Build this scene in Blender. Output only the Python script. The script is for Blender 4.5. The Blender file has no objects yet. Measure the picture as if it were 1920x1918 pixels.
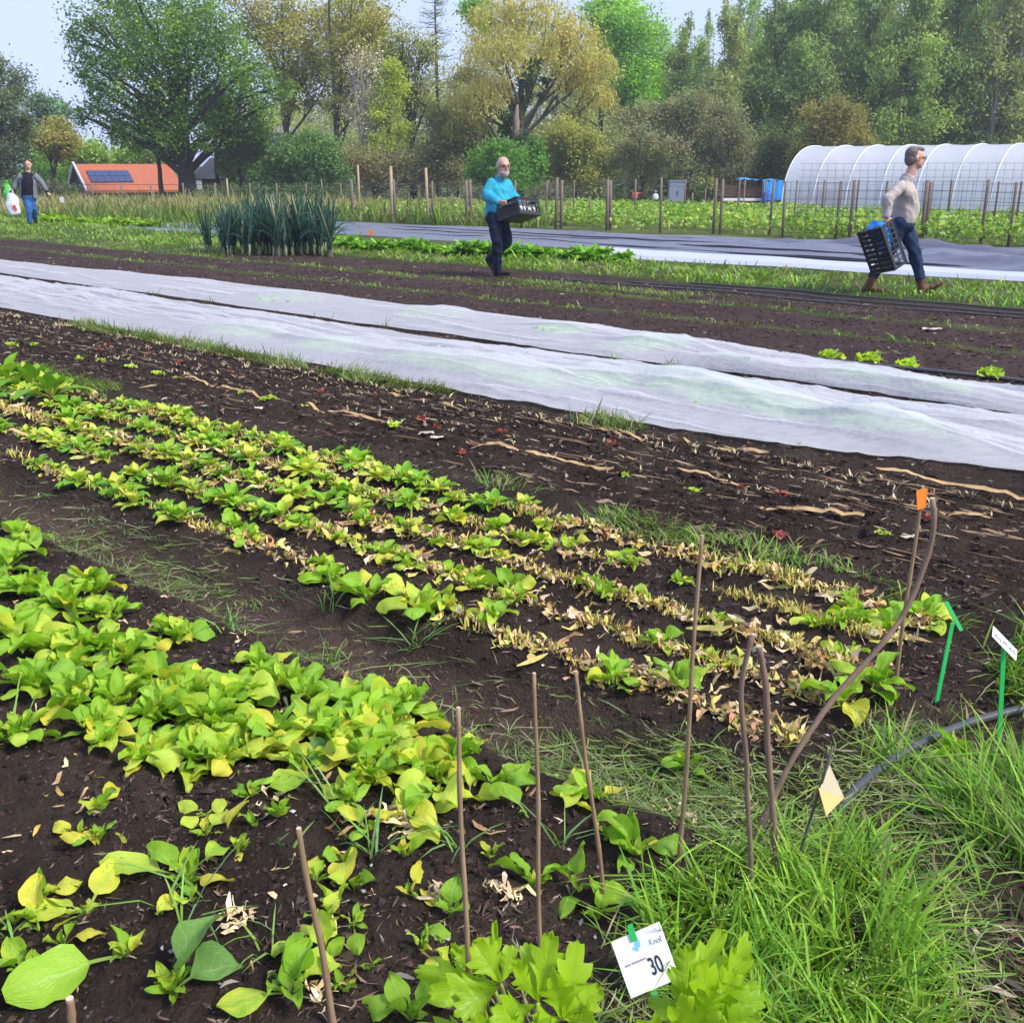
import bpy, math, random
import numpy as np
from math import sin, cos, pi, radians, sqrt
from mathutils import Vector, Matrix

# ------------------------------------------------------------------ camera
P = radians(18.6); FPX = 1925.0; EYE = 1.55
sc = bpy.context.scene
COL = sc.collection
cam_data = bpy.data.cameras.new("camera")
cam = bpy.data.objects.new("camera", cam_data)
COL.objects.link(cam)
cam.location = (0, 0, EYE)
cam.rotation_euler = (pi / 2 - P, 0, 0)
cam_data.sensor_fit = 'HORIZONTAL'
cam_data.sensor_width = 36.0
cam_data.lens = 36.0 * FPX / 1920.0
cam_data.clip_start = 0.05
cam_data.clip_end = 6000
sc.camera = cam

# ------------------------------------------------------------------ sky, sun, exposure
SUN_EL, SUN_AZ = radians(48), radians(118)      # azimuth measured from +Y towards +X
world = bpy.data.worlds.new("World")
sc.world = world
world.use_nodes = True
wn = world.node_tree.nodes; wl = world.node_tree.links
wn.clear()
w_out = wn.new("ShaderNodeOutputWorld")
w_bg = wn.new("ShaderNodeBackground")
w_sky = wn.new("ShaderNodeTexSky")
w_sky.sky_type = 'NISHITA'
w_sky.sun_disc = False
w_sky.sun_elevation = SUN_EL
w_sky.sun_rotation = SUN_AZ
w_sky.air_density = 1.0
w_sky.dust_density = 2.5
w_sky.ozone_density = 2.0
w_tc = wn.new("ShaderNodeTexCoord")
w_map = wn.new("ShaderNodeMapping"); w_map.inputs['Scale'].default_value = (1.0, 1.0, 3.0)
w_noise = wn.new("ShaderNodeTexNoise")
w_noise.inputs['Scale'].default_value = 2.2
w_noise.inputs['Detail'].default_value = 4
w_ramp = wn.new("ShaderNodeValToRGB")
w_ramp.color_ramp.elements[0].position = 0.30; w_ramp.color_ramp.elements[0].color = (0.62, 0.62, 0.62, 1)
w_ramp.color_ramp.elements[1].position = 0.68; w_ramp.color_ramp.elements[1].color = (0.92, 0.92, 0.92, 1)
w_mix = wn.new("ShaderNodeMix"); w_mix.data_type = 'RGBA'
w_mix.inputs['B'].default_value = (3.9, 4.65, 7.3, 1)      # thin high cloud
wl.new(w_tc.outputs['Generated'], w_map.inputs['Vector'])
wl.new(w_map.outputs['Vector'], w_noise.inputs['Vector'])
wl.new(w_noise.outputs['Fac'], w_ramp.inputs['Fac'])
wl.new(w_ramp.outputs['Color'], w_mix.inputs['Factor'])
wl.new(w_sky.outputs['Color'], w_mix.inputs['A'])
wl.new(w_mix.outputs['Result'], w_bg.inputs['Color'])
w_bg.inputs['Strength'].default_value = 0.10
wl.new(w_bg.outputs['Background'], w_out.inputs['Surface'])

sun_data = bpy.data.lights.new("sun", 'SUN')
sun_data.energy = 2.6
sun_data.angle = radians(16)
sun_data.color = (1.0, 0.95, 0.86)
sun = bpy.data.objects.new("sun", sun_data)
COL.objects.link(sun)
_sd = Vector((sin(SUN_AZ) * cos(SUN_EL), cos(SUN_AZ) * cos(SUN_EL), sin(SUN_EL)))
sun.rotation_euler = _sd.to_track_quat('Z', 'Y').to_euler()

sc.view_settings.view_transform = 'Standard'
sc.view_settings.look = 'None'
sc.view_settings.gamma = 1.0
sc.view_settings.use_curve_mapping = False
sc.view_settings.exposure = 1.0
sc.cycles.max_bounces = 6
sc.cycles.diffuse_bounces = 3
sc.cycles.transparent_max_bounces = 10
sc.cycles.use_denoising = True
sc.cycles.denoiser = 'OPENIMAGEDENOISE'
sc.cycles.denoising_input_passes = 'RGB_ALBEDO_NORMAL'
sc.cycles.denoising_prefilter = 'ACCURATE'

# ------------------------------------------------------------------ geometry of the place
rng = np.random.default_rng(7)
random.seed(7)
ROWA = radians(50)                       # the beds run 50 degrees left of the view
U = np.array([-sin(ROWA), cos(ROWA)])    # along the rows, away to the left
Vv = np.array([cos(ROWA), sin(ROWA)])    # across the rows, away

def G(px, py, z=0.0):
    "ground point seen at a place in the photograph"
    x = (px - 960) / FPX; y = (959 - py) / FPX
    d = (x, cos(P) + y * sin(P), -sin(P) + y * cos(P))
    t = (z - EYE) / d[2]
    return (d[0] * t, d[1] * t, z)

def R(px, py, yd):
    "point at distance yd ahead seen at a place in the photograph"
    x = (px - 960) / FPX; y = (959 - py) / FPX
    d = (x, cos(P) + y * sin(P), -sin(P) + y * cos(P))
    t = yd / d[1]
    return (d[0] * t, yd, EYE + d[2] * t)

def st(x, y):
    return x * U[0] + y * U[1], x * Vv[0] + y * Vv[1]

def xy(s, t):
    return s * U[0] + t * Vv[0], s * U[1] + t * Vv[1]

def _hash(ix, iy, seed):
    h = (ix.astype(np.int64) * 374761393 + iy.astype(np.int64) * 668265263 + seed * 974634777) & 0xffffffff
    h = ((h ^ (h >> 13)) * 1274126177) & 0xffffffff
    h = (h ^ (h >> 16)) & 0xffffffff
    return h / 4294967295.0

def vn(x, y, f, seed=0):
    "value noise 0..1"
    x = np.asarray(x, float) * f; y = np.asarray(y, float) * f
    ix = np.floor(x); iy = np.floor(y)
    fx = x - ix; fy = y - iy
    fx = fx * fx * (3 - 2 * fx); fy = fy * fy * (3 - 2 * fy)
    a = _hash(ix, iy, seed); b = _hash(ix + 1, iy, seed)
    c = _hash(ix, iy + 1, seed); d = _hash(ix + 1, iy + 1, seed)
    return (a * (1 - fx) + b * fx) * (1 - fy) + (c * (1 - fx) + d * fx) * fy

def fbm(x, y, f, seed=0, o=4):
    r = 0; a = 0.5; n = 0
    for i in range(o):
        r = r + a * vn(x, y, f, seed + i * 17); n += a
        f *= 2.03; a *= 0.5
    return r / n

def sstep(a, b, x):
    t = np.clip((x - a) / (b - a), 0, 1)
    return t * t * (3 - 2 * t)

def band(x, a, b, w):
    return sstep(a - w, a + w, x) * (1 - sstep(b - w, b + w, x))

def zones(x, y):
    "masks of the ground: soil, path, grass"
    s, t = st(x, y)
    wob = (fbm(x, y, 1.3, 5) - 0.5) * 0.22
    tt = t + wob * np.clip(t / 5, 0.25, 1.5)
    ends = sstep(0.72, 1.02, s + wob)                       # beds stop at the headland
    soil = band(tt, -3, 1.93, 0.05) * ends
    ends2 = sstep(0.72 - 0.34 * sstep(2.7, 3.2, t), 1.02 - 0.34 * sstep(2.7, 3.2, t), s + wob)
    soil = np.maximum(soil, band(tt, 2.28, 3.80, 0.04) * ends2)
    soil = np.maximum(soil, band(tt, 3.80, 5.22, 0.05) * sstep(0.2, 0.5, s))
    soil = np.maximum(soil, band(tt, 5.22, 8.36, 0.05) * sstep(-1.5, -1.0, s))
    n1 = fbm(s * 0.35, t * 2.0, 1.0, 31)
    soil = np.maximum(soil, band(tt, 8.36, 9.62, 0.08))
    soil = np.maximum(soil, band(tt, 9.72 + 0.1 * n1, 10.85, 0.08))
    soil = np.maximum(soil, 0.95 * band(tt, 11.05, 12.75, 0.12) * (1 - sstep(15, 18, s)) * sstep(0.33, 0.46, n1 + 0.14 * (s < 9)))
    path = band(tt, 1.93, 2.28, 0.05) * sstep(1.0, 2.2, s + 4 * wob)
    chips = (1 - sstep(0.10, 0.42, s + wob)) * (1 - sstep(2.6, 3.2, t))
    chips = np.maximum(chips, (1 - sstep(0.3, 0.6, s)) * band(t, 3.3, 5.2, 0.2) * 0.8)
    return s, t, soil, path, chips

def gz(x, y):
    "height of the ground"
    x = np.asarray(x, float); y = np.asarray(y, float)
    s, t, soil, path, chips = zones(x, y)
    z = np.zeros_like(x)
    r = np.hypot(x, y)
    nearf = np.clip(1.3 - r / 14, 0, 1)
    # sunken path between the two spinach beds, and headland
    z = z - 0.095 * band(t + 0.05 * (vn(x, y, 2.5, 3) - 0.5), 1.96, 2.26, 0.07) * sstep(0.5, 1.6, s)
    z = z - 0.03 * (1 - sstep(0.6, 1.0, s)) * (1 - sstep(3.5, 4.0, t))
    # row furrows in the beds
    z = z + 0.012 * np.cos((t - 2.45) / 0.27 * 2 * pi) * band(t, 2.35, 3.65, 0.05) * soil * nearf
    z = z + 0.020 * np.cos((t - 4.29) / 0.13 * 2 * pi + 0.8 * (fbm(x, y, 0.8, 19) - 0.5)) * band(t, 3.9, 5.25, 0.05) * soil
    z = z + (fbm(x, y, 5.0, 11) - 0.5) * 0.055 * soil * nearf
    z = z + (fbm(x, y, 17.0, 12) - 0.5) * 0.036 * soil * nearf
    z = z + (fbm(x, y, 46.0, 13, 3) - 0.5) * 0.020 * np.maximum(soil, 0.5 * chips) * np.clip(1.4 - r / 5, 0, 1)
    z = z + (fbm(x, y, 9.0, 14) - 0.5) * 0.03 * (1 - soil) * nearf
    z = z + 0.05 * (fbm(x, y, 0.7, 15) - 0.5) * sstep(7, 12, r)
    z = z - 1.2 * sstep(47, 60, y) * (1 - sstep(8, 16, x - 0.15 * (y - 47)))
    return z

def gz1(x, y):
    return float(gz(np.array([x]), np.array([y]))[0])

# ------------------------------------------------------------------ mesh helpers
class MB:
    "collects shapes for one mesh"
    def __init__(self):
        self.v = []; self.q = []; self.t = []; self.c = []; self.a = []; self.n = 0
    def add(self, v, q=None, t=None, c=None, a=None):
        v = np.asarray(v, float).reshape(-1, 3)
        self.v.append(v)
        if q is not None and len(q): self.q.append(np.asarray(q, int).reshape(-1, 4) + self.n)
        if t is not None and len(t): self.t.append(np.asarray(t, int).reshape(-1, 3) + self.n)
        if c is None: c = (0.5, 0.5, 0.5)
        c = np.asarray(c, float)
        if c.ndim == 1: c = np.tile(c, (len(v), 1))
        self.c.append(c)
        self.a.append(np.zeros((len(v), 3)) if a is None else np.asarray(a, float))
        self.n += len(v)
        return self
    def box(self, cen, ax, ay, az, c=None):
        "box from its centre and three half axes"
        cen = np.asarray(cen, float); ax = np.asarray(ax, float); ay = np.asarray(ay, float); az = np.asarray(az, float)
        vs = [cen + i * ax + j * ay + k * az for k in (-1, 1) for j in (-1, 1) for i in (-1, 1)]
        q = [(0, 2, 3, 1), (4, 5, 7, 6), (0, 1, 5, 4), (2, 6, 7, 3), (0, 4, 6, 2), (1, 3, 7, 5)]
        if np.dot(np.cross(ax, ay), az) < 0: q = [f[::-1] for f in q]
        return self.add(vs, q, c=c)
    def abox(self, x0, x1, y0, y1, z0, z1, c=None):
        return self.box(((x0 + x1) / 2, (y0 + y1) / 2, (z0 + z1) / 2), ((x1 - x0) / 2, 0, 0), (0, (y1 - y0) / 2, 0), (0, 0, (z1 - z0) / 2), c)
    def tube(self, pts, rad, n=6, c=None, cap=True):
        pts = np.asarray(pts, float); m = len(pts)
        rad = np.broadcast_to(np.asarray(rad, float), (m,))
        tan = np.gradient(pts, axis=0)
        tan /= np.linalg.norm(tan, axis=1)[:, None] + 1e-12
        ref = np.array([0.0, 0, 1]) if abs(tan[0][2]) < 0.9 else np.array([1.0, 0, 0])
        a = np.cross(tan[0], ref); a /= np.linalg.norm(a)
        vs = []
        for i in range(m):
            a = a - tan[i] * np.dot(a, tan[i]); a /= np.linalg.norm(a) + 1e-12
            b = np.cross(tan[i], a)
            th = np.arange(n) * 2 * pi / n
            vs.append(pts[i] + rad[i] * (np.cos(th)[:, None] * a + np.sin(th)[:, None] * b))
        vs = np.concatenate(vs)
        q = []
        for i in range(m - 1):
            for k in range(n):
                q.append((i * n + k, i * n + (k + 1) % n, (i + 1) * n + (k + 1) % n, (i + 1) * n + k))
        t = []
        if cap:
            vs = np.concatenate([vs, pts[:1], pts[-1:]])
            for k in range(n):
                t.append((m * n, (k + 1) % n, k)); t.append((m * n + 1, (m - 1) * n + k, (m - 1) * n + (k + 1) % n))
        if c is not None:
            c = np.asarray(c, float)
            if c.ndim == 2: 
                c = np.repeat(c, n, axis=0)
                if cap: c = np.concatenate([c, c[:1], c[-1:]])
        return self.add(vs, q, t, c)
    def ell(self, cen, ax, ay, az, n=14, m=9, c=None):
        "ellipsoid from its centre and three axes"
        cen = np.asarray(cen, float); ax, ay, az = (np.asarray(k, float) for k in (ax, ay, az))
        vs = [cen - az]
        for i in range(1, m):
            ph = -pi / 2 + pi * i / m
            for k in range(n):
                th = 2 * pi * k / n
                vs.append(cen + cos(ph) * (cos(th) * ax + sin(th) * ay) + sin(ph) * az)
        vs.append(cen + az)
        q = []; t = []
        for k in range(n): t.append((0, 1 + (k + 1) % n, 1 + k))
        for i in range(m - 2):
            for k in range(n):
                q.append((1 + i * n + k, 1 + i * n + (k + 1) % n, 1 + (i + 1) * n + (k + 1) % n, 1 + (i + 1) * n + k))
        L = 1 + (m - 2) * n; E = len(vs) - 1
        for k in range(n): t.append((E, L + k, L + (k + 1) % n))
        return self.add(vs, q, t, c)
    def ball(self, cen, r, c=None, n=10, m=7):
        return self.ell(cen, (r, 0, 0), (0, r, 0), (0, 0, r), n, m, c)
    def rings(self, rings, n=16, c=None):
        "closed loft; each ring is centre, axis a, axis b"
        vs = []
        th = np.arange(n) * 2 * pi / n
        for cen, a, b in rings:
            vs.append(np.asarray(cen, float) + np.cos(th)[:, None] * np.asarray(a, float) + np.sin(th)[:, None] * np.asarray(b, float))
        m = len(rings)
        vs.append(np.array([rings[0][0], rings[-1][0]], float))
        q = []; t = []
        for i in range(m - 1):
            for k in range(n):
                q.append((i * n + k, i * n + (k + 1) % n, (i + 1) * n + (k + 1) % n, (i + 1) * n + k))
        for k in range(n):
            t.append((m * n, (k + 1) % n, k)); t.append((m * n + 1, (m - 1) * n + k, (m - 1) * n + (k + 1) % n))
        return self.add(np.concatenate(vs), q, t, c)
    def grid(self, Pn, c=None, a=None):
        "open sheet from an (m, n, 3) array"
        Pn = np.asarray(Pn, float); m, n = Pn.shape[:2]
        i = np.arange(m - 1)[:, None]; j = np.arange(n - 1)[None]
        b = i * n + j
        q = np.stack([b, b + 1, b + n + 1, b + n], -1).reshape(-1, 4)
        return self.add(Pn.reshape(-1, 3), q, c=None if c is None else np.asarray(c, float).reshape(-1, 3) if np.asarray(c).ndim == 3 else c,
                        a=None if a is None else np.asarray(a, float).reshape(-1, 3))
    def data(self, name, mat, smooth=False, lc=False):
        V = np.concatenate(self.v)
        qs = np.concatenate(self.q) if self.q else np.zeros((0, 4), int)
        ts = np.concatenate(self.t) if self.t else np.zeros((0, 3), int)
        me = bpy.data.meshes.new(name)
        me.vertices.add(len(V)); me.vertices.foreach_set("co", V.astype(np.float32).ravel())
        nl = qs.size + ts.size
        me.loops.add(nl)
        me.loops.foreach_set("vertex_index", np.concatenate([qs.ravel(), ts.ravel()]).astype(np.int32))
        me.polygons.add(len(qs) + len(ts))
        me.polygons.foreach_set("loop_start", np.concatenate([np.arange(len(qs)) * 4, qs.size + np.arange(len(ts)) * 3]).astype(np.int32))
        me.polygons.foreach_set("use_smooth", np.full(len(qs) + len(ts), smooth))
        ca = me.attributes.new("Col", 'FLOAT_COLOR', 'POINT')
        C = np.concatenate(self.c); C = np.concatenate([C, np.ones((len(C), 1))], 1)
        ca.data.foreach_set("color", C.astype(np.float32).ravel())
        if lc:
            la = me.attributes.new("lc", 'FLOAT_VECTOR', 'POINT')
            la.data.foreach_set("vector", np.concatenate(self.a).astype(np.float32).ravel())
        me.update(calc_edges=True)
        me.validate()
        if mat is not None: me.materials.append(M[mat] if isinstance(mat, str) else mat)
        return me
    def obj(self, name, mat, parent=None, smooth=False, lc=False):
        return link(name, self.data(name, mat, smooth, lc), parent)

def link(name, me, parent=None):
    o = bpy.data.objects.new(name, me)
    COL.objects.link(o)
    if parent is not None: o.parent = parent
    return o

def tag(o, label=None, cat=None, group=None, kind=None):
    if label: o["label"] = label
    if cat: o["category"] = cat
    if group: o["group"] = group
    if kind: o["kind"] = kind
    return o

def empty(name, loc=(0, 0, 0), label=None, cat=None, group=None, rz=0.0):
    o = bpy.data.objects.new(name, None)
    COL.objects.link(o)
    o.location = loc; o.rotation_euler = (0, 0, rz)
    o.empty_display_size = 0.1
    return tag(o, label, cat, group)

def remesh(mb, voxel, smooth=4, fac=0.5):
    "one continuous skin over overlapping closed shapes"
    me = mb.data("tmp", None)
    o = link("tmp", me)
    m = o.modifiers.new("r", 'REMESH'); m.mode = 'VOXEL'; m.voxel_size = voxel; m.use_smooth_shade = True
    if smooth:
        k = o.modifiers.new("s", 'SMOOTH'); k.iterations = smooth; k.factor = fac
    dg = bpy.context.evaluated_depsgraph_get()
    ev = o.evaluated_get(dg)
    out = bpy.data.meshes.new_from_object(ev)
    bpy.data.objects.remove(o); bpy.data.meshes.remove(me)
    return out

# ------------------------------------------------------------------ many small shapes at once
def blades(mb, P0, h, w, az, lean, bend, col, tipc=None, facing=None):
    n = len(P0)
    tau = np.array([0, 0.38, 0.74, 1.0])
    wf = np.array([0.75, 1.0, 0.7, 0.06])
    d = np.stack([np.cos(az), np.sin(az), np.zeros(n)], 1)
    fa = az + pi / 2 + rng.normal(0, 0.5, n) if facing is None else facing
    sd = np.stack([np.cos(fa), np.sin(fa), np.zeros(n)], 1)
    V = np.zeros((n, 7, 3)); C = np.zeros((n, 7, 3))
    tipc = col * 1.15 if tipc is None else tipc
    for i in range(4):
        k = tau[i]
        hor = h * (lean * k + bend * k * k)
        ver = h * k * np.clip(1 - 0.55 * bend * k - 0.15 * lean, 0.12, 1)
        c = P0 + d * hor[:, None]; c[:, 2] += ver
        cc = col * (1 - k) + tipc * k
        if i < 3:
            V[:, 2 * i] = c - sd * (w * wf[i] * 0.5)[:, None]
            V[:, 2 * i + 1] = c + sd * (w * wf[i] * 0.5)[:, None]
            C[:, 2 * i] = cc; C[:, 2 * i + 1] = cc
        else:
            V[:, 6] = c; C[:, 6] = cc
    b = np.arange(n)[:, None] * 7
    q = np.concatenate([b + np.array([[0, 1, 3, 2]]), b + np.array([[2, 3, 5, 4]])])
    t = b + np.array([[4, 5, 6]])
    mb.add(V.reshape(-1, 3), q, t, C.reshape(-1, 3))

def strips(mb, P0, L, W, az, curl, zv, col, seg=3, roll=0.8):
    "small crumpled ribbons lying about: fibres, chips, dead leaves"
    n = len(P0)
    m = seg + 1
    V = np.zeros((n, m, 2, 3))
    a = az.copy(); p = P0.copy()
    wf = np.sin(np.linspace(0.25, pi - 0.25, m))
    ro = rng.normal(0, roll, n)
    for i in range(m):
        d = np.stack([np.cos(a), np.sin(a), np.zeros(n)], 1)
        sd = np.stack([-np.sin(a) * np.cos(ro), np.cos(a) * np.cos(ro), np.sin(ro)], 1)
        V[:, i, 0] = p - sd * (W * 0.5 * wf[i])[:, None]
        V[:, i, 1] = p + sd * (W * 0.5 * wf[i])[:, None]
        a = a + curl * rng.normal(1, 0.6, n)
        p = p + d * (L / seg)[:, None]
        p[:, 2] += rng.normal(0, 1, n) * zv
        p[:, 2] = np.maximum(p[:, 2], P0[:, 2] - 0.002)
        ro = ro + rng.normal(0, 0.35, n)
    b = np.arange(n)[:, None] * (2 * m)
    q = np.concatenate([b + np.array([[2 * i, 2 * i + 1, 2 * i + 3, 2 * i + 2]]) for i in range(seg)])
    mb.add(V.reshape(-1, 3), q, c=np.repeat(col, 2 * m, axis=0))

_OCT = np.array([(1, 0, 0), (-1, 0, 0), (0, 1, 0), (0, -1, 0), (0, 0, 1), (0, 0, -1)], float)
_OCTF = np.array([(0, 2, 4), (2, 1, 4), (1, 3, 4), (3, 0, 4), (2, 0, 5), (1, 2, 5), (3, 1, 5), (0, 3, 5)])
def crumbs(mb, P0, r, col, flat=0.7):
    n = len(P0)
    V = _OCT[None] * r[:, None, None] * rng.uniform(0.6, 1.4, (n, 6, 1)) + rng.normal(0, 0.28, (n, 6, 3)) * r[:, None, None]
    V[:, :, 2] *= flat
    V = V + P0[:, None]
    t = (np.arange(n)[:, None, None] * 6 + _OCTF[None]).reshape(-1, 3)
    mb.add(V.reshape(-1, 3), None, t, np.repeat(col, 6, axis=0))

def leaflets(mb, C0, L, W, col, up=0.4, droop=0.0, dirs=None):
    "diamond leaves; C0 centres"
    n = len(C0)
    nrm = rng.normal(0, 1, (n, 3)); nrm[:, 2] = np.abs(nrm[:, 2]) + up
    nrm /= np.linalg.norm(nrm, axis=1)[:, None]
    a = rng.normal(0, 1, (n, 3)); a[:, 2] -= droop
    if dirs is not None: a = dirs + 0.35 * rng.normal(0, 1, (n, 3))
    a -= nrm * np.sum(a * nrm, 1)[:, None]; a /= np.linalg.norm(a, axis=1)[:, None] + 1e-9
    b = np.cross(nrm, a)
    V = np.stack([C0 - a * L[:, None] * 0.5, C0 + b * W[:, None] * 0.5 - a * L[:, None] * 0.08, C0 + a * L[:, None] * 0.5, C0 - b * W[:, None] * 0.5 - a * L[:, None] * 0.08], 1)
    q = np.arange(n)[:, None] * 4 + np.arange(4)[None]
    mb.add(V.reshape(-1, 3), q, c=np.repeat(col, 4, axis=0))

def pick(pal, n, jit=0.12):
    pal = np.asarray(pal, float)
    c = pal[rng.integers(0, len(pal), n)]
    return c * np.clip(rng.normal(1, jit, (n, 1)), 0.5, 1.6) * np.clip(rng.normal(1, jit * 0.3, (n, 3)), 0.7, 1.3)

# ------------------------------------------------------------------ materials
M = {}
class NT:
    def __init__(self, name):
        self.m = bpy.data.materials.new(name); self.m.use_nodes = True
        self.t = self.m.node_tree; self.n = self.t.nodes; self.n.clear()
        self.out = self.n.new("ShaderNodeOutputMaterial")
        M[name] = self.m
    def a(self, typ, **kw):
        nd = self.n.new("ShaderNode" + typ)
        for k, v in kw.items():
            k2 = k.replace('_', ' ')
            if hasattr(nd, k) and k not in ('color',): setattr(nd, k, v)
            else:
                s = nd.inputs[k2] if k2 in nd.inputs else nd.inputs[k2.title()]
                if hasattr(v, 'is_linked') or isinstance(v, bpy.types.NodeSocket): self.t.links.new(v, s)
                else: s.default_value = v
        return nd
    def l(self, a, b): self.t.links.new(a, b)
    def attr(self, n="Col"): return self.a("Attribute", attribute_name=n)
    def noise(self, scale, detail=3, vec=None, rough=0.6):
        nd = self.a("TexNoise", Scale=scale, Detail=detail, Roughness=rough)
        if vec is not None: self.l(vec, nd.inputs['Vector'])
        return nd
    def pos(self): return self.a("NewGeometry").outputs['Position']
    def objc(self): return self.a("TexCoord").outputs['Object']
    def ramp(self, fac, stops):
        r = self.a("ValToRGB"); e = r.color_ramp.elements
        while len(e) < len(stops): e.new(0.5)
        for i, (p, c) in enumerate(stops):
            e[i].position = p; e[i].color = (*c, 1) if len(c) == 3 else c
        self.l(fac, r.inputs['Fac'])
        return r.outputs['Color']
    def mix(self, f, a, b, mode='MIX'):
        m = self.n.new("ShaderNodeMix"); m.data_type = 'RGBA'; m.blend_type = mode
        for k, v in (('Factor', f), ('A', a), ('B', b)):
            if isinstance(v, bpy.types.NodeSocket): self.l(v, m.inputs[k])
            else: m.inputs[k].default_value = v if k == 'Factor' else ((*v, 1) if len(v) == 3 else v)
        return m.outputs['Result']
    def math(self, op, a, b=0.0, c=0.0):
        m = self.a("Math", operation=op)
        for i, v in enumerate((a, b, c)):
            if isinstance(v, bpy.types.NodeSocket): self.l(v, m.inputs[i])
            else: m.inputs[i].default_value = v
        return m.outputs[0]
    def bump(self, h, strength=0.5, dist=0.01):
        b = self.a("Bump", Strength=strength, Distance=dist)
        self.l(h, b.inputs['Height']); return b.outputs['Normal']
    def pbr(self, col, rough=0.7, normal=None, spec=0.3, **kw):
        b = self.a("BsdfPrincipled")
        if isinstance(col, bpy.types.NodeSocket): self.l(col, b.inputs['Base Color'])
        else: b.inputs['Base Color'].default_value = (*col, 1)
        if isinstance(rough, bpy.types.NodeSocket): self.l(rough, b.inputs['Roughness'])
        else: b.inputs['Roughness'].default_value = rough
        b.inputs['Specular IOR Level'].default_value = spec
        for k, v in kw.items(): b.inputs[k.replace('_', ' ')].default_value = v
        if normal is not None: self.l(normal, b.inputs['Normal'])
        return b.outputs['BSDF']
    def done(self, sh): self.l(sh, self.out.inputs['Surface']); return self.m
    def mixs(self, f, a, b):
        m = self.a("MixShader")
        if isinstance(f, bpy.types.NodeSocket): self.l(f, m.inputs[0])
        else: m.inputs[0].default_value = f
        self.l(a, m.inputs[1]); self.l(b, m.inputs[2]); return m.outputs[0]

def simple(name, col, rough=0.6, var=0.15, scale=20, bump=0.2, bd=0.004, spec=0.3, **kw):
    n = NT(name)
    oc = n.objc()
    nz = n.noise(scale, 4, oc)
    c = n.mix(nz.outputs['Fac'], tuple(k * (1 - var) for k in col), tuple(min(1, k * (1 + var)) for k in col))
    return n.done(n.pbr(c, rough, n.bump(nz.outputs['Fac'], bump, bd), spec, **kw))

def foliage(name, trans=0.35, rough=0.55, spec=0.25, nscale=6.0, nvar=0.25, tint=(1.25, 1.2, 0.6), gain=1.0):
    n = NT(name)
    c0 = n.attr().outputs['Color']
    nz = n.noise(nscale, 2, n.pos())
    f = n.math('MULTIPLY_ADD', nz.outputs['Fac'], 2 * nvar, 1 - nvar)
    oi = n.a("ObjectInfo").outputs['Random']
    f = n.math('MULTIPLY', f, n.math('MULTIPLY_ADD', oi, 0.24 * gain, 0.88 * gain))
    m = n.a("VectorMath", operation='SCALE'); n.l(c0, m.inputs[0]); n.l(f, m.inputs['Scale'])
    c = m.outputs[0]
    tr = n.a("BsdfTranslucent")
    tc = n.mix(1.0, c, tint, 'MULTIPLY'); n.l(tc, tr.inputs['Color'])
    return n.done(n.mixs(trans, n.pbr(c, rough, None, spec), tr.outputs[0]))

foliage("tree_leaf", 0.42, 0.6, 0.12, 1.2, 0.22, gain=2.95)
foliage("grass_blade", 0.35, 0.5, 0.25, 9, 0.18)
foliage("crop_leaf", 0.38, 0.45, 0.3, 25, 0.2, gain=1.15)

def attr_matte(name, rough=0.9, spec=0.1, nscale=60, nvar=0.3, bump=0.4, bd=0.004):
    n = NT(name)
    nz = n.noise(nscale, 4, n.pos())
    f = n.math('MULTIPLY_ADD', nz.outputs['Fac'], 2 * nvar, 1 - nvar)
    m = n.a("VectorMath", operation='SCALE'); n.l(n.attr().outputs['Color'], m.inputs[0]); n.l(f, m.inputs['Scale'])
    return n.done(n.pbr(m.outputs[0], rough, n.bump(nz.outputs['Fac'], bump, bd), spec))
attr_matte("litter", 0.85, 0.15)
attr_matte("crumb", 0.95, 0.1, 90, 0.35)
attr_matte("bark", 0.9, 0.1, 14, 0.35, 0.6, 0.02)

# ground: zone colour with fine crumbs, fibres and relief
n = NT("earth")
pz = n.pos()
c0 = n.attr().outputs['Color']
n1 = n.noise(28, 6, pz, 0.7); n2 = n.noise(190, 4, pz, 0.7); n3 = n.noise(2.5, 4, pz)
vo = n.a("TexVoronoi", Scale=95.0); n.l(pz, vo.inputs['Vector'])
f = n.math('MULTIPLY_ADD', n1.outputs['Fac'], 1.3, 0.25)
f = n.math('MULTIPLY', f, n.math('MULTIPLY_ADD', n2.outputs['Fac'], 1.2, 0.4))
n4 = n.noise(0.9, 5, pz, 0.7)
f = n.math('MULTIPLY', f, n.math('MULTIPLY_ADD', n3.outputs['Fac'], 0.9, 0.55))
f = n.math('MULTIPLY', f, n.math('MULTIPLY_ADD', n4.outputs['Fac'], 1.0, 0.5))
mv = n.a("VectorMath", operation='SCALE'); n.l(c0, mv.inputs[0]); n.l(f, mv.inputs['Scale'])
fl = n.ramp(n.noise(330, 3, pz, 0.8).outputs['Fac'], [(0.66, (0, 0, 0)), (0.72, (1, 1, 1))])
flc = n.math('MULTIPLY', fl, 0.30)
cc = n.mix(flc, mv.outputs[0], (0.16, 0.115, 0.08))
hh = n.math('ADD', n.math('MULTIPLY', n1.outputs['Fac'], 1.0), n.math('MULTIPLY', n2.outputs['Fac'], 0.5))
hh = n.math('ADD', hh, n.math('MULTIPLY', vo.outputs['Distance'], -0.5))
n.done(n.pbr(cc, 0.95, n.bump(hh, 0.9, 0.022), 0.12))
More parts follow.
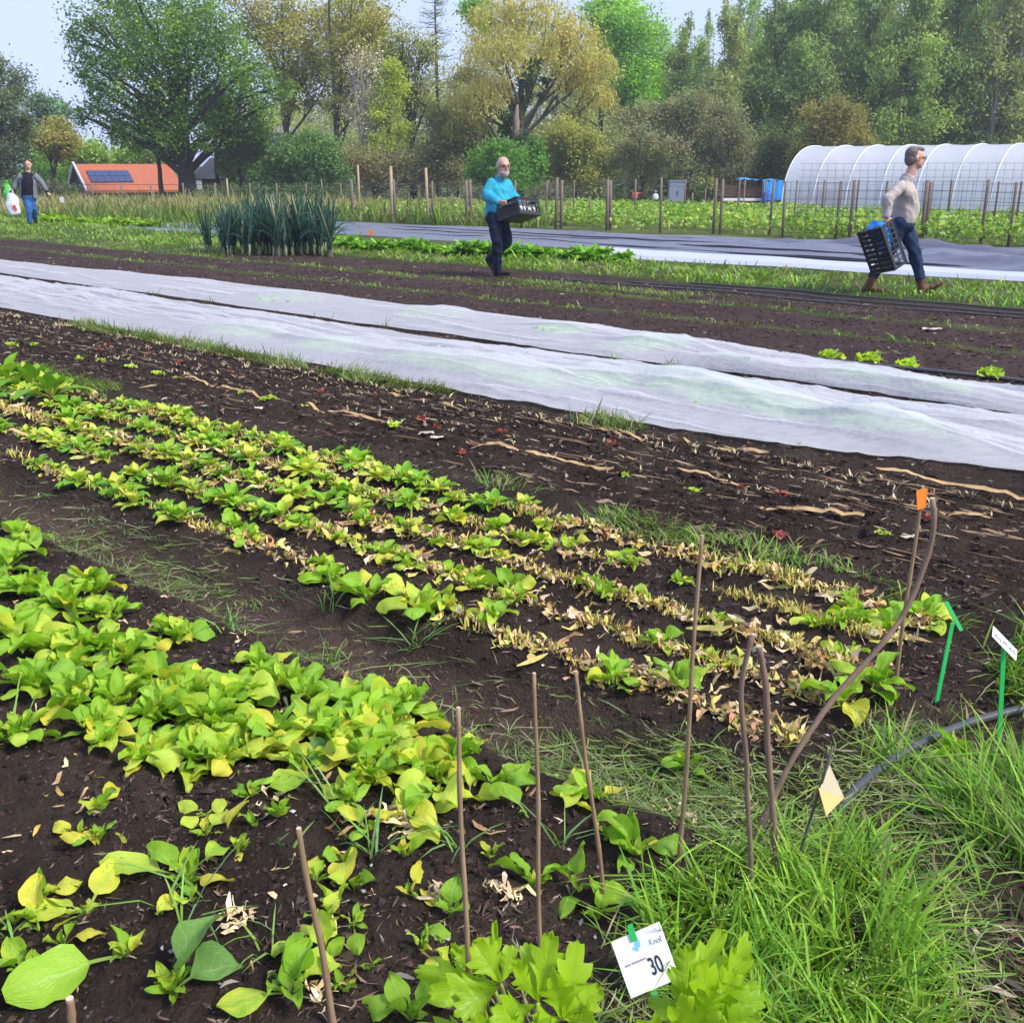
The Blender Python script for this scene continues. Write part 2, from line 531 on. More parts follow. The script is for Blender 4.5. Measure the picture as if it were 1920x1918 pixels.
# ------------------------------------------------------------------ ground
def build_ground():
    ang = np.concatenate([np.arange(-180, -42, 6.0), np.arange(-40, 40, 0.215), np.arange(42, 180, 6.0)])
    ang = np.radians(ang)
    rad = [0.35]
    while rad[-1] < 62: rad.append(rad[-1] * 1.0096 + 0.0006)
    while rad[-1] < 4000: rad.append(rad[-1] * 1.25)
    rad = np.array(rad)
    A, Rr = np.meshgrid(ang, rad)
    X = np.sin(A) * Rr; Y = np.cos(A) * Rr
    Z = gz(X, Y)
    s, t, soil, path, chips = zones(X, Y)
    C = np.zeros(X.shape + (3,))
    g1 = fbm(X, Y, 0.6, 41); g2 = fbm(X, Y, 3.0, 42)
    def lerp(a, b, k): return a + (b - a) * k[..., None]
    grass = lerp(np.array([0.050, 0.085, 0.018]), np.array([0.11, 0.125, 0.04]), np.clip(g1 * 1.6 - 0.3, 0, 1))
    grass = lerp(grass, np.array([0.07, 0.05, 0.03]), np.clip((g2 - 0.45) * 3, 0, 0.8) * (1 - sstep(12, 22, np.hypot(X, Y))))
    nearb = (1 - sstep(4.5, 7.0, np.hypot(X, Y)))
    grass = lerp(grass, np.array([0.050, 0.040, 0.026]) * (0.6 + 0.8 * g2[..., None]), nearb * 0.8)
    C[:] = grass
    meadow = sstep(26, 33, Y) * (1 - sstep(19, 21, t)) 
    C = lerp(C, np.array([0.20, 0.185, 0.075]), meadow * 0.85)
    C = lerp(C, np.array([0.13, 0.16, 0.05]), sstep(21.5, 22.5, t) * 0.9)
    C = lerp(C, np.array([0.035, 0.04, 0.02]), sstep(52, 58, np.hypot(X, Y)))
    sc_ = lerp(np.array([0.022, 0.0155, 0.012]), np.array([0.060, 0.042, 0.032]), np.clip(g2 * 1.4 - 0.2, 0, 1))
    sc_ = lerp(sc_, np.array([0.070, 0.043, 0.039]), band(t, 8.2, 12.5, 0.3) * 0.7)
    C = lerp(C, sc_, np.clip(soil, 0, 1))
    C = lerp(C, np.array([0.088, 0.058, 0.046]) * (0.7 + 0.6 * g2[..., None]), path)
    C = lerp(C, np.array([0.085, 0.055, 0.042]) * (0.6 + 0.8 * g2[..., None]), chips * 0.9)
    m, k = X.shape
    V = np.stack([X, Y, Z], -1)
    mb = MB()
    i = np.arange(m - 1)[:, None]; j = np.arange(k)[None]
    jn = (j + 1) % k
    q = np.stack(np.broadcast_arrays(i * k + j, (i + 1) * k + j, (i + 1) * k + jn, i * k + jn), -1).reshape(-1, 4)
    mb.add(np.concatenate([V.reshape(-1, 3), [[0, 0, 0]]]), q, [(m * k, a, (a + 1) % k) for a in range(k)],
           np.concatenate([C.reshape(-1, 3), [[0.05, 0.04, 0.03]]]))
    o = mb.obj("ground", "earth", smooth=True)
    tag(o, kind="structure")
build_ground()

def scatter(n, s0, s1, t0, t1, fn=None):
    "random places on the beds, thinned by fn(x, y, s, t) in 0..1"
    s = rng.uniform(s0, s1, n); t = rng.uniform(t0, t1, n)
    x, y = xy(s, t)
    vis = (np.abs(x) < 0.62 * y + 0.55) & (y > 1.0)
    s, t, x, y = s[vis], t[vis], x[vis], y[vis]
    if fn is not None:
        k = rng.random(len(x)) < fn(x, y, s, t)
        s, t, x, y = s[k], t[k], x[k], y[k]
    return np.stack([x, y, gz(x, y)], 1), s, t

def soil_at(x, y):
    return np.clip(zones(x, y)[2], 0, 1)

# clods and crumbs of the open soil
mb = MB()
def near_soil(x, y, s, t):
    d = np.hypot(x, y)
    return soil_at(x, y) * np.clip(2.6 / d, 0, 1) ** 2.0 * (0.25 + 0.75 * sstep(0.35, 0.6, fbm(x, y, 2.2, 63)))
p, s, t = scatter(200000, -0.5, 9, -0.6, 5.3, near_soil)
d = np.hypot(p[:, 0], p[:, 1])
r = rng.gamma(1.3, 0.0021, len(p)) + 0.0012 + 0.0008 * d
r = np.minimum(r, 0.019)
crumbs(mb, p + np.array([0, 0, 0.001]), r, pick([(0.032, 0.023, 0.020), (0.046, 0.032, 0.027), (0.021, 0.016, 0.015), (0.066, 0.046, 0.039)], len(p), 0.3))
def far_soil(x, y, s, t):
    d = np.hypot(x, y); return soil_at(x, y) * np.clip(9 / d, 0, 1) ** 1.5
p, s, t = scatter(50000, 0, 24, 3.8, 12.3, far_soil)
r = np.minimum(rng.gamma(2.0, 0.0014, len(p)) + 0.0011 * np.hypot(p[:, 0], p[:, 1]), 0.018)
crumbs(mb, p, r, pick([(0.035, 0.024, 0.022), (0.055, 0.036, 0.032), (0.08, 0.052, 0.047)], len(p), 0.25))
tag(mb.obj("soil_crumbs", "crumb"), "dark crumbly soil clods over the vegetable beds", "soil", kind="stuff")

# chips, fibres and straw in the soil
mb = MB()
chipcol = [(0.16, 0.105, 0.07), (0.10, 0.065, 0.045), (0.24, 0.17, 0.115), (0.06, 0.04, 0.03), (0.30, 0.235, 0.17), (0.13, 0.07, 0.055), (0.08, 0.055, 0.05)]
def near_any(x, y, s, t):
    s_, t_, so, pa, ch = zones(x, y)
    d = np.hypot(x, y)
    clump = sstep(0.42, 0.68, fbm(x, y, 2.4, 61)) * 1.3
    return np.clip((so * (0.05 + 0.60 * clump) + pa * 0.5 + ch * 1.0) * np.clip(3.0 / d, 0, 1) ** 1.6, 0, 1)
p, s, t = scatter(130000, -1.2, 9, -0.6, 5.3, near_any)
d = np.hypot(p[:, 0], p[:, 1]); n_ = len(p)
L = rng.gamma(2.2, 0.0075, n_) + 0.006 + 0.002 * d
W = np.clip(L * rng.uniform(0.04, 0.22, n_), 0.0012, 0.010)
p[:, 2] += rng.uniform(0.001, 0.007, n_)
strips(mb, p, L, W, rng.uniform(0, 2 * pi, n_), rng.normal(0, 0.35, n_), 0.0025, pick(chipcol, n_, 0.25))
# coarse wood chips on the headland path and hand-sized bark bits
p, s, t = scatter(16000, -1.4, 0.6, 0.2, 3.2, lambda x, y, s, t: zones(x, y)[4])
n_ = len(p); p[:, 2] += rng.uniform(0.002, 0.012, n_)
L = rng.gamma(2.5, 0.012, n_) + 0.012
strips(mb, p, L, np.clip(L * rng.uniform(0.15, 0.45, n_), 0.003, 0.022), rng.uniform(0, 2 * pi, n_), rng.normal(0, 0.25, n_), 0.004, pick(chipcol, n_, 0.25))
# pale straw lines in the seed drills
for t0 in (3.98, 4.12, 4.29, 4.42, 4.55, 4.68, 4.80, 4.93, 5.06, 5.16):
    k = 150
    s = 0.9 + 13 * rng.random(k) ** 1.3; t = t0 + rng.normal(0, 0.012, k)
    x, y = xy(s, t); ok = np.abs(x) < 0.6 * y; s, x, y = s[ok], x[ok], y[ok]; k = len(x)
    p = np.stack([x, y, gz(x, y) + 0.012], 1)
    strips(mb, p, rng.gamma(2.5, 0.03, k) + 0.02, rng.uniform(0.004, 0.010, k), math.atan2(U[1], U[0]) + rng.normal(0, 0.12, k), rng.normal(0, 0.06, k), 0.003, pick([(0.36, 0.24, 0.13), (0.26, 0.17, 0.10), (0.44, 0.32, 0.19), (0.16, 0.10, 0.07)], k, 0.2), seg=4)
# coarse bits on the seed bed and far strips
p, s, t = scatter(26000, 0.2, 20, 3.75, 12.3, lambda x, y, s, t: soil_at(x, y) * np.clip(7 / np.hypot(x, y), 0, 1) ** 1.5 * (0.3 + 0.7 * sstep(0.35, 0.6, fbm(x, y, 1.5, 62))))
n_ = len(p); p[:, 2] += rng.uniform(0.003, 0.012, n_)
L = rng.gamma(2.2, 0.016, n_) + 0.015
strips(mb, p, L, np.clip(L * rng.uniform(0.10, 0.30, n_), 0.004, 0.02), rng.uniform(0, 2 * pi, n_), rng.normal(0, 0.3, n_), 0.004, pick(chipcol, n_, 0.2))
tag(mb.obj("mulch_fibres", "litter"), "scattered wood chips, fibres and straw in the soil", "mulch", kind="stuff")

# pale pebbles
mb = MB()
p, s, t = scatter(1200, 0.6, 6, -0.4, 5.2, lambda x, y, s, t: soil_at(x, y) * np.clip(2.5 / np.hypot(x, y), 0, 1))
crumbs(mb, p + np.array([0, 0, 0.004]), rng.uniform(0.0025, 0.007, len(p)), pick([(0.42, 0.40, 0.38), (0.3, 0.28, 0.27), (0.5, 0.47, 0.44), (0.22, 0.2, 0.2)], len(p)), 0.7)
tag(mb.obj("pebbles", "litter"), "pale small pebbles strewn through the dark soil", "pebbles", kind="stuff")

# ------------------------------------------------------------------ grass
GREEN = [(0.10, 0.22, 0.022), (0.14, 0.27, 0.03), (0.08, 0.18, 0.025), (0.18, 0.30, 0.04)]
OLIVE = [(0.13, 0.18, 0.04), (0.19, 0.22, 0.07), (0.09, 0.15, 0.03), (0.24, 0.24, 0.10)]
STRAW = [(0.36, 0.31, 0.17), (0.28, 0.24, 0.12), (0.42, 0.36, 0.22), (0.22, 0.2, 0.09)]
FRESH = [(0.19, 0.39, 0.028), (0.25, 0.46, 0.04), (0.14, 0.32, 0.03), (0.33, 0.50, 0.06)]

# tall bright tuft by the canes
mb = MB()
def tuft_mask(x, y, s, t):
    cx, cy = 0.60, 1.74
    e = ((x - cx) / 0.30) ** 2 + ((y - cy) / 0.33) ** 2
    return np.clip(1.25 - e, 0, 1) * (0.35 + 0.65 * sstep(0.3, 0.55, fbm(x, y, 6, 71)))
n_ = 15000
x = rng.uniform(0.2, 1.05, n_); y = rng.uniform(1.2, 2.25, n_)
s, t = st(x, y)
k = rng.random(n_) < tuft_mask(x, y, s, t)
x, y = x[k], y[k]; n_ = len(x)
p = np.stack([x, y, gz(x, y)], 1)
cl = vn(x, y, 9, 72) * 2 * pi * 1.3
h = rng.gamma(6, 0.019, n_) * (0.6 + 0.9 * vn(x, y, 4, 73))
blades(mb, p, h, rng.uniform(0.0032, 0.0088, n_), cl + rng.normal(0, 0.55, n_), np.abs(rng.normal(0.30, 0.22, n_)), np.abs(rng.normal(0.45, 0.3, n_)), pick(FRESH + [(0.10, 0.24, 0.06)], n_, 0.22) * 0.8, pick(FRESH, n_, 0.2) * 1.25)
# pale seed heads among it
k = rng.random(n_) < 0.02
q = p[k]; nn = len(q)
for a in range(14):
    hh = rng.uniform(0.10, 0.20, nn)
    qq = q + np.stack([rng.normal(0, 0.012, nn), rng.normal(0, 0.012, nn), hh], 1)
    leaflets(mb, qq, np.full(nn, 0.007), np.full(nn, 0.003), pick([(0.42, 0.46, 0.16), (0.36, 0.42, 0.12)], nn))
tag(mb.obj("grass_tuft", "grass_blade"), "tall bright green grass tuft around the bare branches", "grass", kind="stuff")

def lawn(name, label, n, s0, s1, t0, t1, fn, hgt, wid, pal, lean=0.4, bend=0.4, straw=0.0):
    mb = MB()
    p, s, t = scatter(n, s0, s1, t0, t1, fn)
    k = len(p)
    h = rng.gamma(5, hgt / 5, k)
    w = rng.uniform(0.6, 1.4, k) * wid
    c = pick(pal, k, 0.16)
    if straw:
        m = rng.random(k) < straw; c[m] = pick(STRAW, m.sum(), 0.15)
    az = vn(p[:, 0], p[:, 1], 2.5, 81) * 9 + rng.normal(0, 0.9, k)
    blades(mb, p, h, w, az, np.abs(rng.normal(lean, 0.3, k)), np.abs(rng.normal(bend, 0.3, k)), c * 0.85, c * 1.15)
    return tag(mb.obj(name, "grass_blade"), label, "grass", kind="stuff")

def headland(x, y, s, t):
    s_, t_, so, pa, ch = zones(x, y)
    k = (1 - so) * (1 - pa) * (1 - 0.93 * ch) * (0.04 + 0.96 * sstep(0.40, 0.62, fbm(x, y, 2.6, 82)))
    return k * np.where(t < 3.5, 1, 0) * np.where((t > 1.9) & (s > 1.3), 0.35, 1)
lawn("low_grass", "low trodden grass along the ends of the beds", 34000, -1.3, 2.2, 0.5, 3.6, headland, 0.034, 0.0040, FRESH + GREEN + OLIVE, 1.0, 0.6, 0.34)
def off_pipe(x, y):
    "no tufts right in front of the pipe"
    ax, ay, bx_, by_ = 0.90, 2.32, 1.62, 2.80
    L = math.hypot(bx_ - ax, by_ - ay); d = ((x - ax) * (by_ - ay) - (y - ay) * (bx_ - ax)) / L
    return np.where((d > -0.04) & (d < 0.17), 0.06, 1.0)
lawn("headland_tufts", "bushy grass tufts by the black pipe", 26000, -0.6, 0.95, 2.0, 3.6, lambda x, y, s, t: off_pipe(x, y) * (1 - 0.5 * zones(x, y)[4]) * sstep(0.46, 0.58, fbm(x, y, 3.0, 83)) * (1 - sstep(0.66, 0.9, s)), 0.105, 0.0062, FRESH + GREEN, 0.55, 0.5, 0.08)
# pressed dry grass in the path between the spinach beds
mb = MB()
p, s, t = scatter(15000, 0.9, 6.5, 1.86, 2.34, lambda x, y, s, t: band(t, 1.92, 2.3, 0.03) * (0.15 + 0.85 * sstep(0.42, 0.60, fbm(x * 1.4, y * 1.4, 1.7, 84))) * np.clip(1.35 - s / 3.0, 0.34, 1))
k = len(p); p[:, 2] += rng.uniform(0.002, 0.018, k)
L = rng.gamma(3, 0.028, k)
strips(mb, p, L, rng.uniform(0.002, 0.0052, k), rng.normal(2.4, 1.0, k), rng.normal(0, 0.22, k), 0.005, pick([(0.20, 0.30, 0.08), (0.28, 0.36, 0.12), (0.38, 0.38, 0.22), (0.13, 0.24, 0.05), (0.22, 0.34, 0.08)], k, 0.18))
p, s, t = scatter(9000, -0.4, 1.3, 0.9, 2.7, lambda x, y, s, t: headland(x, y, s, t) * 0.9)
k = len(p); p[:, 2] += rng.uniform(0.004, 0.03, k)
strips(mb, p, rng.gamma(3, 0.028, k), rng.uniform(0.002, 0.005, k), rng.uniform(0, 6.3, k), rng.normal(0, 0.25, k), 0.006, pick([(0.38, 0.46, 0.16), (0.46, 0.45, 0.27), (0.24, 0.38, 0.08), (0.30, 0.44, 0.10)], k, 0.18))
tag(mb.obj("pressed_grass", "grass_blade"), "flattened pale dry grass on the narrow path", "grass", kind="stuff")
# grass along the bed edges
def edge1(x, y, s, t):
    return band(t, 3.60, 3.84, 0.06) * sstep(0.52, 0.66, fbm(s * 1.6, t * 3.0, 1.3, 85) + 0.03 * (1 - sstep(1.2, 3.0, s)) + 0.22 * band(s, 6.9, 8.0, 0.2) - 0.06 * sstep(3.5, 4.5, s))
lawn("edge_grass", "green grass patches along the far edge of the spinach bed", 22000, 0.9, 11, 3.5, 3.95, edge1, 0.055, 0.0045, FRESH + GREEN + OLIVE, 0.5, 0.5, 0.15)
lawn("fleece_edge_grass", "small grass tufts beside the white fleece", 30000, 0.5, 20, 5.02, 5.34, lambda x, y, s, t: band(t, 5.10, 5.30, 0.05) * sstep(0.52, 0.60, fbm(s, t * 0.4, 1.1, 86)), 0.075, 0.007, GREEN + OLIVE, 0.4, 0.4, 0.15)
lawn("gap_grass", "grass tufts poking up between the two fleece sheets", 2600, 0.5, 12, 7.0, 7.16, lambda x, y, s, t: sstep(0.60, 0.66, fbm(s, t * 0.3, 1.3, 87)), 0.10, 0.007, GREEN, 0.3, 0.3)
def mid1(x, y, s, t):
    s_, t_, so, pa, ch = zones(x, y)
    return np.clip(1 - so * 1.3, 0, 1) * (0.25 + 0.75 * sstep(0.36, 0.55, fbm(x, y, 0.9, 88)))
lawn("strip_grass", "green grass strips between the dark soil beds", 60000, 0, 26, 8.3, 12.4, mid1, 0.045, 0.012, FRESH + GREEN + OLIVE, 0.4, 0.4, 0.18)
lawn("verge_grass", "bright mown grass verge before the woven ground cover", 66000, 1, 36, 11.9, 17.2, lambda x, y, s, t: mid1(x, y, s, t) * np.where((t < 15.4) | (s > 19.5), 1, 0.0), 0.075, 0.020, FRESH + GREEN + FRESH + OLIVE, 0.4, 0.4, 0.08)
# far meadow
mb = MB()
n_ = 46000
y = 26 + 33 * rng.random(n_) ** 1.2; x = rng.uniform(-0.58, 0.06, n_) * y
s, t = st(x, y)
k = (t > 15.2) & (t < 30) & (s > 17.5) & ~((t > 16.8) & (t < 21.4) & (s < 23.8) & (t < 21.0)) & (x > -0.6 * y) & ~((t > 15.4) & (t < 17) & (s < 26.5))
x, y = x[k], y[k]; n_ = len(x)
p = np.stack([x, y, gz(x, y)], 1)
m = rng.random(n_) < sstep(30, 38, y) * 0.75 + 0.06
c = pick(GREEN + OLIVE, n_, 0.15); c[m] = pick([(0.33, 0.29, 0.13), (0.27, 0.25, 0.11), (0.38, 0.32, 0.16), (0.24, 0.25, 0.09)], m.sum(), 0.12)
blades(mb, p, rng.gamma(6, 0.055, n_), rng.uniform(0.025, 0.055, n_), rng.uniform(0, 6.3, n_), np.abs(rng.normal(0.3, 0.2, n_)), np.abs(rng.normal(0.2, 0.2, n_)), c * 0.9, c * 1.1)
tag(mb.obj("meadow_grass", "grass_blade"), "straw coloured meadow grass in front of the farm buildings", "grass", kind="stuff")
# ------------------------------------------------------------------ spinach
# leaf blade material: veins, yellowing, insect holes; every leaf its own tone
def leaf_material(name, g1, g2, yel, ybias, holes):
    n = NT(name)
    lc = n.attr("lc").outputs['Vector']
    sx = n.a("SeparateXYZ"); n.l(lc, sx.inputs[0])
    uu, vv = sx.outputs[0], sx.outputs[1]
    av = n.math('ABSOLUTE', vv)
    rnd = n.a("ObjectInfo").outputs['Random']
    off = n.a("CombineXYZ"); n.l(n.math('MULTIPLY', rnd, 37.0), off.inputs[0]); n.l(n.math('MULTIPLY', rnd, 91.0), off.inputs[1])
    ad = n.a("VectorMath", operation='ADD'); n.l(lc, ad.inputs[0]); n.l(off.outputs[0], ad.inputs[1])
    nz = n.noise(2.2, 4, ad.outputs[0]); nf = n.noise(14, 3, ad.outputs[0])
    col = n.mix(nf.outputs['Fac'], g1, g2)
    col = n.mix(n.math('MULTIPLY', rnd, 0.65), col, tuple(min(1, k) for k in (g2[0] * 1.25, g2[1] * 1.15, g2[2])))
    r2 = n.math('FRACT', n.math('MULTIPLY', rnd, 7.31))
    yf = n.math('ADD', n.math('MULTIPLY', n.math('SUBTRACT', nz.outputs['Fac'], 0.5), 2.6), n.math('ADD', n.math('MULTIPLY', r2, 1.5), ybias))
    yf = n.math('ADD', yf, n.math('MULTIPLY', av, 0.25))
    cl = n.a("Clamp"); n.l(yf, cl.inputs[0])
    col = n.mix(cl.outputs[0], col, yel)
    # veins
    rib = n.ramp(av, [(0.03, (1, 1, 1)), (0.085, (0, 0, 0))])
    vph = n.math('FRACT', n.math('SUBTRACT', n.math('MULTIPLY', uu, 8.0), n.math('MULTIPLY', av, 1.7)))
    vein = n.ramp(n.math('ABSOLUTE', n.math('SUBTRACT', vph, 0.5)), [(0.03, (1, 1, 1)), (0.13, (0, 0, 0))])
    vm = n.math('MAXIMUM', rib, n.math('MULTIPLY', vein, 0.4))
    col = n.mix(n.math('MULTIPLY', vm, 0.45), col, (0.46, 0.56, 0.20))
    stem = n.ramp(uu, [(0.22, (1, 1, 1)), (0.36, (0, 0, 0))])
    col = n.mix(n.math('MULTIPLY', stem, 0.6), col, (0.38, 0.46, 0.14))
    hgt = n.math('SUBTRACT', n.math('MULTIPLY', nf.outputs['Fac'], 1.4), n.math('MULTIPLY', vm, 0.35))
    nor = n.bump(hgt, 0.7, 0.0028)
    sp = n.noise(26, 2, ad.outputs[0]); sm = n.ramp(sp.outputs['Fac'], [(0.66, (0, 0, 0)), (0.72, (1, 1, 1))])
    col = n.mix(n.math('MULTIPLY', sm, 0.55), col, (0.20, 0.15, 0.05))
    bl = n.noise(5, 3, ad.outputs[0]); bm = n.ramp(bl.outputs['Fac'], [(0.62, (0, 0, 0)), (0.74, (1, 1, 1))])
    col = n.mix(n.math('MULTIPLY', bm, 0.5), col, (0.55, 0.50, 0.14))
    tr = n.a("BsdfTranslucent"); n.l(n.mix(1.0, col, (1.2, 1.2, 0.5), 'MULTIPLY'), tr.inputs['Color']); n.l(nor, tr.inputs['Normal'])
    sh = n.mixs(0.36, n.pbr(col, 0.40, nor, 0.4), tr.outputs[0])
    if holes > 0:
        vo = n.a("TexVoronoi", Scale=9.0); n.l(ad.outputs[0], vo.inputs['Vector'])
        big = n.noise(3.0, 2, ad.outputs[0])
        th = n.math('MULTIPLY', n.math('SUBTRACT', big.outputs['Fac'], 0.48), 1.3)
        hm = n.math('LESS_THAN', vo.outputs['Distance'], th)
        r3 = n.math('FRACT', n.math('MULTIPLY', rnd, 13.7))
        hm = n.math('MULTIPLY', hm, n.math('LESS_THAN', r3, holes))
        hm = n.math('MULTIPLY', hm, n.math('GREATER_THAN', uu, 0.4))
        tp = n.a("BsdfTransparent")
        sh = n.mixs(hm, sh, tp.outputs[0])
    return n.done(sh)
leaf_material("spinach_leaf", (0.125, 0.36, 0.015), (0.33, 0.57, 0.035), (0.64, 0.64, 0.05), -1.25, 0.45)
leaf_material("spinach_leaf_yellow", (0.38, 0.58, 0.04), (0.52, 0.66, 0.07), (0.74, 0.66, 0.06), -0.6, 0.65)
leaf_material("spinach_leaf_blue", (0.09, 0.25, 0.05), (0.17, 0.35, 0.09), (0.3, 0.42, 0.06), -1.3, 0.1)

def leaf_sheet(L, W, pet, th0, bend, curl, wav, seed, nu=12, nv=7, twist=0.0, pw=0.0035, pucker=0.0055):
    r = np.random.default_rng(seed)
    u = np.linspace(0, 1, nu) ** 0.9
    th = th0 - bend * u ** 1.4
    ds = np.diff(u, prepend=0) * L
    yy = np.cumsum(ds * np.cos(th)); zz = np.cumsum(ds * np.sin(th))
    xi = np.clip((u - pet) / (1 - pet), 0, 1)
    w = W * np.sin(pi * np.clip(xi, 0, 1) ** 0.66) ** 0.75
    w = np.maximum(w, np.where(xi <= 0.02, pw, 0)); w[-1] = W * 0.05
    v = np.linspace(-1, 1, nv)
    ph = r.uniform(0, 6.28, 3)
    X = np.zeros((nu, nv)); Y = np.zeros((nu, nv)); Z = np.zeros((nu, nv))
    for i in range(nu):
        wi = w[i]; asym = 1 + 0.10 * sin(5 * u[i] + ph[0])
        tw = twist * u[i]
        xx = v * wi * np.where(v > 0, asym, 2 - asym)
        lift = curl * v * v * wi + wav * W * v * v * np.sin(9 * u[i] + ph[1] + 2.0 * (v > 0)) * (xi[i] > 0) + pucker * 3.2 * (vn(np.full(nv, u[i] * 9.0), v * 2.3 + 5, 1.0, seed) - 0.5) * (xi[i] > 0.05)
        lift = lift - 0.12 * wi * (1 - np.abs(v)) * 0
        nx, nz_ = -sin(th[i]), cos(th[i])
        X[i] = xx * cos(tw)
        lift = lift + xx * sin(tw)
        Y[i] = yy[i] + lift * nx
        Z[i] = zz[i] + lift * nz_
    Pn = np.stack([X, Y, Z], -1)
    lc = np.stack([np.broadcast_to(u[:, None], X.shape), np.broadcast_to(v[None], X.shape), np.full(X.shape, seed * 1.7)], -1)
    return Pn, lc

def leaf_data(mat, *a, **k):
    Pn, lc = leaf_sheet(*a, **k)
    mb = MB(); mb.grid(Pn, (0.3, 0.4, 0.1), lc)
    return mb.data("leaf", mat, True, True)

LEAF = {}
for key, mat in (('g', "spinach_leaf"), ('y', "spinach_leaf_yellow"), ('b', "spinach_leaf_blue")):
    LEAF[key + 'up'] = [leaf_data(mat, 0.135, 0.026 + 0.006 * (i % 3), 0.32, 1.20 + 0.1 * (i % 2), 0.7 + 0.35 * i / 5, 0.35 if i % 2 else 0.75, 0.30, 10 + i, twist=0.3 * (i - 2)) for i in range(6)]
    LEAF[key + 'out'] = [leaf_data(mat, 0.165, 0.034 + 0.007 * (i % 3), 0.36, 0.92 + 0.1 * (i % 3), 1.35 + 0.3 * (i % 3), -0.35 if i % 2 else 0.45, 0.32, 30 + i, twist=0.35 * (i - 3)) for i in range(7)]
    LEAF[key + 'lie'] = [leaf_data(mat, 0.17, 0.036 + 0.007 * (i % 3), 0.34, 0.30, 0.45, -0.15 if i % 2 else 0.12, 0.18, 50 + i, twist=0.5 * (i - 2)) for i in range(5)]
    LEAF[key + 'yng'] = [leaf_data(mat, 0.07, 0.011 + 0.003 * (i % 3), 0.30, 1.25, 0.6 + 0.2 * (i % 2), 0.6, 0.35, 70 + i, nu=7, nv=5, twist=0.3 * (i - 2), pw=0.003) for i in range(5)]

def spinach(x, y, label, group, up=4, out=4, lie=1, yng=5, size=1.0, yel=0.25, mats='g', az0=None, name="spinach_plant"):
    root = empty(name, (x, y, gz1(x, y) - 0.004), label, "spinach", group)
    def put(kind, k, lo, hi, tilt):
        a0 = random.uniform(0, 6.28)
        for i in range(k):
            key = 'y' if random.random() < yel * (1.6 if kind in ('lie', 'out') else 0.6) else mats
            o = link("leaf", random.choice(LEAF[key + kind]), root)
            az = a0 + i * 2.4 + random.uniform(-0.5, 0.5)
            sz = size * random.uniform(lo, hi)
            o.rotation_euler = (random.gauss(0, tilt), random.gauss(0, tilt * 1.5), az)
            o.scale = (sz * random.uniform(0.85, 1.15), sz, sz)
            o.location = (-sin(az) * 0.004, cos(az) * 0.004, 0.002)
    put('up', up, 0.7, 1.1, 0.16); put('out', out, 0.75, 1.15, 0.14); put('lie', lie, 0.8, 1.1, 0.08); put('yng', yng, 0.7, 1.25, 0.25)
    return root

def lone_leaf(root, px, py, az, kind='ylie', size=1.0, tilt=(0, 0)):
    "a leaf of a plant aimed where the photograph shows it; az 0 points away from the camera, positive to the left"
    o = link("leaf", random.choice(LEAF[kind]), root)
    o.rotation_euler = (tilt[0], tilt[1], radians(az)); o.scale = (size,) * 3
    o.location = (0, 0, 0.004)
    return o

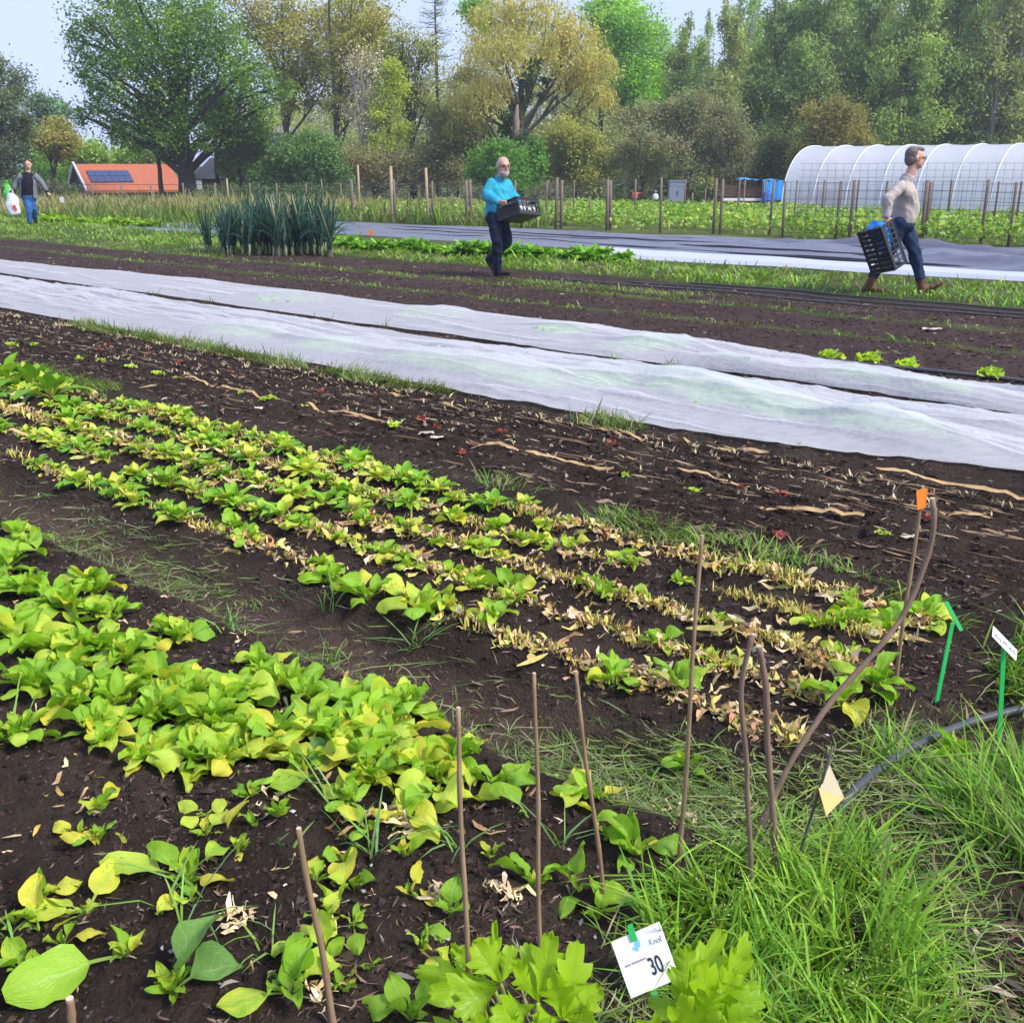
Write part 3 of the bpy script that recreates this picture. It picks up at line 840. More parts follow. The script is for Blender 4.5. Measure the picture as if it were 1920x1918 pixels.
# sparse plants in the foreground: (px, py, up, out, lie, young, size, yellow, label, [(azimuth, kind, size)])
FRONT = [
 (350, 1652, 0, 0, 0, 12, 0.95, 0.7, "cut back spinach stump with one round yellow leaf and a drooping spotted one", [(438, 1655, 'ylie', 1.15), (62, 'gout', 0.8), (190, 1632, 'ylie', 0.7)]),
 (165, 1722, 0, 0, 0, 5, 0.6, 0.9, "yellowing spinach plant with black spotted curled leaves near the frame's left edge", [(45, 1722, 'ylie', 0.9), (80, 1690, 'ylie', 0.9), (222, 1628, 'ylie', 1.1), (100, 1750, 'ylie', 0.8)]),
 (235, 1795, 0, 0, 0, 8, 0.85, 0.5, "small spinach stump with one long light green leaf lying towards the camera", [(14, 1885, 'glie', 1.0), (60, 'gup', 0.55)]),
 (325, 1862, 0, 0, 0, 11, 0.95, 0.1, "curly spinach stump beside a large folded blue green leaf", [(-50, 'bup', 1.35), (-75, 'bout', 0.95), (418, 1795, 'blie', 0.9)]),
 (545, 1868, 2, 1, 0, 6, 0.9, 0.2, "spinach plant with one broad leaf lying flat to the left below the cane", [(408, 1895, 'glie', 0.95), (-30, 'gup', 0.8)]),
 (602, 1800, 3, 3, 0, 5, 0.8, 0.35, "bright spinach plant right beside the short thick cane", []),
 (660, 1655, 2, 0, 0, 4, 0.8, 0.1, "single small upright spinach plant on bare soil", []),
 (592, 1655, 0, 0, 1, 5, 0.65, 0.4, "tiny spinach stump with thin stems left of the small upright plant", []),
 (470, 1500, 0, 0, 0, 9, 0.75, 0.3, "spinach stump with one curled light green leaf reaching right", [(592, 1465, 'glie', 0.9), (-60, 'gout', 0.6), (428, 1562, 'ylie', 0.9)]),
 (385, 1525, 0, 0, 0, 2, 0.5, 0.9, "fallen yellow spinach leaves in a small heap", [(333, 1500, 'ylie', 1.0), (425, 1500, 'ylie', 1.0), (338, 1540, 'ylie', 1.0)]),
 (700, 1470, 1, 3, 1, 4, 0.85, 0.5, "spinach plant with broad yellowish leaves left of the tall thin cane", []),
 (660, 1505, 1, 2, 1, 7, 0.8, 0.4, "spinach plant with cut stems and yellow leaves at the bed's edge", []),
 (760, 1545, 1, 3, 2, 6, 0.85, 0.6, "yellow withered spinach plant with holes in its leaves", []),
 (822, 1500, 1, 4, 1, 5, 0.9, 0.5, "spinach plant with speckled leaves touching the tall thin cane", []),
 (690, 1555, 0, 3, 1, 3, 0.8, 0.5, "spinach plant with drooping pale leaves and grass growing through it", []),
 (935, 1470, 4, 2, 0, 5, 0.75, 0.15, "compact upright spinach plant between two canes", [(-40, 'glie', 0.75)]),
 (990, 1540, 0, 0, 0, 1, 0.6, 0.4, "single broad spinach leaf on its stem leaning to the left", [(60, 'gout', 0.8)]),
 (880, 1495, 0, 2, 1, 0, 0.75, 0.8, "pair of flat yellow spinach leaves beside the tall thin cane", []),
 (1060, 1500, 0, 2, 2, 1, 0.75, 0.7, "thin yellow spinach leaves between the second and third cane", []),
 (1112, 1495, 3, 1, 1, 6, 0.75, 0.2, "spinach plant with one square yellow leaf right behind a thin cane", []),
 (1190, 1600, 5, 2, 0, 7, 0.85, 0.05, "fresh upright bunch of spinach leaves beside the grass edge", [(-85, 'ylie', 0.6), (150, 'glie', 0.55)]),
 (1000, 1655, 1, 1, 0, 9, 0.8, 0.1, "bright regrowing spinach rosette behind a thin cane", [(-70, 'gout', 0.6)]),
 (1080, 1655, 1, 1, 0, 2, 0.7, 0.1, "spindly spinach plant with three small spoon shaped leaves", [(160, 'glie', 0.7), (-30, 'gup', 0.8)]),
 (1118, 1715, 2, 1, 0, 5, 0.75, 0.15, "small spinach plant at the foot of the leaning thin cane", [(-65, 'gout', 0.65)]),
 (842, 1715, 2, 1, 1, 5, 0.8, 0.3, "small spinach plant with dead leaves just left of the tall thin cane", []),
 (770, 1680, 0, 0, 1, 5, 0.7, 0.5, "two tiny yellow green spinach sprouts with a dry leaf", []),
 (918, 1600, 0, 0, 0, 6, 0.75, 0.6, "small pale spinach rosette between the tall cane and the second cane", []),
 (690, 1815, 0, 0, 0, 3, 0.5, 0.6, "tiny yellow spinach sprout in bare soil", []),
 (770, 1900, 3, 2, 0, 4, 0.8, 0.1, "light green spinach plant half hidden by the lovage leaves", []),
 (1140, 1570, 0, 1, 1, 5, 0.55, 0.4, "small greyish spinach seedling left of the fresh upright bunch", []),
 (25, 1745, 0, 0, 0, 3, 0.6, 0.2, "thin sprout of spinach at the left frame edge", []),
 (560, 1795, 1, 0, 0, 5, 0.6, 0.4, "tiny spinach sprout just left of the short thick cane", []),
]
for (px, py, up, out, lie, yng, sz, yel, lab, extra) in FRONT:
    gx, gy, _ = G(px, py)
    root = spinach(gx, gy, lab, "spinach plants of the near bed", up, out, lie, yng, sz * 0.9, yel)
    for e in extra:
        if len(e) == 4:
            tx, ty, kind, s_ = e
            gx2, gy2, _ = G(tx, ty, 0.02); dx, dy = gx2 - gx, gy2 - gy
            o = link("leaf", LEAF[kind][(tx + ty) % len(LEAF[kind])], root)
            L_ = math.hypot(dx, dy) / 0.165; o.scale = (max(L_, 0.6) * s_, L_, max(L_, 0.6)); o.rotation_euler = (0.05, random.uniform(-0.12, 0.12), math.atan2(-dx, dy)); o.location = (0, 0, 0.008)
            continue
        az, kind, s_ = e
        lone_leaf(root, 0, 0, az, kind, s_, (random.uniform(-0.05, 0.1), random.uniform(-0.2, 0.2)))

# stray small plants between them
stray = 0
while stray < 26:
    px, py = random.uniform(30, 1180), random.uniform(1470, 1850)
    gx, gy, _ = G(px, py); s_, t_ = st(gx, gy)
    if s_ < 1.05 or t_ > 1.85: continue
    if any(abs(px - f[0]) < 45 and abs(py - f[1]) < 35 for f in FRONT): continue
    if 640 > px and py < 1530: continue
    spinach(gx, gy, "tiny stray spinach sprout on the bare soil of the near bed", "stray spinach sprouts of the near bed", random.choice((0, 1, 2)), random.choice((0, 1)), random.choice((0, 1)), random.choice((3, 5, 7)), random.uniform(0.45, 0.75), 0.45)
    stray += 1
# thick growth at the left of the near bed
DENSE = [(20, 1065, 1.2), (60, 1120, 1.1), (130, 1150, 1.15), (165, 1100, 1.0), (215, 1165, 1.0), (340, 1200, 0.9), (30, 1205, 1.2), (95, 1230, 1.15), (165, 1225, 1.2), (240, 1235, 1.1),
 (300, 1290, 1.1), (60, 1300, 1.1), (135, 1320, 1.15), (215, 1330, 1.2), (290, 1350, 1.15), (365, 1310, 1.1), (400, 1360, 1.15), (450, 1320, 1.1), (545, 1300, 1.0), (590, 1380, 1.1),
 (655, 1335, 1.05), (700, 1370, 1.2), (640, 1400, 1.0), (740, 1400, 1.15), (690, 1440, 1.05), (520, 1395, 0.95), (455, 1400, 1.0), (370, 1430, 1.0), (290, 1425, 0.95), (430, 1435, 0.9), (790, 1450, 0.95),
 (845, 1430, 0.9), (30, 1010, 1.0), (180, 1380, 0.9), (560, 1440, 0.8), (50, 1385, 0.8), (745, 1345, 0.95), (490, 1260, 0.8)]
DENSE = DENSE + [(px + random.uniform(-38, 38), py + random.uniform(-26, 26), sz * 0.9) for px, py, sz in DENSE]
for i, (px, py, sz) in enumerate(DENSE):
    gx, gy, _ = G(px, py)
    low = py > 1390
    if px < 260 and py < 1260: lab = "big leafy spinach plant in the thick growth by the left frame edge"
    elif px < 520 and not low: lab = "lush spinach plant in the middle of the thick patch"
    elif not low: lab = "broad leaved spinach plant at the right tip of the thick patch"
    else: lab = "yellowing spinach plant along the lower fringe of the thick patch"
    spinach(gx, gy, lab, lab.replace("plant", "plants"), random.choice((6, 7, 8)), random.choice((3, 4, 5)), 1, random.choice((4, 6)), sz * 0.82, 0.48 if low else 0.13,
            'b' if random.random() < 0.05 else 'g')

# spinach in rows on the second bed: nearer ones with separate leaves, far ones small
def small_plant_mesh(seed, k, size, yel, stem=False):
    r = np.random.default_rng(seed)
    mb = MB()
    for i in range(k):
        inner = i < k * 0.45
        L = size * r.uniform(0.7, 1.1) * (0.8 if inner else 1.0)
        Pn, lc = leaf_sheet(L, L * r.uniform(0.17, 0.24), 0.36, r.uniform(1.1, 1.4) if inner else r.uniform(0.6, 1.0), r.uniform(0.5, 1.0) if inner else r.uniform(0.8, 1.5), r.uniform(-0.2, 0.6), 0.22, seed * 50 + i, nu=7, nv=3, pw=0.003, pucker=0.003)
        a = i * 2.4 + r.uniform(-0.4, 0.4)
        Rm = np.array([[cos(a), -sin(a), 0], [sin(a), cos(a), 0], [0, 0, 1]])
        Pn = Pn @ Rm.T
        g = np.array([(0.22, 0.42, 0.025), (0.32, 0.50, 0.045), (0.15, 0.34, 0.022)][r.integers(0, 3)])
        if r.random() < yel: g = np.array((0.52, 0.54, 0.08))
        uu = lc[..., 0:1]
        c = np.array((0.50, 0.42, 0.10)) * (1 - np.clip(uu * 2.2, 0, 1)) + g * np.clip(uu * 2.2, 0, 1)
        mb.grid(Pn, c)
    return mb.data("spinach_plant", "crop_leaf", True)
ROWMESH = [small_plant_mesh(200 + i, 15 + i % 5, 0.10 + 0.012 * (i % 4), 0.22 + 0.10 * (i % 3)) for i in range(12)]
ROWS = [2.45, 2.73, 3.00, 3.27, 3.52]
ROWNAME = ["nearest row by the trodden path", "second row from the trodden path", "middle row of the second bed", "fourth row from the trodden path", "farthest row by the grassy edge"]
cnt = 0
for ri, t0 in enumerate(ROWS):
    s = 1.02
    while s < 11.5:
        s += random.uniform(0.06, 0.15) * (1 if s < 5 else 1.15)
        thin = fbm(np.array([s * 0.9]), np.array([t0 * 3]), 1.0, 97)[0]
        if ri == 0 and s > 5.5: continue
        if ri == 0 and random.random() < 0.35: continue
        if random.random() < 0.12: continue
        if s < 2.6 and random.random() < (0.62 if ri < 3 else 0.35): continue
        if thin < 0.34: continue
        x, y = xy(s, t0 + random.gauss(0, 0.03))
        if abs(x) > 0.56 * y + 0.3: continue
        d = math.hypot(x, y)
        size = random.uniform(0.7, 1.25) * (0.85 if s < 2.0 else 1.0)
        lab = "small bright spinach plant in the " + ROWNAME[ri]
        if d < 4.6:
            spinach(x, y, lab, "spinach in the " + ROWNAME[ri], random.choice((4, 5, 6)), random.choice((3, 4, 5)), random.choice((0, 0, 1)), 8, size * 0.52, 0.42)
        else:
            o = link("spinach_plant", random.choice(ROWMESH))
            o.location = (x, y, gz1(x, y) - 0.005); o.rotation_euler = (0, 0, random.uniform(0, 6.28)); o.scale = (size * 1.0,) * 3
            tag(o, lab, "spinach", "spinach in the " + ROWNAME[ri])
        cnt += 1
# the leafy bushy plants at the right end of the second bed and a few single big ones
for px, py, sz, lab in [(1580, 1330, 1.0, "large spinach plant with grass in front of the bent branch's foot"), (1640, 1290, 1.05, "big spinach plant right of the bent branch near the bed's end"),
    (1665, 1180, 0.95, "leafy spinach plant just left of the orange tagged cane"), (1730, 1160, 1.0, "leafy spinach plant behind the green label stake"), (1600, 1160, 0.9, "spinach plant behind the bent branch"),
    (1790, 1410, 0.8, "broad leaved plant with one yellow leaf growing beside the black pipe"), (1150, 1290, 0.85, "spinach plant with one pale broad leaf at the bed's near edge"),
    (790, 1160, 1.15, "tall spinach plant overhanging the trodden path"), (690, 1130, 1.1, "bushy spinach plant at the corner of the trodden path"), (620, 1095, 0.9, "spinach plant with grass stems beside the trodden path"),
    (1270, 1300, 0.8, "single upright spinach plant left of the tall thin cane"), (440, 990, 0.95, "spinach plant with spoon shaped leaves on the bank above the path"), (955, 1105, 0.95, "tall fresh spinach plant standing among dry leaves"),
    (1290, 1410, 0.6, "small spinach plant just left of the two bare branches"), (930, 1170, 0.75, "small dark green spinach plant on bare soil")]:
    gx, gy, _ = G(px, py)
    spinach(gx, gy, lab, None, 4, 4, 1, 5, sz * 0.9, 0.2)
for px, py, lab in [(18, 722, "bushy tall spinach plant at the far left end of the second bed"), (62, 728, "second bushy spinach plant at the far left end of the second bed"), (98, 748, "third bushy spinach plant at the far left end of the second bed")]:
    gx, gy, _ = G(px, py)
    o = link("spinach_plant", ROWMESH[px % 12]); o.location = (gx, gy, gz1(gx, gy)); o.scale = (2.6, 2.6, 2.5); tag(o, lab, "spinach")

# dry cut leaves and stem stubs along the rows
mb = MB()
DRY = [(0.48, 0.32, 0.16), (0.56, 0.41, 0.23), (0.40, 0.25, 0.11), (0.60, 0.47, 0.29), (0.46, 0.33, 0.09)]
for ri, t0 in enumerate(ROWS):
    n_ = 2500
    s = 1.0 + 9.5 * rng.random(n_) ** 1.15; t = t0 + rng.normal(0, 0.034, n_)
    x, y = xy(s, t)
    k = (rng.random(n_) < sstep(0.32, 0.56, fbm(s, t * 0.3 + ri * 7, 1.6, 91)) * np.clip(1.15 - s * 0.035, 0.4, 1)) & (np.abs(x) < 0.6 * y + 0.3)
    s, x, y = s[k], x[k], y[k]; n_ = len(x)
    p = np.stack([x, y, gz(x, y) + rng.uniform(0.002, 0.02, n_)], 1)
    L = rng.gamma(2.0, 0.016, n_) + 0.012
    strips(mb, p, L, np.clip(L * rng.uniform(0.12, 0.55, n_), 0.003, 0.022), rng.uniform(0, 6.3, n_), rng.normal(0, 0.55, n_), 0.011, pick(DRY + [(0.50, 0.44, 0.14), (0.42, 0.42, 0.10)], n_, 0.25), seg=4, roll=1.4)
    n2 = 2600
    s = 1.0 + 9.0 * rng.random(n2) ** 1.4; t = t0 + rng.normal(0, 0.022, n2)
    k = rng.random(n2) < sstep(0.42, 0.60, fbm(s, t * 0.2 + ri * 7, 3.2, 92))
    s, t = s[k], t[k]; x, y = xy(s, t)
    p = np.stack([x, y, gz(x, y)], 1); n2 = len(x)
    blades(mb, p, rng.uniform(0.02, 0.055, n2), rng.uniform(0.004, 0.008, n2), rng.uniform(0, 6.3, n2), np.abs(rng.normal(0.3, 0.25, n2)), rng.uniform(0, 0.3, n2), pick([(0.55, 0.40, 0.08), (0.50, 0.42, 0.12), (0.58, 0.36, 0.12)], n2), pick([(0.56, 0.52, 0.14), (0.48, 0.50, 0.12)], n2))
# scraps in the near bed
p, s, t = scatter(700, 0.9, 4.5, 0.6, 1.9, lambda x, y, s, t: sstep(0.5, 0.62, fbm(x, y, 2.6, 93)))
n_ = len(p); p[:, 2] += rng.uniform(0.003, 0.015, n_)
L = rng.gamma(3, 0.008, n_) + 0.010
strips(mb, p, L, np.clip(L * rng.uniform(0.15, 0.45, n_), 0.003, 0.013), rng.uniform(0, 6.3, n_), rng.normal(0, 0.5, n_), 0.008, pick(DRY, n_, 0.15))
for px, py, k in [(440, 1735, 26), (600, 1880, 14), (770, 1545, 40), (830, 1690, 16), (740, 1530, 24), (950, 1690, 22), (520, 1500, 8), (1270, 1500, 20)]:
    gx, gy, _ = G(px, py)
    x = gx + rng.normal(0, 0.02, k); y = gy + rng.normal(0, 0.02, k)
    p = np.stack([x, y, gz(x, y) + rng.uniform(0.004, 0.022, k)], 1)
    strips(mb, p, rng.uniform(0.02, 0.055, k), rng.uniform(0.004, 0.016, k), rng.uniform(0, 6.3, k), rng.normal(0, 0.7, k), 0.010, pick([(0.72, 0.58, 0.36), (0.6, 0.45, 0.24)], k, 0.12))
tag(mb.obj("dry_leaf_litter", "litter"), "dry beige cut leaves and stem stubs along the spinach rows", "leaf litter", kind="stuff")

# loose grass weeds growing in the near bed
mb = MB()
for px, py, k, hh in [(375, 1690, 3, 0.26), (300, 1720, 3, 0.20), (360, 1730, 5, 0.15), (540, 1590, 5, 0.07), (650, 1570, 5, 0.14), (640, 1500, 6, 0.14), (860, 1590, 8, 0.14), (30, 1390, 9, 0.2), (90, 1300, 6, 0.22), (620, 1200, 10, 0.14), (430, 1180, 7, 0.12), (510, 1780, 7, 0.14), (700, 1600, 8, 0.14), (1050, 1580, 7, 0.15), (15, 1760, 6, 0.07), (620, 1130, 10, 0.16), (780, 1190, 16, 0.13)]:
    gx, gy, _ = G(px, py)
    x = gx + rng.normal(0, 0.012, k); y = gy + rng.normal(0, 0.012, k)
    p = np.stack([x, y, gz(x, y)], 1)
    blades(mb, p, hh * rng.uniform(0.5, 1.1, k), rng.uniform(0.004, 0.008, k), rng.uniform(0, 6.3, k), rng.uniform(0.1, 0.8, k), rng.uniform(0.1, 1.0, k), pick([(0.16, 0.33, 0.05), (0.22, 0.38, 0.08), (0.18, 0.34, 0.11)], k))
tag(mb.obj("weed_grass", "grass_blade"), "single long grass blades growing among the spinach", "grass", kind="stuff")

# ------------------------------------------------------------------ lovage in front
n = NT("lovage_leaf")
lc = n.attr("lc").outputs['Vector']
sx = n.a("SeparateXYZ"); n.l(lc, sx.inputs[0])
av = n.math('ABSOLUTE', sx.outputs[1])
rnd = n.a("ObjectInfo").outputs['Random']
nz = n.noise(8, 3, n.pos())
col = n.mix(nz.outputs['Fac'], (0.30, 0.52, 0.012), (0.42, 0.62, 0.02))
col = n.mix(n.math('MULTIPLY', rnd, 0.5), col, (0.19, 0.42, 0.02))
rib = n.ramp(av, [(0.02, (1, 1, 1)), (0.06, (0, 0, 0))])
vph = n.math('FRACT', n.math('SUBTRACT', n.math('MULTIPLY', sx.outputs[0], 7.0), n.math('MULTIPLY', av, 2.6)))
vein = n.ramp(n.math('ABSOLUTE', n.math('SUBTRACT', vph, 0.5)), [(0.02, (1, 1, 1)), (0.10, (0, 0, 0))])
vm = n.math('MAXIMUM', rib, n.math('MULTIPLY', vein, 0.5))
col = n.mix(n.math('MULTIPLY', vm, 0.4), col, (0.50, 0.58, 0.15))
nor = n.bump(n.math('SUBTRACT', n.math('MULTIPLY', nz.outputs['Fac'], 0.4), vm), 0.6, 0.002)
tr = n.a("BsdfTranslucent"); n.l(n.mix(1.0, col, (1.25, 1.15, 0.4), 'MULTIPLY'), tr.inputs['Color'])
n.done(n.mixs(0.5, n.pbr(col, 0.42, nor, 0.35), tr.outputs[0]))
simple("lovage_stem", (0.34, 0.42, 0.10), 0.5, 0.12, 30)

def lovage_leaflet(root, base, tip, width, nrm, teeth=4, fold=0.25, seed=0, ribs=0.0):
    "a wedge leaflet with pointed lobes at its outer half, from its base to its tip"
    r = np.random.default_rng(seed)
    base = np.array(base); tip = np.array(tip)
    ax = tip - base; L = np.linalg.norm(ax); ax /= L
    nrm = np.array(nrm, float); nrm -= ax * nrm.dot(ax); nrm /= np.linalg.norm(nrm)
    sd = np.cross(ax, nrm)
    nu, nv = 45, 9
    u = np.linspace(0, 1, nu); v = np.linspace(-1, 1, nv)
    env = np.where(u < 0.52, (u / 0.52) ** 1.15, 1 - ((u - 0.52) / 0.48) ** 1.15)
    env = np.maximum(env, 0.02)
    ph = (u * teeth * 1.45 + 0.15) % 1.0
    tooth = np.where(u > 0.30, 1 - 0.52 * (1 - ph) ** 0.9, 0.6)
    Pn = np.zeros((nu, nv, 3)); A = np.zeros((nu, nv, 3))
    bendk = r.uniform(-0.10, 0.22)
    for i in range(nu):
        side = v * width * env[i] * tooth[i]
        fwd = u[i] * L + 0.10 * L * (np.abs(v) ** 1.5) * tooth[i] * (u[i] > 0.2)
        fwd = np.minimum(fwd, L * (1 - 0.03 * np.abs(v)))
        up = fold * np.abs(v) * width * env[i] - bendk * L * u[i] ** 2 + 0.008 * sin(8 * u[i] + seed) * v * v + ribs * np.abs(((np.abs(v) * 2 + u[i] * 4) % 1) - 0.5) * width
        Pn[i] = base + fwd[:, None] * ax + side[:, None] * sd + up[:, None] * nrm
        A[i, :, 0] = u[i]; A[i, :, 1] = v
    o = MB().grid(Pn, (0.3, 0.5, 0.05), A)
    ob = o.obj("leaflet", "lovage_leaf", root, True, True)
    return ob

def lovage(label, bx, by, stems):
    "stems: list of (junction px, py, yd, [(tip px, py, yd, width)])"
    z0 = gz1(bx, by)
    root = empty("lovage_plant", (bx, by, z0), label, "lovage", "lovage plants in front")
    inv = np.array([bx, by, z0]); k = 0
    for (jx, jy, jd, tips) in stems:
        J = np.array(R(jx, jy, jd)) - inv
        b = MB()
        mid = J * 0.5 + np.array([0, 0, 0.04])
        tt = np.linspace(0, 1, 8)[:, None]
        pts = (1 - tt) ** 2 * np.array([0.01 * random.uniform(-1, 1), 0, -0.01]) + 2 * tt * (1 - tt) * mid + tt ** 2 * J
        b.tube(pts, np.linspace(0.006, 0.0032, 8), 7)
        b.obj("stem", "lovage_stem", root, True)
        for (tx, ty, td, w) in tips:
            T = np.array(R(tx, ty, td)) - inv
            k += 1; w = w * 0.88
            face = np.array([random.uniform(-0.35, 0.35), -0.75, 0.65])
            lovage_leaflet(root, J + (T - J) * 0.04, T, w, face, random.choice((3, 4)), random.choice((0.2, 0.35, -0.15)), k + int(jx), 0.10 if jx > 1200 else 0.0)
    return root
lovage("spreading bright green lovage plant left of the numbered sign", 0.02, 1.42, [
    (940, 1845, 1.42, [(770, 1820, 1.46, 0.040), (850, 1905, 1.36, 0.045), (890, 1765, 1.44, 0.050), (800, 1860, 1.40, 0.042), (960, 1770, 1.46, 0.040)]),
    (925, 1850, 1.45, [(930, 1722, 1.52, 0.018), (838, 1765, 1.52, 0.020)]),
    (1010, 1880, 1.40, [(1035, 1745, 1.44, 0.046), (955, 1800, 1.38, 0.030), (985, 1765, 1.46, 0.040), (920, 1915, 1.33, 0.05)]),
    (1055, 1905, 1.38, [(1090, 1770, 1.42, 0.050), (1130, 1850, 1.40, 0.042), (1040, 1835, 1.34, 0.045), (1120, 1920, 1.34, 0.05), (1000, 1925, 1.32, 0.05)]),
    (960, 1940, 1.35, [(860, 1935, 1.32, 0.05), (1060, 1960, 1.30, 0.06), (930, 1880, 1.36, 0.045), (760, 1930, 1.40, 0.035)])])
lovage("upright bright green lovage plant with pleated leaves right of the numbered sign", 0.29, 1.38, [
    (1280, 1890, 1.40, [(1355, 1740, 1.46, 0.040), (1290, 1770, 1.44, 0.040), (1415, 1790, 1.46, 0.045), (1430, 1850, 1.42, 0.045)]),
    (1330, 1905, 1.36, [(1405, 1745, 1.44, 0.036), (1385, 1815, 1.36, 0.040), (1440, 1870, 1.36, 0.042), (1320, 1800, 1.34, 0.045), (1265, 1850, 1.36, 0.03)]),
    (1300, 1930, 1.34, [(1252, 1812, 1.40, 0.022), (1215, 1868, 1.38, 0.030), (1430, 1900, 1.32, 0.04), (1350, 1850, 1.30, 0.04)]),
    (1270, 1950, 1.32, [(1180, 1920, 1.30, 0.045), (1360, 1910, 1.28, 0.05), (1290, 1860, 1.30, 0.04), (1450, 1950, 1.28, 0.04)])])
# ------------------------------------------------------------------ canes, branches, labels
def wood(name, c1, c2, along=60):
    n = NT(name)
    oc = n.objc()
    mp = n.a("Mapping"); mp.inputs['Scale'].default_value = (1, 1, 0.12); n.l(oc, mp.inputs['Vector'])
    a = n.noise(along, 4, mp.outputs[0]); b = n.noise(9, 3, oc)
    f = n.math('MULTIPLY_ADD', b.outputs['Fac'], 0.6, n.math('MULTIPLY', a.outputs['Fac'], 0.5))
    n.done(n.pbr(n.ramp(f, [(0.3, c1), (0.75, c2)]), 0.75, n.bump(a.outputs['Fac'], 0.4, 0.002), 0.2))
wood("cane_bamboo", (0.17, 0.10, 0.055), (0.36, 0.25, 0.15))
wood("branch_bark", (0.11, 0.068, 0.048), (0.28, 0.19, 0.14))
wood("post_wood", (0.10, 0.075, 0.06), (0.24, 0.19, 0.155), 25)
wood("post_pale", (0.28, 0.20, 0.12), (0.48, 0.37, 0.25), 25)
simple("cut_wood", (0.5, 0.42, 0.32), 0.8)

def cane(label, base, top, yt, r=0.0042, mat="cane_bamboo", nodes=True, group=None, name="bamboo_cane"):
    b = np.array(G(*base)); b[2] = gz1(b[0], b[1]) - 0.04
    T = np.array(R(top[0], top[1], yt))
    k = 22; tt = np.linspace(0, 1, k)[:, None]
    w = np.stack([np.sin(tt[:, 0] * 9 + base[0]) * 0.0018, np.cos(tt[:, 0] * 7 + base[0]) * 0.0015, 0 * tt[:, 0]], 1)
    pts = b + (T - b) * tt + w - b
    rad = r * (1.1 - 0.25 * tt[:, 0])
    if nodes: rad = rad * (1 + 0.16 * ((np.arange(k) % 5) == 2))
    root = empty(name, b, label, "cane", group)
    m = MB(); m.tube(pts, rad, 8); m.obj("shaft", mat, root, True)
    m = MB(); m.tube([pts[-1] - 0.0005 * (pts[-1] - pts[-2]) / np.linalg.norm(pts[-1] - pts[-2]), pts[-1] + 0.0016 * (pts[-1] - pts[-2]) / np.linalg.norm(pts[-1] - pts[-2])], rad[-1] * 0.93, 8)
    m.obj("cut_end", "cut_wood", root)
    return root
gc = "canes stuck in the near bed"
cane("short thick cane leaning left among sparse spinach", (632, 1925), (560, 1553), 1.56, 0.0062, group=gc)
cane("cane stub just showing at the bottom frame edge", (150, 1990), (128, 1873), 1.45, 0.0085, group=gc)
cane("tall thin cane behind the left lovage plant", (884, 1985), (858, 1328), 1.50, 0.0046, group=gc)
cane("thin upright cane, the middle of three by the spinach", (1014, 1785), (1003, 1262), 1.78, 0.0045, group=gc)
cane("thin cane leaning left at the grass edge", (1142, 1700), (1078, 1260), 1.90, 0.0046, group=gc)
cane("tallest straight cane in front of the second bed", (1274, 1622), (1315, 1005), 2.08, 0.0050, group=gc)

def branch(label, pts, rad, knots=()):
    P3 = np.array(pts)
    # smooth the polyline
    k = 40; d = np.concatenate([[0], np.cumsum(np.linalg.norm(np.diff(P3, axis=0), axis=1))]); d /= d[-1]
    q = np.linspace(0, 1, k)
    S = np.stack([np.interp(q, d, P3[:, i]) for i in range(3)], 1)
    for _ in range(5): S[1:-1] = (S[:-2] + 2 * S[1:-1] + S[2:]) / 4
    rr = 0.84 * np.interp(q, [0, 1], rad) * (1 + 0.06 * np.sin(q * 60) + 0.05 * rng.normal(0, 1, k))
    root = empty("bare_branch", S[0], label, "branch", "bare branches stuck in the grass")
    m = MB(); m.tube(S - S[0], rr, 9)
    for kq, a in knots:
        i = int(kq * (k - 1)); m.ball(S[i] - S[0] + np.array([cos(a), sin(a) * 0.5, 0.3]) * rr[i] * 0.8, rr[i] * 0.62)
    m.obj("shaft", "branch_bark", root, True)
    m = MB(); dd = S[-1] - S[-2]; dd /= np.linalg.norm(dd)
    m.tube([S[-1] - S[0] - dd * 0.0004, S[-1] - S[0] + dd * 0.0016], rr[-1] * 0.95, 9); m.obj("cut_end", "cut_wood", root)
    return root
branch("long bent branch curving up to the right past the orange tag", [R(1385, 1680, 2.0)[:2] + (-0.05,), R(1422, 1560, 2.05), R(1480, 1430, 2.10), R(1560, 1310, 2.16), R(1640, 1225, 2.2), R(1700, 1150, 2.24), R(1742, 1040, 2.26), R(1757, 985, 2.27), R(1748, 935, 2.27)],
       (0.0085, 0.0078), ((0.45, 0.4), (0.62, 2.5), (0.9, 0.2)))
branch("slim kinked branch standing left of its twin", [G(1412, 1695)[:2] + (-0.04,), R(1408, 1600, 1.88), R(1400, 1480, 1.88), R(1402, 1440, 1.88), R(1390, 1330, 1.88), R(1388, 1285, 1.88), R(1402, 1220, 1.88), R(1412, 1190, 1.88)],
       (0.0072, 0.0062), ((0.5, 1.0), (0.66, 3.0)))
branch("thicker straight branch standing right of its twin", [G(1455, 1655)[:2] + (-0.04,), R(1452, 1560, 1.95), R(1445, 1470, 1.95), R(1438, 1380, 1.95), R(1438, 1290, 1.95), R(1428, 1235, 1.95), R(1423, 1212, 1.95)],
       (0.0098, 0.0080), ((0.42, 0.2), (0.75, 0.3)))

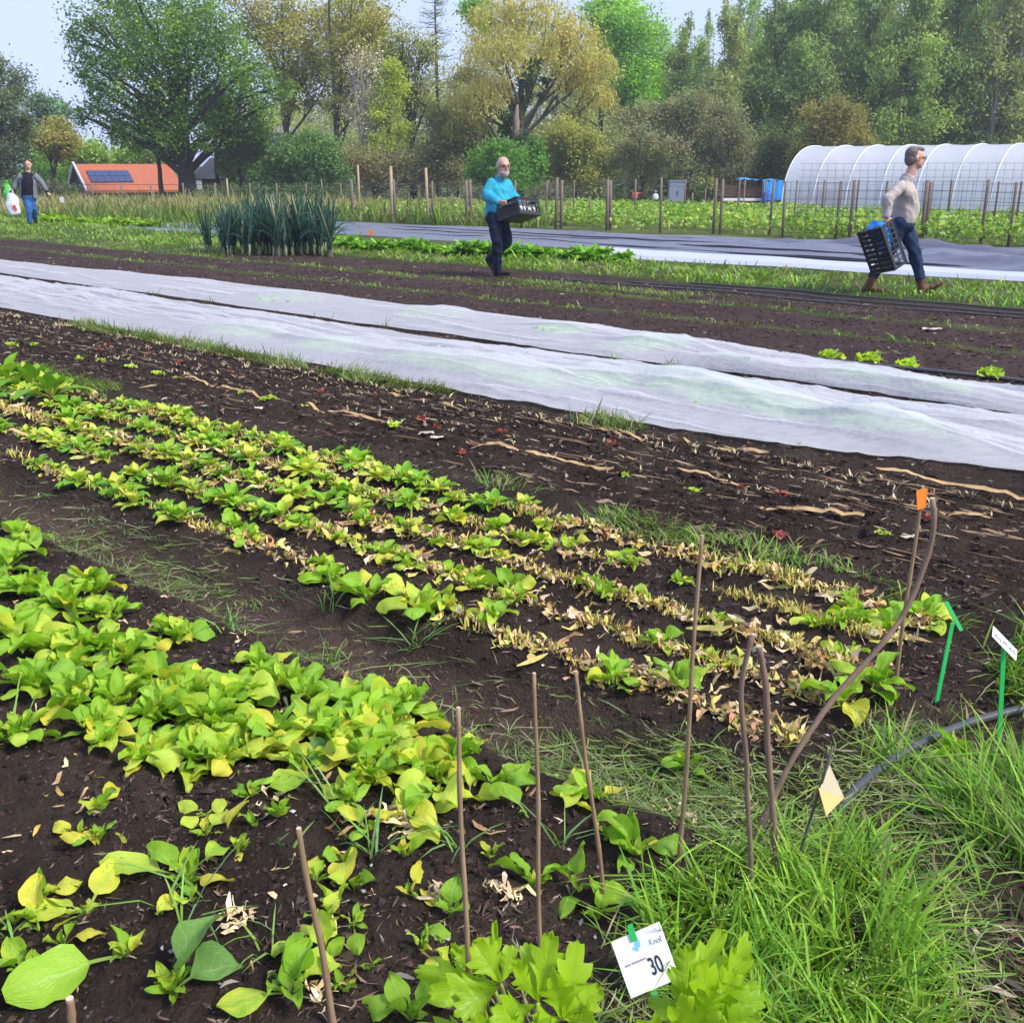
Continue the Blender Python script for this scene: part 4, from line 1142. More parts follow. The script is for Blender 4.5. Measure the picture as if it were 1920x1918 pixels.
# orange tagged cane
c = cane("cane carrying a folded orange tag", (1679, 1270), (1731, 912), 2.98, 0.0062, name="tagged_cane")
simple("orange_tag", (0.85, 0.22, 0.03), 0.45, 0.06, 12, 0.05)
def tag_plate(parent, corners, mat, name, th=0.0008):
    c4 = np.array(corners) - np.array(parent.location)
    nn = np.cross(c4[1] - c4[0], c4[3] - c4[0]); nn /= np.linalg.norm(nn)
    m = MB(); m.add(np.concatenate([c4 + nn * th, c4 - nn * th]), [(0, 1, 2, 3), (7, 6, 5, 4), (0, 4, 5, 1), (1, 5, 6, 2), (2, 6, 7, 3), (3, 7, 4, 0)])
    return m.obj(name, mat, parent)
tag_plate(c, [R(1718, 921, 2.95), R(1736, 915, 2.965), R(1733, 953, 2.965), R(1720, 956, 2.95)], "orange_tag", "tag")
tag_plate(c, [R(1737, 915, 2.966), R(1739, 917, 3.0), R(1735, 951, 3.0), R(1733.6, 953, 2.966)], "orange_tag", "tag")
# dark rod with a folded cream label
simple("dark_rod", (0.07, 0.065, 0.06), 0.55, 0.2, 40)
simple("cream_card", (0.50, 0.37, 0.13), 0.6, 0.05, 12, 0.05)
simple("cream_card_back", (0.40, 0.34, 0.22), 0.6, 0.05, 12, 0.05)
b0 = np.array(G(1478, 1648)); b0[2] = gz1(b0[0], b0[1]) - 0.03
rod = empty("label_rod", b0, "dark leaning rod holding a folded cream paper label", "garden label")
T = np.array(R(1562, 1398, 2.02))
m = MB(); m.tube(np.linspace(0, 1, 6)[:, None] * (T - b0), 0.0035, 7); m.obj("rod", "dark_rod", rod, True)
tag_plate(rod, [R(1555, 1434, 2.06), R(1582, 1494, 2.0), R(1550, 1486, 1.985), R(1537, 1478, 1.99)], "cream_card_back", "card")
tag_plate(rod, [R(1534, 1476, 1.99), R(1550, 1485, 1.985), R(1583, 1495, 1.998), R(1549, 1530, 1.93)], "cream_card", "card")
tag_plate(rod, [R(1523, 1485, 2.012), R(1536, 1472, 2.008), R(1537, 1505, 2.008), R(1530, 1500, 2.012)], "cream_card", "card")

# green plastic label stakes
simple("green_plastic", (0.02, 0.42, 0.09), 0.4, 0.08, 10, 0.05, spec=0.5)
simple("white_card", (0.80, 0.80, 0.82), 0.55, 0.03, 12, 0.03)
simple("ink_dark", (0.025, 0.035, 0.045), 0.6, 0.05)
simple("ink_purple", (0.32, 0.17, 0.34), 0.6, 0.1)
simple("ink_blue", (0.20, 0.50, 0.70), 0.6, 0.1)
simple("ink_grey", (0.22, 0.27, 0.33), 0.6, 0.1)
simple("ink_pale", (0.55, 0.60, 0.72), 0.6, 0.1)
b0 = np.array(G(1754, 1318)); b0[2] = gz1(b0[0], b0[1]) - 0.05
g1 = empty("label_stake", b0, "bright green T shaped plastic stake without a card", "garden label", "green label stakes")
T = np.array(R(1786, 1168, 2.84))
ax = T - b0; sd = np.cross(ax, (0, 1, 0)); sd /= np.linalg.norm(sd)
m = MB(); m.box(ax / 2, ax / 2, sd * 0.0055, np.array((0, 0.0025, 0))); m.obj("post", "green_plastic", g1)
a1 = np.array(R(1774, 1129, 2.86)) - b0; a2 = np.array(R(1802, 1181, 2.80)) - b0
ax = (a2 - a1) / 2; up = np.cross(ax, (0, 1, 0)); up /= np.linalg.norm(up)
m = MB(); m.box((a1 + a2) / 2, ax, up * 0.0055, np.array((0, 0.005, 0))); m.obj("crossbar", "green_plastic", g1)
b0 = np.array(G(1880, 1378)); b0[2] = gz1(b0[0], b0[1]) - 0.05
g2 = empty("label_stake", b0, "green plastic stake with a tilted white card by the right frame edge", "garden label", "green label stakes")
T = np.array(R(1882, 1214, 2.64))
ax = T - b0; m = MB(); m.box(ax / 2, ax / 2, np.array((0.006, 0, 0)), np.array((0, 0.0025, 0))); m.obj("post", "green_plastic", g2)
card = tag_plate(g2, [R(1862, 1173, 2.66), R(1907, 1219, 2.62), R(1905, 1239, 2.60), R(1860, 1193, 2.64)], "white_card", "card")
def on_card(A, B, D, u0, v0, lift):
    return A + (B - A) * u0 + (D - A) * v0 + lift
cA, cB, cD = (np.array(R(*k)) - b0 for k in ((1862, 1173, 2.66), (1907, 1219, 2.62), (1860, 1193, 2.64)))
nn = np.cross(cB - cA, cD - cA); nn /= np.linalg.norm(nn); nn *= np.sign(nn.dot(np.array([0, -1, 0.3])))
m = MB()
for i in range(15):
    if i in (5, 9): continue
    u0 = 0.09 + 0.058 * i
    h0 = random.uniform(0.15, 0.3)
    for (du, dv, w_, hh) in ((0, 0, 0.006, h0), (0.018, 0.02, 0.014, 0.05), (0.018, random.uniform(-0.12, 0.1), 0.012, 0.05)):
        cc = on_card(cA, cB, cD, u0 + du, 0.5 + dv + 0.1 * (i < 5), nn * 0.0015)
        m.box(cc, (cB - cA) * w_, (cD - cA) * hh * 0.5, nn * 0.0003)
m.obj("handwriting", "ink_dark", card)

# numbered sign
TL, TR, BL = np.array(R(1146, 1766, 1.66)), np.array(R(1236, 1727, 1.665)), np.array(R(1164, 1880, 1.60))
ex = TR - TL; ey = BL - TL
ex_n = ex / np.linalg.norm(ex); ey = ey - ex_n * ey.dot(ex_n) * 0.75
Wd = np.linalg.norm(ex); Hd = np.linalg.norm(ey)
nn = np.cross(ey, ex); nn /= np.linalg.norm(nn)
if nn[1] > 0: nn = -nn
ey_n = ey / Hd
b0 = TL + ex * 0.5 + ey; b0 = np.array([b0[0], b0[1] + 0.01, gz1(b0[0], b0[1]) - 0.03])
sg = empty("number_sign", b0, "tilted white sign reading Knol 30 with a green clip between the lovage plants", "sign")
o0 = TL - b0
m = MB(); m.box(o0 + ex / 2 + ey / 2, ex / 2, ey / 2, nn * 0.0012); card = m.obj("board", "white_card", sg)
m = MB(); pb = o0 + ex * 0.44; m.box(pb + ey * 0.55 - nn * 0.0045, ex_n * 0.0055, ey * 0.70, nn * 0.0025); m.obj("post", "green_plastic", sg)
m = MB(); m.box(pb + ey * 0.03 + nn * 0.001, ex_n * 0.0062, ey_n * 0.0115, nn * 0.004); m.obj("clip", "green_plastic", sg)
Rm = Matrix((ex_n, -ey_n, nn)).transposed()
if Rm.determinant() < 0: Rm = Matrix((ex_n, -ey_n, -nn)).transposed()
def text(parent, s_, u0, v0, size, mat, sx=1.0, shear=0.0, name="lettering", fat=0.0):
    cu = bpy.data.curves.new("t", 'FONT'); cu.body = s_; cu.size = size; cu.align_x = 'CENTER'; cu.align_y = 'CENTER'
    cu.extrude = 0.0002; cu.shear = shear; cu.offset = fat
    t = bpy.data.objects.new("t", cu); COL.objects.link(t)
    me = bpy.data.meshes.new_from_object(t.evaluated_get(bpy.context.evaluated_depsgraph_get()))
    bpy.data.objects.remove(t)
    me.materials.clear(); me.materials.append(M[mat])
    o = link(name, me, parent)
    o.matrix_local = Matrix.Translation(Vector(o0 + ex * u0 + ey * v0 + nn * 0.0018)) @ Rm.to_4x4() @ Matrix.Diagonal((sx, 1, 1, 1))
    return o
text(card, "30", 0.66, 0.66, Hd * 0.42, "ink_dark", 0.62, 0.0, "digits", 0.0006)
text(card, "Knol", 0.80, 0.27, Hd * 0.15, "ink_grey", 0.85, 0.1)
# faint printed line and little leaf emblem
def mark(name, mat, quads):
    m = MB()
    for (u0, v0, u1, v1, w) in quads:
        a = o0 + ex * u0 + ey * v0; b = o0 + ex * u1 + ey * v1
        d = b - a; q = np.cross(nn, d); q = q / (np.linalg.norm(q) + 1e-9) * w
        m.box((a + b) / 2 + nn * 0.0018, d / 2, q, nn * 0.0002)
    m.obj(name, mat, card)
strokes = []
for i in range(22):
    u0 = 0.10 + i * 0.0205
    if i in (6,): continue
    hh = random.choice((0.014, 0.02, 0.026))
    strokes.append((u0, 0.475 - hh, u0 + 0.003, 0.475 + 0.014, 0.00035)); strokes.append((u0, 0.475 + random.uniform(-0.012, 0.012), u0 + 0.014, 0.472, 0.00035))
mark("printed_line", "ink_purple", strokes)
mark("pencil_line", "ink_pale", [(0.12 + 0.03 * i, 0.40 + 0.008 * (i % 2), 0.135 + 0.03 * i, 0.395 - 0.01 * (i % 3), 0.0003) for i in range(8)])
m = MB()
for (cu_, cv_, L_, W_, a_) in ((0.47, 0.19, 0.014, 0.0058, 1.2), (0.39, 0.26, 0.010, 0.0035, 2.5)):
    c0 = o0 + ex * cu_ + ey * cv_ + nn * 0.0018
    d = cos(a_) * ex_n - sin(a_) * ey_n; e = np.cross(nn, d)
    ring = [c0 + d * L_ * cos(k * pi / 8) * 0.6 + e * W_ * sin(k * pi / 8) * (1 - 0.4 * cos(k * pi / 8)) for k in range(16)]
    m.add([c0] + ring, None, [(0, 1 + k, 1 + (k + 1) % 16) for k in range(16)])
a = o0 + ex * 0.43 + ey * 0.33 + nn * 0.0018; b = o0 + ex * 0.46 + ey * 0.23 + nn * 0.0018
m.box((a + b) / 2, (b - a) / 2, ex_n * 0.0006, nn * 0.0002)
m.obj("leaf_emblem", "ink_blue", card)

# ------------------------------------------------------------------ pipes
simple("black_pipe", (0.055, 0.057, 0.064), 0.42, 0.25, 25, 0.15, spec=0.5)
def pipe(label, pts, r, name="water_pipe", sink=0.3):
    P3 = np.array([(x, y, gz1(x, y) + r * (1 - sink) + 0.006) for x, y in pts])
    k = max(24, len(pts) * 6); d = np.concatenate([[0], np.cumsum(np.linalg.norm(np.diff(P3, axis=0), axis=1))]); d /= d[-1]
    q = np.linspace(0, 1, k); S = np.stack([np.interp(q, d, P3[:, i]) for i in range(3)], 1)
    for _ in range(6): S[1:-1] = (S[:-2] + 2 * S[1:-1] + S[2:]) / 4
    m = MB(); m.tube(S - S[0], r, 10); o = m.obj(name, "black_pipe", None, True); o.location = S[0]
    return tag(o, label, "pipe")
pipe("thick black water pipe lying in the grass at the bed's end", [G(*k)[:2] for k in ((1560, 1530), (1600, 1482), (1660, 1430), (1740, 1382), (1830, 1345), (1920, 1322), (2060, 1290))], 0.0135)
pipe("black drip line running beside the light green lettuces", [xy(s_, 8.30 + 0.03 * sin(s_ * 1.3)) for s_ in np.linspace(-0.5, 4.2, 16)], 0.016, "drip_line")
for j, (t0, s0, s1, lab) in enumerate(((11.95, 1.5, 9.6, "black drip line along the dark strip, nearest the walkers"), (12.30, 2.0, 8.2, "middle of three drip lines on the dark strip"), (12.70, 1.2, 7.4, "drip line at the edge of the green verge"))):
    pipe(lab, [xy(s_, t0 + 0.05 * sin(s_ * 1.1 + j)) for s_ in np.linspace(s0, s1, 20)], 0.010, "drip_line")

# ------------------------------------------------------------------ seedlings on the seed bed
def frill(seed, r0, k, pal, hgt, name, nscale=1.0):
    "a little lettuce: frilled leaves in a rosette"
    rr = np.random.default_rng(seed); mb = MB()
    for i in range(k):
        inner = i / k
        L = r0 * rr.uniform(0.75, 1.1) * (1.0 - 0.45 * inner)
        Pn, lc = leaf_sheet(L, L * 0.42, 0.08, 0.35 + 0.95 * inner, 0.5 - 0.9 * inner * 0.5, 0.3, 0.45, seed * 31 + i, nu=7, nv=5, pw=r0 * 0.08, pucker=r0 * 0.05)
        a = i * 2.4 + rr.uniform(-0.3, 0.3)
        Rm_ = np.array([[cos(a), -sin(a), 0], [sin(a), cos(a), 0], [0, 0, hgt]])
        mb.grid(Pn @ Rm_.T, np.array(pal[rr.integers(0, len(pal))]) * rr.uniform(0.85, 1.15))
    return mb.data(name, "crop_leaf", True)
YG = [(0.40, 0.55, 0.05), (0.48, 0.62, 0.07), (0.33, 0.50, 0.05)]
RED = [(0.22, 0.035, 0.035), (0.30, 0.06, 0.05), (0.36, 0.12, 0.09)]
seedG = [frill(400 + i, 0.055, 7, YG, 1.0, "lettuce_seedling") for i in range(3)]
seedR = [frill(420 + i, 0.055, 7, RED, 0.9, "lettuce_seedling") for i in range(3)]
headL = [frill(440 + i, 0.16, 24, YG, 1.0, "garden_lettuce") for i in range(3)]
def place(me, px, py, sc_, label, cat, group, name=None):
    gx, gy, _ = G(px, py)
    o = link(name or me.name.split('.')[0], me); o.location = (gx, gy, gz1(gx, gy) - 0.003); o.rotation_euler = (0, 0, random.uniform(0, 6.28)); o.scale = (sc_,) * 3
    return tag(o, label, cat, group)
for px, py in [(65, 652), (150, 675), (190, 679), (245, 692), (295, 703), (330, 710), (455, 739), (510, 750), (570, 761), (740, 803), (500, 752), (20, 650)]:
    place(random.choice(seedG), px, py, random.uniform(1.0, 1.4), "pale green lettuce seedling in the far half of its row", "lettuce", "pale green lettuce seedlings in a row")
for px, py, lab in [(1168, 895, "single pale green seedling at the end of the middle paper strip"), (1298, 922, "bright green seedling standing alone before the long paper strip"), (1655, 1003, "tiny green seedling right of the long paper strip")]:
    place(random.choice(seedG), px, py, 1.0, lab, "lettuce", None)
for px, py in [(735, 798), (885, 833), (940, 820), (790, 790), (700, 745), (600, 735), (430, 700), (340, 685), (280, 665), (205, 650), (185, 660), (1150, 835), (520, 715), (660, 780), (380, 680), (820, 800), (865, 850)]:
    place(random.choice(seedR), px, py, random.uniform(0.8, 1.2), "small red lettuce seedling in the left half of the seed bed", "lettuce", "red lettuce seedlings of the left half")
for px, py in [(1322, 895), (1390, 912), (1470, 930), (1560, 945), (1645, 962), (1742, 978), (1465, 1010), (1555, 900)]:
    place(random.choice(seedR), px, py, random.uniform(0.75, 1.1), "small red lettuce seedling in the right half of the seed bed", "lettuce", "red lettuce seedlings of the right half")
for px, py, lab in [(1557, 672, "bright lettuce head at the fleece, farthest of the four"), (1628, 680, "bright lettuce head, second from the left of the four"), (1700, 688, "bright lettuce head, third from the left of the four"), (1858, 708, "bright lettuce head beside the drip line near the right edge")]:
    place(random.choice(headL), px, py, random.uniform(0.85, 1.0), lab, "lettuce", "bright lettuce heads behind the fleece")
# wilted pale seedlings in three rows
mb = MB()
for t0, dens in ((4.62, 0.4), (4.88, 1.0), (5.06, 1.0), (4.42, 0.25)):
    n_ = int(330 * dens)
    s = rng.uniform(1.0, 16, n_); t = t0 + rng.normal(0, 0.03, n_); x, y = xy(s, t)
    k = np.abs(x) < 0.58 * y; x, y = x[k], y[k]; n_ = len(x)
    for a in range(4):
        p = np.stack([x + rng.normal(0, 0.012, n_), y + rng.normal(0, 0.012, n_), gz(x, y)], 1)
        blades(mb, p, rng.uniform(0.012, 0.045, n_), rng.uniform(0.006, 0.013, n_), rng.uniform(0, 6.3, n_), rng.uniform(0.1, 0.8, n_), rng.uniform(0, 0.8, n_), pick([(0.40, 0.31, 0.19), (0.50, 0.40, 0.26), (0.30, 0.20, 0.14), (0.42, 0.40, 0.18)], n_))
tag(mb.obj("wilted_seedlings", "litter"), "withered beige seedlings in rows on the seed bed", "seedlings", kind="stuff")
# paper pot strips
simple("kraft_paper", (0.46, 0.30, 0.14), 0.85, 0.55, 22, 0.6, 0.01)
def paper(label, p0, p1, w, curl=0.012, torn=0.35):
    a = np.array(G(*p0)); b = np.array(G(*p1)); L = np.linalg.norm(b - a)
    k = max(10, int(L / 0.03)); q = np.linspace(0, 1, k)
    c = a + (b - a) * q[:, None]
    d = (b - a) / L; sd = np.array([-d[1], d[0], 0])
    c = c + sd * (0.004 * (vn(q * L, q * 0, 2.2, int(p0[0])) - 0.5))[:, None]
    Pn = np.zeros((k, 3, 3))
    for j, v in enumerate((-0.5, 0.0, 0.5)):
        ww = 0.75 * w * (1 - torn * vn(q * L, q * 0 + j, 30, 5 + j)) * np.minimum(1, np.minimum(q, 1 - q) * 12 + 0.3)
        Pn[:, j] = c + sd * (v * ww)[:, None]
        Pn[:, j, 2] = gz(c[:, 0], c[:, 1]) + 0.019 + curl * np.abs(vn(q * L, q * 0 + j * 3, 14, 8)) + (0.010 if j == 2 else 0) - 0.022 * sstep(0.45, 0.65, vn(q * L, q * 0, 7, 77 + int(p0[0])))
    o0_ = Pn[0, 1].copy()
    m = MB(); m.grid(Pn - o0_); o = m.obj("paper_strip", "kraft_paper", None, True); o.location = o0_
    return tag(o, label, "paper strip", "paper strips along the seed bed")
paper("wide torn paper strip in the middle of the seed bed", (895, 838), (972, 850), 0.05)
paper("long notched paper strip following the wide torn one", (985, 856), (1150, 893), 0.04, torn=0.7)
paper("longest notched paper strip before the tall cane", (1325, 926), (1618, 985), 0.045, torn=0.6)
paper("paper strip behind the orange tag running off to the right", (1640, 893), (1990, 958), 0.045, torn=0.6)
paper("thin paper strip joining two pale green seedlings", (575, 765), (735, 800), 0.03)
paper("faint paper strip in the left part of the seedling row", (340, 712), (490, 746), 0.028)
paper("faint paper strip near the fleece, left of the tufts", (660, 722), (890, 770), 0.03)
paper("thin paper strip near the fleece in mid bed", (1120, 808), (1230, 833), 0.03)
paper("thin paper strip below the fleece before the right tufts", (1280, 828), (1440, 868), 0.03)
paper("short paper strip right of the orange tag", (1755, 957), (1860, 975), 0.032)
paper("thin paper strip left of the first red seedling of the right half", (1270, 893), (1385, 915), 0.022)
for px, py, lab in [(800, 815, "crumpled paper scrap beside a red seedling"), (480, 765, "small whitish paper scrap above the spinach"), (1700, 1010, "curled whitish paper scrap left of the bent branch's tip"), (820, 825, "second crumpled paper scrap near the red seedlings"), (1745, 622, "piece of bark lying on the far soil strip")]:
    gx, gy, _ = G(px, py)
    Pn = np.zeros((5, 4, 3))
    for i in range(5):
        for j in range(4):
            Pn[i, j] = ((i - 2) * 0.022 + random.gauss(0, 0.004), (j - 1.5) * 0.014 + random.gauss(0, 0.003), 0.015 + random.uniform(0, 0.014))
    if "bark" in lab: Pn *= (2.6, 1.6, 1.5)
    m = MB(); m.grid(Pn); o = m.obj("paper_scrap" if "paper" in lab else "bark_piece", "cut_wood" , None, True); o.location = (gx, gy, gz1(gx, gy)); tag(o, lab, "paper scrap" if "paper" in lab else "bark")
# ------------------------------------------------------------------ white fleece
n = NT("fleece")
oc = n.pos()
mp = n.a("Mapping"); mp.inputs['Rotation'].default_value = (0, 0, -(ROWA + pi / 2)); mp.inputs['Scale'].default_value = (0.09, 1.0, 1.0); n.l(oc, mp.inputs['Vector'])
nz = n.noise(13, 5, mp.outputs[0], 0.7); fine = n.noise(48, 3, mp.outputs[0])
col = n.mix(nz.outputs['Fac'], (0.68, 0.69, 0.73), (0.86, 0.86, 0.88))
nor = n.bump(n.math('ADD', nz.outputs['Fac'], n.math('MULTIPLY', fine.outputs['Fac'], 0.35)), 0.75, 0.025)
tr = n.a("BsdfTranslucent"); tr.inputs['Color'].default_value = (0.8, 0.8, 0.82, 1)
tp = n.a("BsdfTransparent"); tp.inputs['Color'].default_value = (0.95, 0.96, 0.98, 1)
sh = n.mixs(0.42, n.pbr(col, 0.6, nor, 0.25), tr.outputs[0])
n.done(n.mixs(n.math('MULTIPLY_ADD', fine.outputs['Fac'], 0.24, 0.15), sh, tp.outputs[0]))

HUMPS1 = [(1690, 800, 0.11, 0.42), (1620, 790, 0.10, 0.3), (1370, 740, 0.09, 0.5), (1270, 722, 0.09, 0.35), (1130, 712, 0.08, 0.4), (880, 690, 0.10, 0.5), (780, 676, 0.09, 0.5), (620, 650, 0.06, 0.5), (460, 622, 0.06, 0.6), (1480, 770, 0.06, 0.4), (1000, 715, 0.06, 0.4), (1800, 850, 0.05, 0.35)]
HUMPS2 = [(1345, 668, 0.15, 0.5), (1440, 688, 0.13, 0.4), (1230, 640, 0.09, 0.5), (1060, 615, 0.08, 0.5), (820, 585, 0.07, 0.7), (560, 558, 0.06, 0.8), (1600, 705, 0.09, 0.4), (1750, 735, 0.06, 0.4), (1150, 660, 0.05, 0.4)]
def fleece(name, label, t0, t1, s0, s1, humps, seed, slack):
    sg = np.concatenate([np.arange(s0, 6, 0.055), np.arange(6, s1, 0.17)])
    tg = np.linspace(0, 1, 150)
    S, Q = np.meshgrid(sg, tg, indexing='ij')
    e0 = (t0 if t0 > 6 else np.interp(sg, [0.4, 1.3, 2.6, 4.4], [6.0, 5.74, 5.42, 5.32])) + 0.07 * (fbm(sg, sg * 0, 0.55, seed) - 0.5) + 0.02 * (vn(sg, sg * 0, 3, seed + 1) - 0.5)
    e1 = (t1 if t1 < 7.5 else np.interp(sg, [0, 1.8, 3.2, 4.5, 12, 18], [7.62, 7.75, 8.15, 8.42, 8.55, 8.2])) + 0.16 * (fbm(sg, sg * 0, 0.45, seed + 2) - 0.5) + 0.03 * (vn(sg, sg * 0, 3, seed + 3) - 0.5)
    Tt = e0[:, None] + (e1 - e0)[:, None] * Q
    x, y = xy(S, Tt)
    edge = np.clip(np.minimum(Q * 7, (1 - Q) * 4.5), 0, 1) ** 0.8
    z = 0.018 + 0.05 * edge * fbm(S * 0.5, Tt * 1.2, 1.6, seed + 4)
    for px, py, hh, w in humps:
        gx, gy, _ = G(px, py, hh)
        hs, ht = st(gx, gy)
        d = ((S - hs) / w) ** 2 + ((Tt - ht) / (w * 0.62)) ** 2
        z = z + hh * 0.80 * np.exp(-d * 1.1) * np.clip(edge + 0.1, 0, 1)
    # creases running along the sheet, drifting and forking
    wv = Tt * 1.0 + 0.22 * (fbm(S * 0.45, Tt, 1.0, seed + 6) - 0.5) + 0.08 * (fbm(S, Tt, 2.0, seed + 7) - 0.5)
    amp = sstep(0.35, 0.65, fbm(S * 0.4, Tt * 1.5, 1.1, seed + 8))
    cr = 1 - np.abs(2 * vn(S * 0.10, wv, 8.0, seed + 9) - 1)
    cr2 = 1 - np.abs(2 * vn(S * 0.09 + 5, wv, 26.0, seed + 10) - 1)
    z = z + slack * (0.040 * cr ** 4 * (0.3 + amp) + 0.016 * cr2 ** 3 * (0.35 + amp)) * (0.3 + 0.7 * edge)
    z = z + 0.015 * vn(S, Tt, 1.8, seed + 12) * edge
    z = np.maximum(z, 0.012) + gz(x, y) * 0.4
    o_ = np.array(xy(s0 + 3, (t0 + t1) / 2) + (0,))
    m = MB(); m.grid(np.stack([x, y, z], -1) - o_)
    o = m.obj(name, "fleece", None, True); o.location = o_
    return tag(o, label, "fleece", "white fleece sheets over the beds")
fleece("fleece_sheet", "wide white fleece sheet nearer the seed bed, greens showing through", 5.32, 6.97, -1.2, 26, HUMPS1, 300, 1.15)
fleece("fleece_sheet", "white fleece sheet farther back, bulging at its far edge", 7.14, 8.28, -1.2, 28, HUMPS2, 340, 0.8)
mb = MB()
for px, py, hh, w in HUMPS1 + HUMPS2:
    gx, gy, _ = G(px, py, hh)
    k = 420 if py > 700 else 260
    a = rng.uniform(0, 6.28, k); r = np.sqrt(rng.random(k)) * w * 0.62
    x = gx + np.cos(a) * r; y = gy + np.sin(a) * r
    hs_, ht = st(x, y); ok = ((ht > np.interp(hs_, [0.4, 1.3, 2.6, 4.4], [6.35, 6.05, 5.7, 5.6])) & (ht < 6.75)) | ((ht > 7.3) & (ht < 8.0)); x, y, r = x[ok], y[ok], r[ok]; k = len(x)
    z = gz(x, y) + hh * 0.80 * np.exp(-(r / w) ** 2 * 1.3) * rng.uniform(0.75, 1.0, k) + 0.030
    leaflets(mb, np.stack([x, y, z], 1), rng.uniform(0.05, 0.11, k), rng.uniform(0.03, 0.06, k), pick([(0.20, 0.50, 0.03), (0.28, 0.58, 0.04), (0.14, 0.40, 0.03)], k), 2.0)
tag(mb.obj("covered_greens", "crop_leaf"), "green leafy crops hidden under the white fleece", "crop", kind="stuff")

# ------------------------------------------------------------------ woven ground cover beyond the verge
n = NT("woven_cover")
oc = n.pos()
mp = n.a("Mapping"); mp.inputs['Rotation'].default_value = (0, 0, -(ROWA + pi / 2)); mp.inputs['Scale'].default_value = (0.25, 1.0, 1.0); n.l(oc, mp.inputs['Vector'])
nz = n.noise(2.2, 5, mp.outputs[0], 0.6); wv = n.noise(26, 3, mp.outputs[0])
col = n.mix(nz.outputs['Fac'], (0.085, 0.09, 0.12), (0.16, 0.165, 0.215))
n.done(n.pbr(col, 0.36, n.bump(n.math('ADD', nz.outputs['Fac'], n.math('MULTIPLY', wv.outputs['Fac'], 0.3)), 0.35, 0.05), 0.55))
simple("white_film", (0.46, 0.48, 0.54), 0.4, 0.05, 3, 0.3, 0.03, 0.4)
def cover(name, label, mat, t0, t1, s0, s1, seed, amp, lift, cat, taper=None):
    sg = np.arange(s0, s1, 0.25); tg = np.linspace(0, 1, 130)
    S, Q = np.meshgrid(sg, tg, indexing='ij')
    a0 = t0(sg) + 0.12 * (fbm(sg, sg * 0, 0.4, seed) - 0.5); a1 = t1(sg) + 0.15 * (fbm(sg, sg * 0, 0.4, seed + 1) - 0.5)
    Tt = a0[:, None] + (a1 - a0)[:, None] * Q
    x, y = xy(S, Tt)
    wv_ = Tt + 0.9 * (fbm(S * 0.25, Tt * 0.6, 0.8, seed + 2) - 0.5)
    on = sstep(0.5, 0.7, fbm(S * 0.3, Tt * 0.8, 0.9, seed + 3))
    cr = (1 - np.abs(2 * vn(S * 0.08, wv_, 1.6, seed + 4) - 1)) ** 9
    ed = np.clip(np.minimum(Q, 1 - Q) * 14, 0, 1)
    z = 0.006 + ed * (lift + amp * cr * (0.15 + on) + 0.03 * fbm(S, Tt, 0.6, seed + 5)) + gz(x, y)
    o_ = np.array(xy((s0 + s1) / 2, float(t0(np.array([s0]))[0])) + (0,))
    m = MB(); m.grid(np.stack([x, y, z], -1) - o_); o = m.obj(name, mat, None, True); o.location = o_
    return tag(o, label, cat)
cover("ground_cover", "large grey blue woven ground cover sheet with dark folds", "woven_cover", lambda s: np.full_like(s, 16.75), lambda s: np.interp(s, [0, 5, 14, 24, 30], [22.4, 22.2, 21.2, 20.0, 19.2]), 0.0, 25.5, 500, 0.22, 0.03, "ground cover")
simple("fold_shade", (0.018, 0.019, 0.025), 0.6, 0.2, 8)  # dark look of fold sides turned from the sky, put into the colour
def folds(sheet, spec, seed):  # added tubes along the creases, coloured dark as shaded fold sides
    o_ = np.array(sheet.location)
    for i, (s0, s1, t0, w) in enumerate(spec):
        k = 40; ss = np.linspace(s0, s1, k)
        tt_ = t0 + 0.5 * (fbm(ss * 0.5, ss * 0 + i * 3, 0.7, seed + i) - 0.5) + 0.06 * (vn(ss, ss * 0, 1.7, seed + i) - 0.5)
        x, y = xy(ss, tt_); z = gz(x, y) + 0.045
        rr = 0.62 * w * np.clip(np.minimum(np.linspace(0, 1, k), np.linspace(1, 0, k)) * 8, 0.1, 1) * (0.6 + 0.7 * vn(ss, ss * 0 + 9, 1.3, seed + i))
        m = MB(); m.tube(np.stack([x, y, z], 1) - o_, rr, 7); m.obj("fold", "fold_shade", sheet, True)
_gc = bpy.data.objects["ground_cover"]
folds(_gc, [(2, 13, 17.3, 0.05), (1, 8, 17.8, 0.06), (6, 19, 17.7, 0.04), (3, 12, 18.3, 0.07), (9, 22, 18.6, 0.04), (1, 9, 18.9, 0.06), (5, 15, 19.2, 0.05), (2, 7, 19.6, 0.07), (12, 23, 19.3, 0.04), (4, 13, 20.0, 0.05), (1, 6, 20.5, 0.06), (1, 10, 17.1, 0.045)], 560)
cover("white_film_strip", "white plastic strip along the near edge of the ground cover", "white_film", lambda s: np.interp(s, [0, 4, 10, 12], [16.15, 16.05, 15.5, 15.9]), lambda s: np.full_like(s, 16.85), 0.0, 12.0, 520, 0.05, 0.05, "plastic film")
cover("ground_cover", "narrow strip of grey cover left of the leeks", "woven_cover", lambda s: np.full_like(s, 14.9), lambda s: np.full_like(s, 16.6), 20.5, 26.0, 540, 0.1, 0.03, "ground cover")

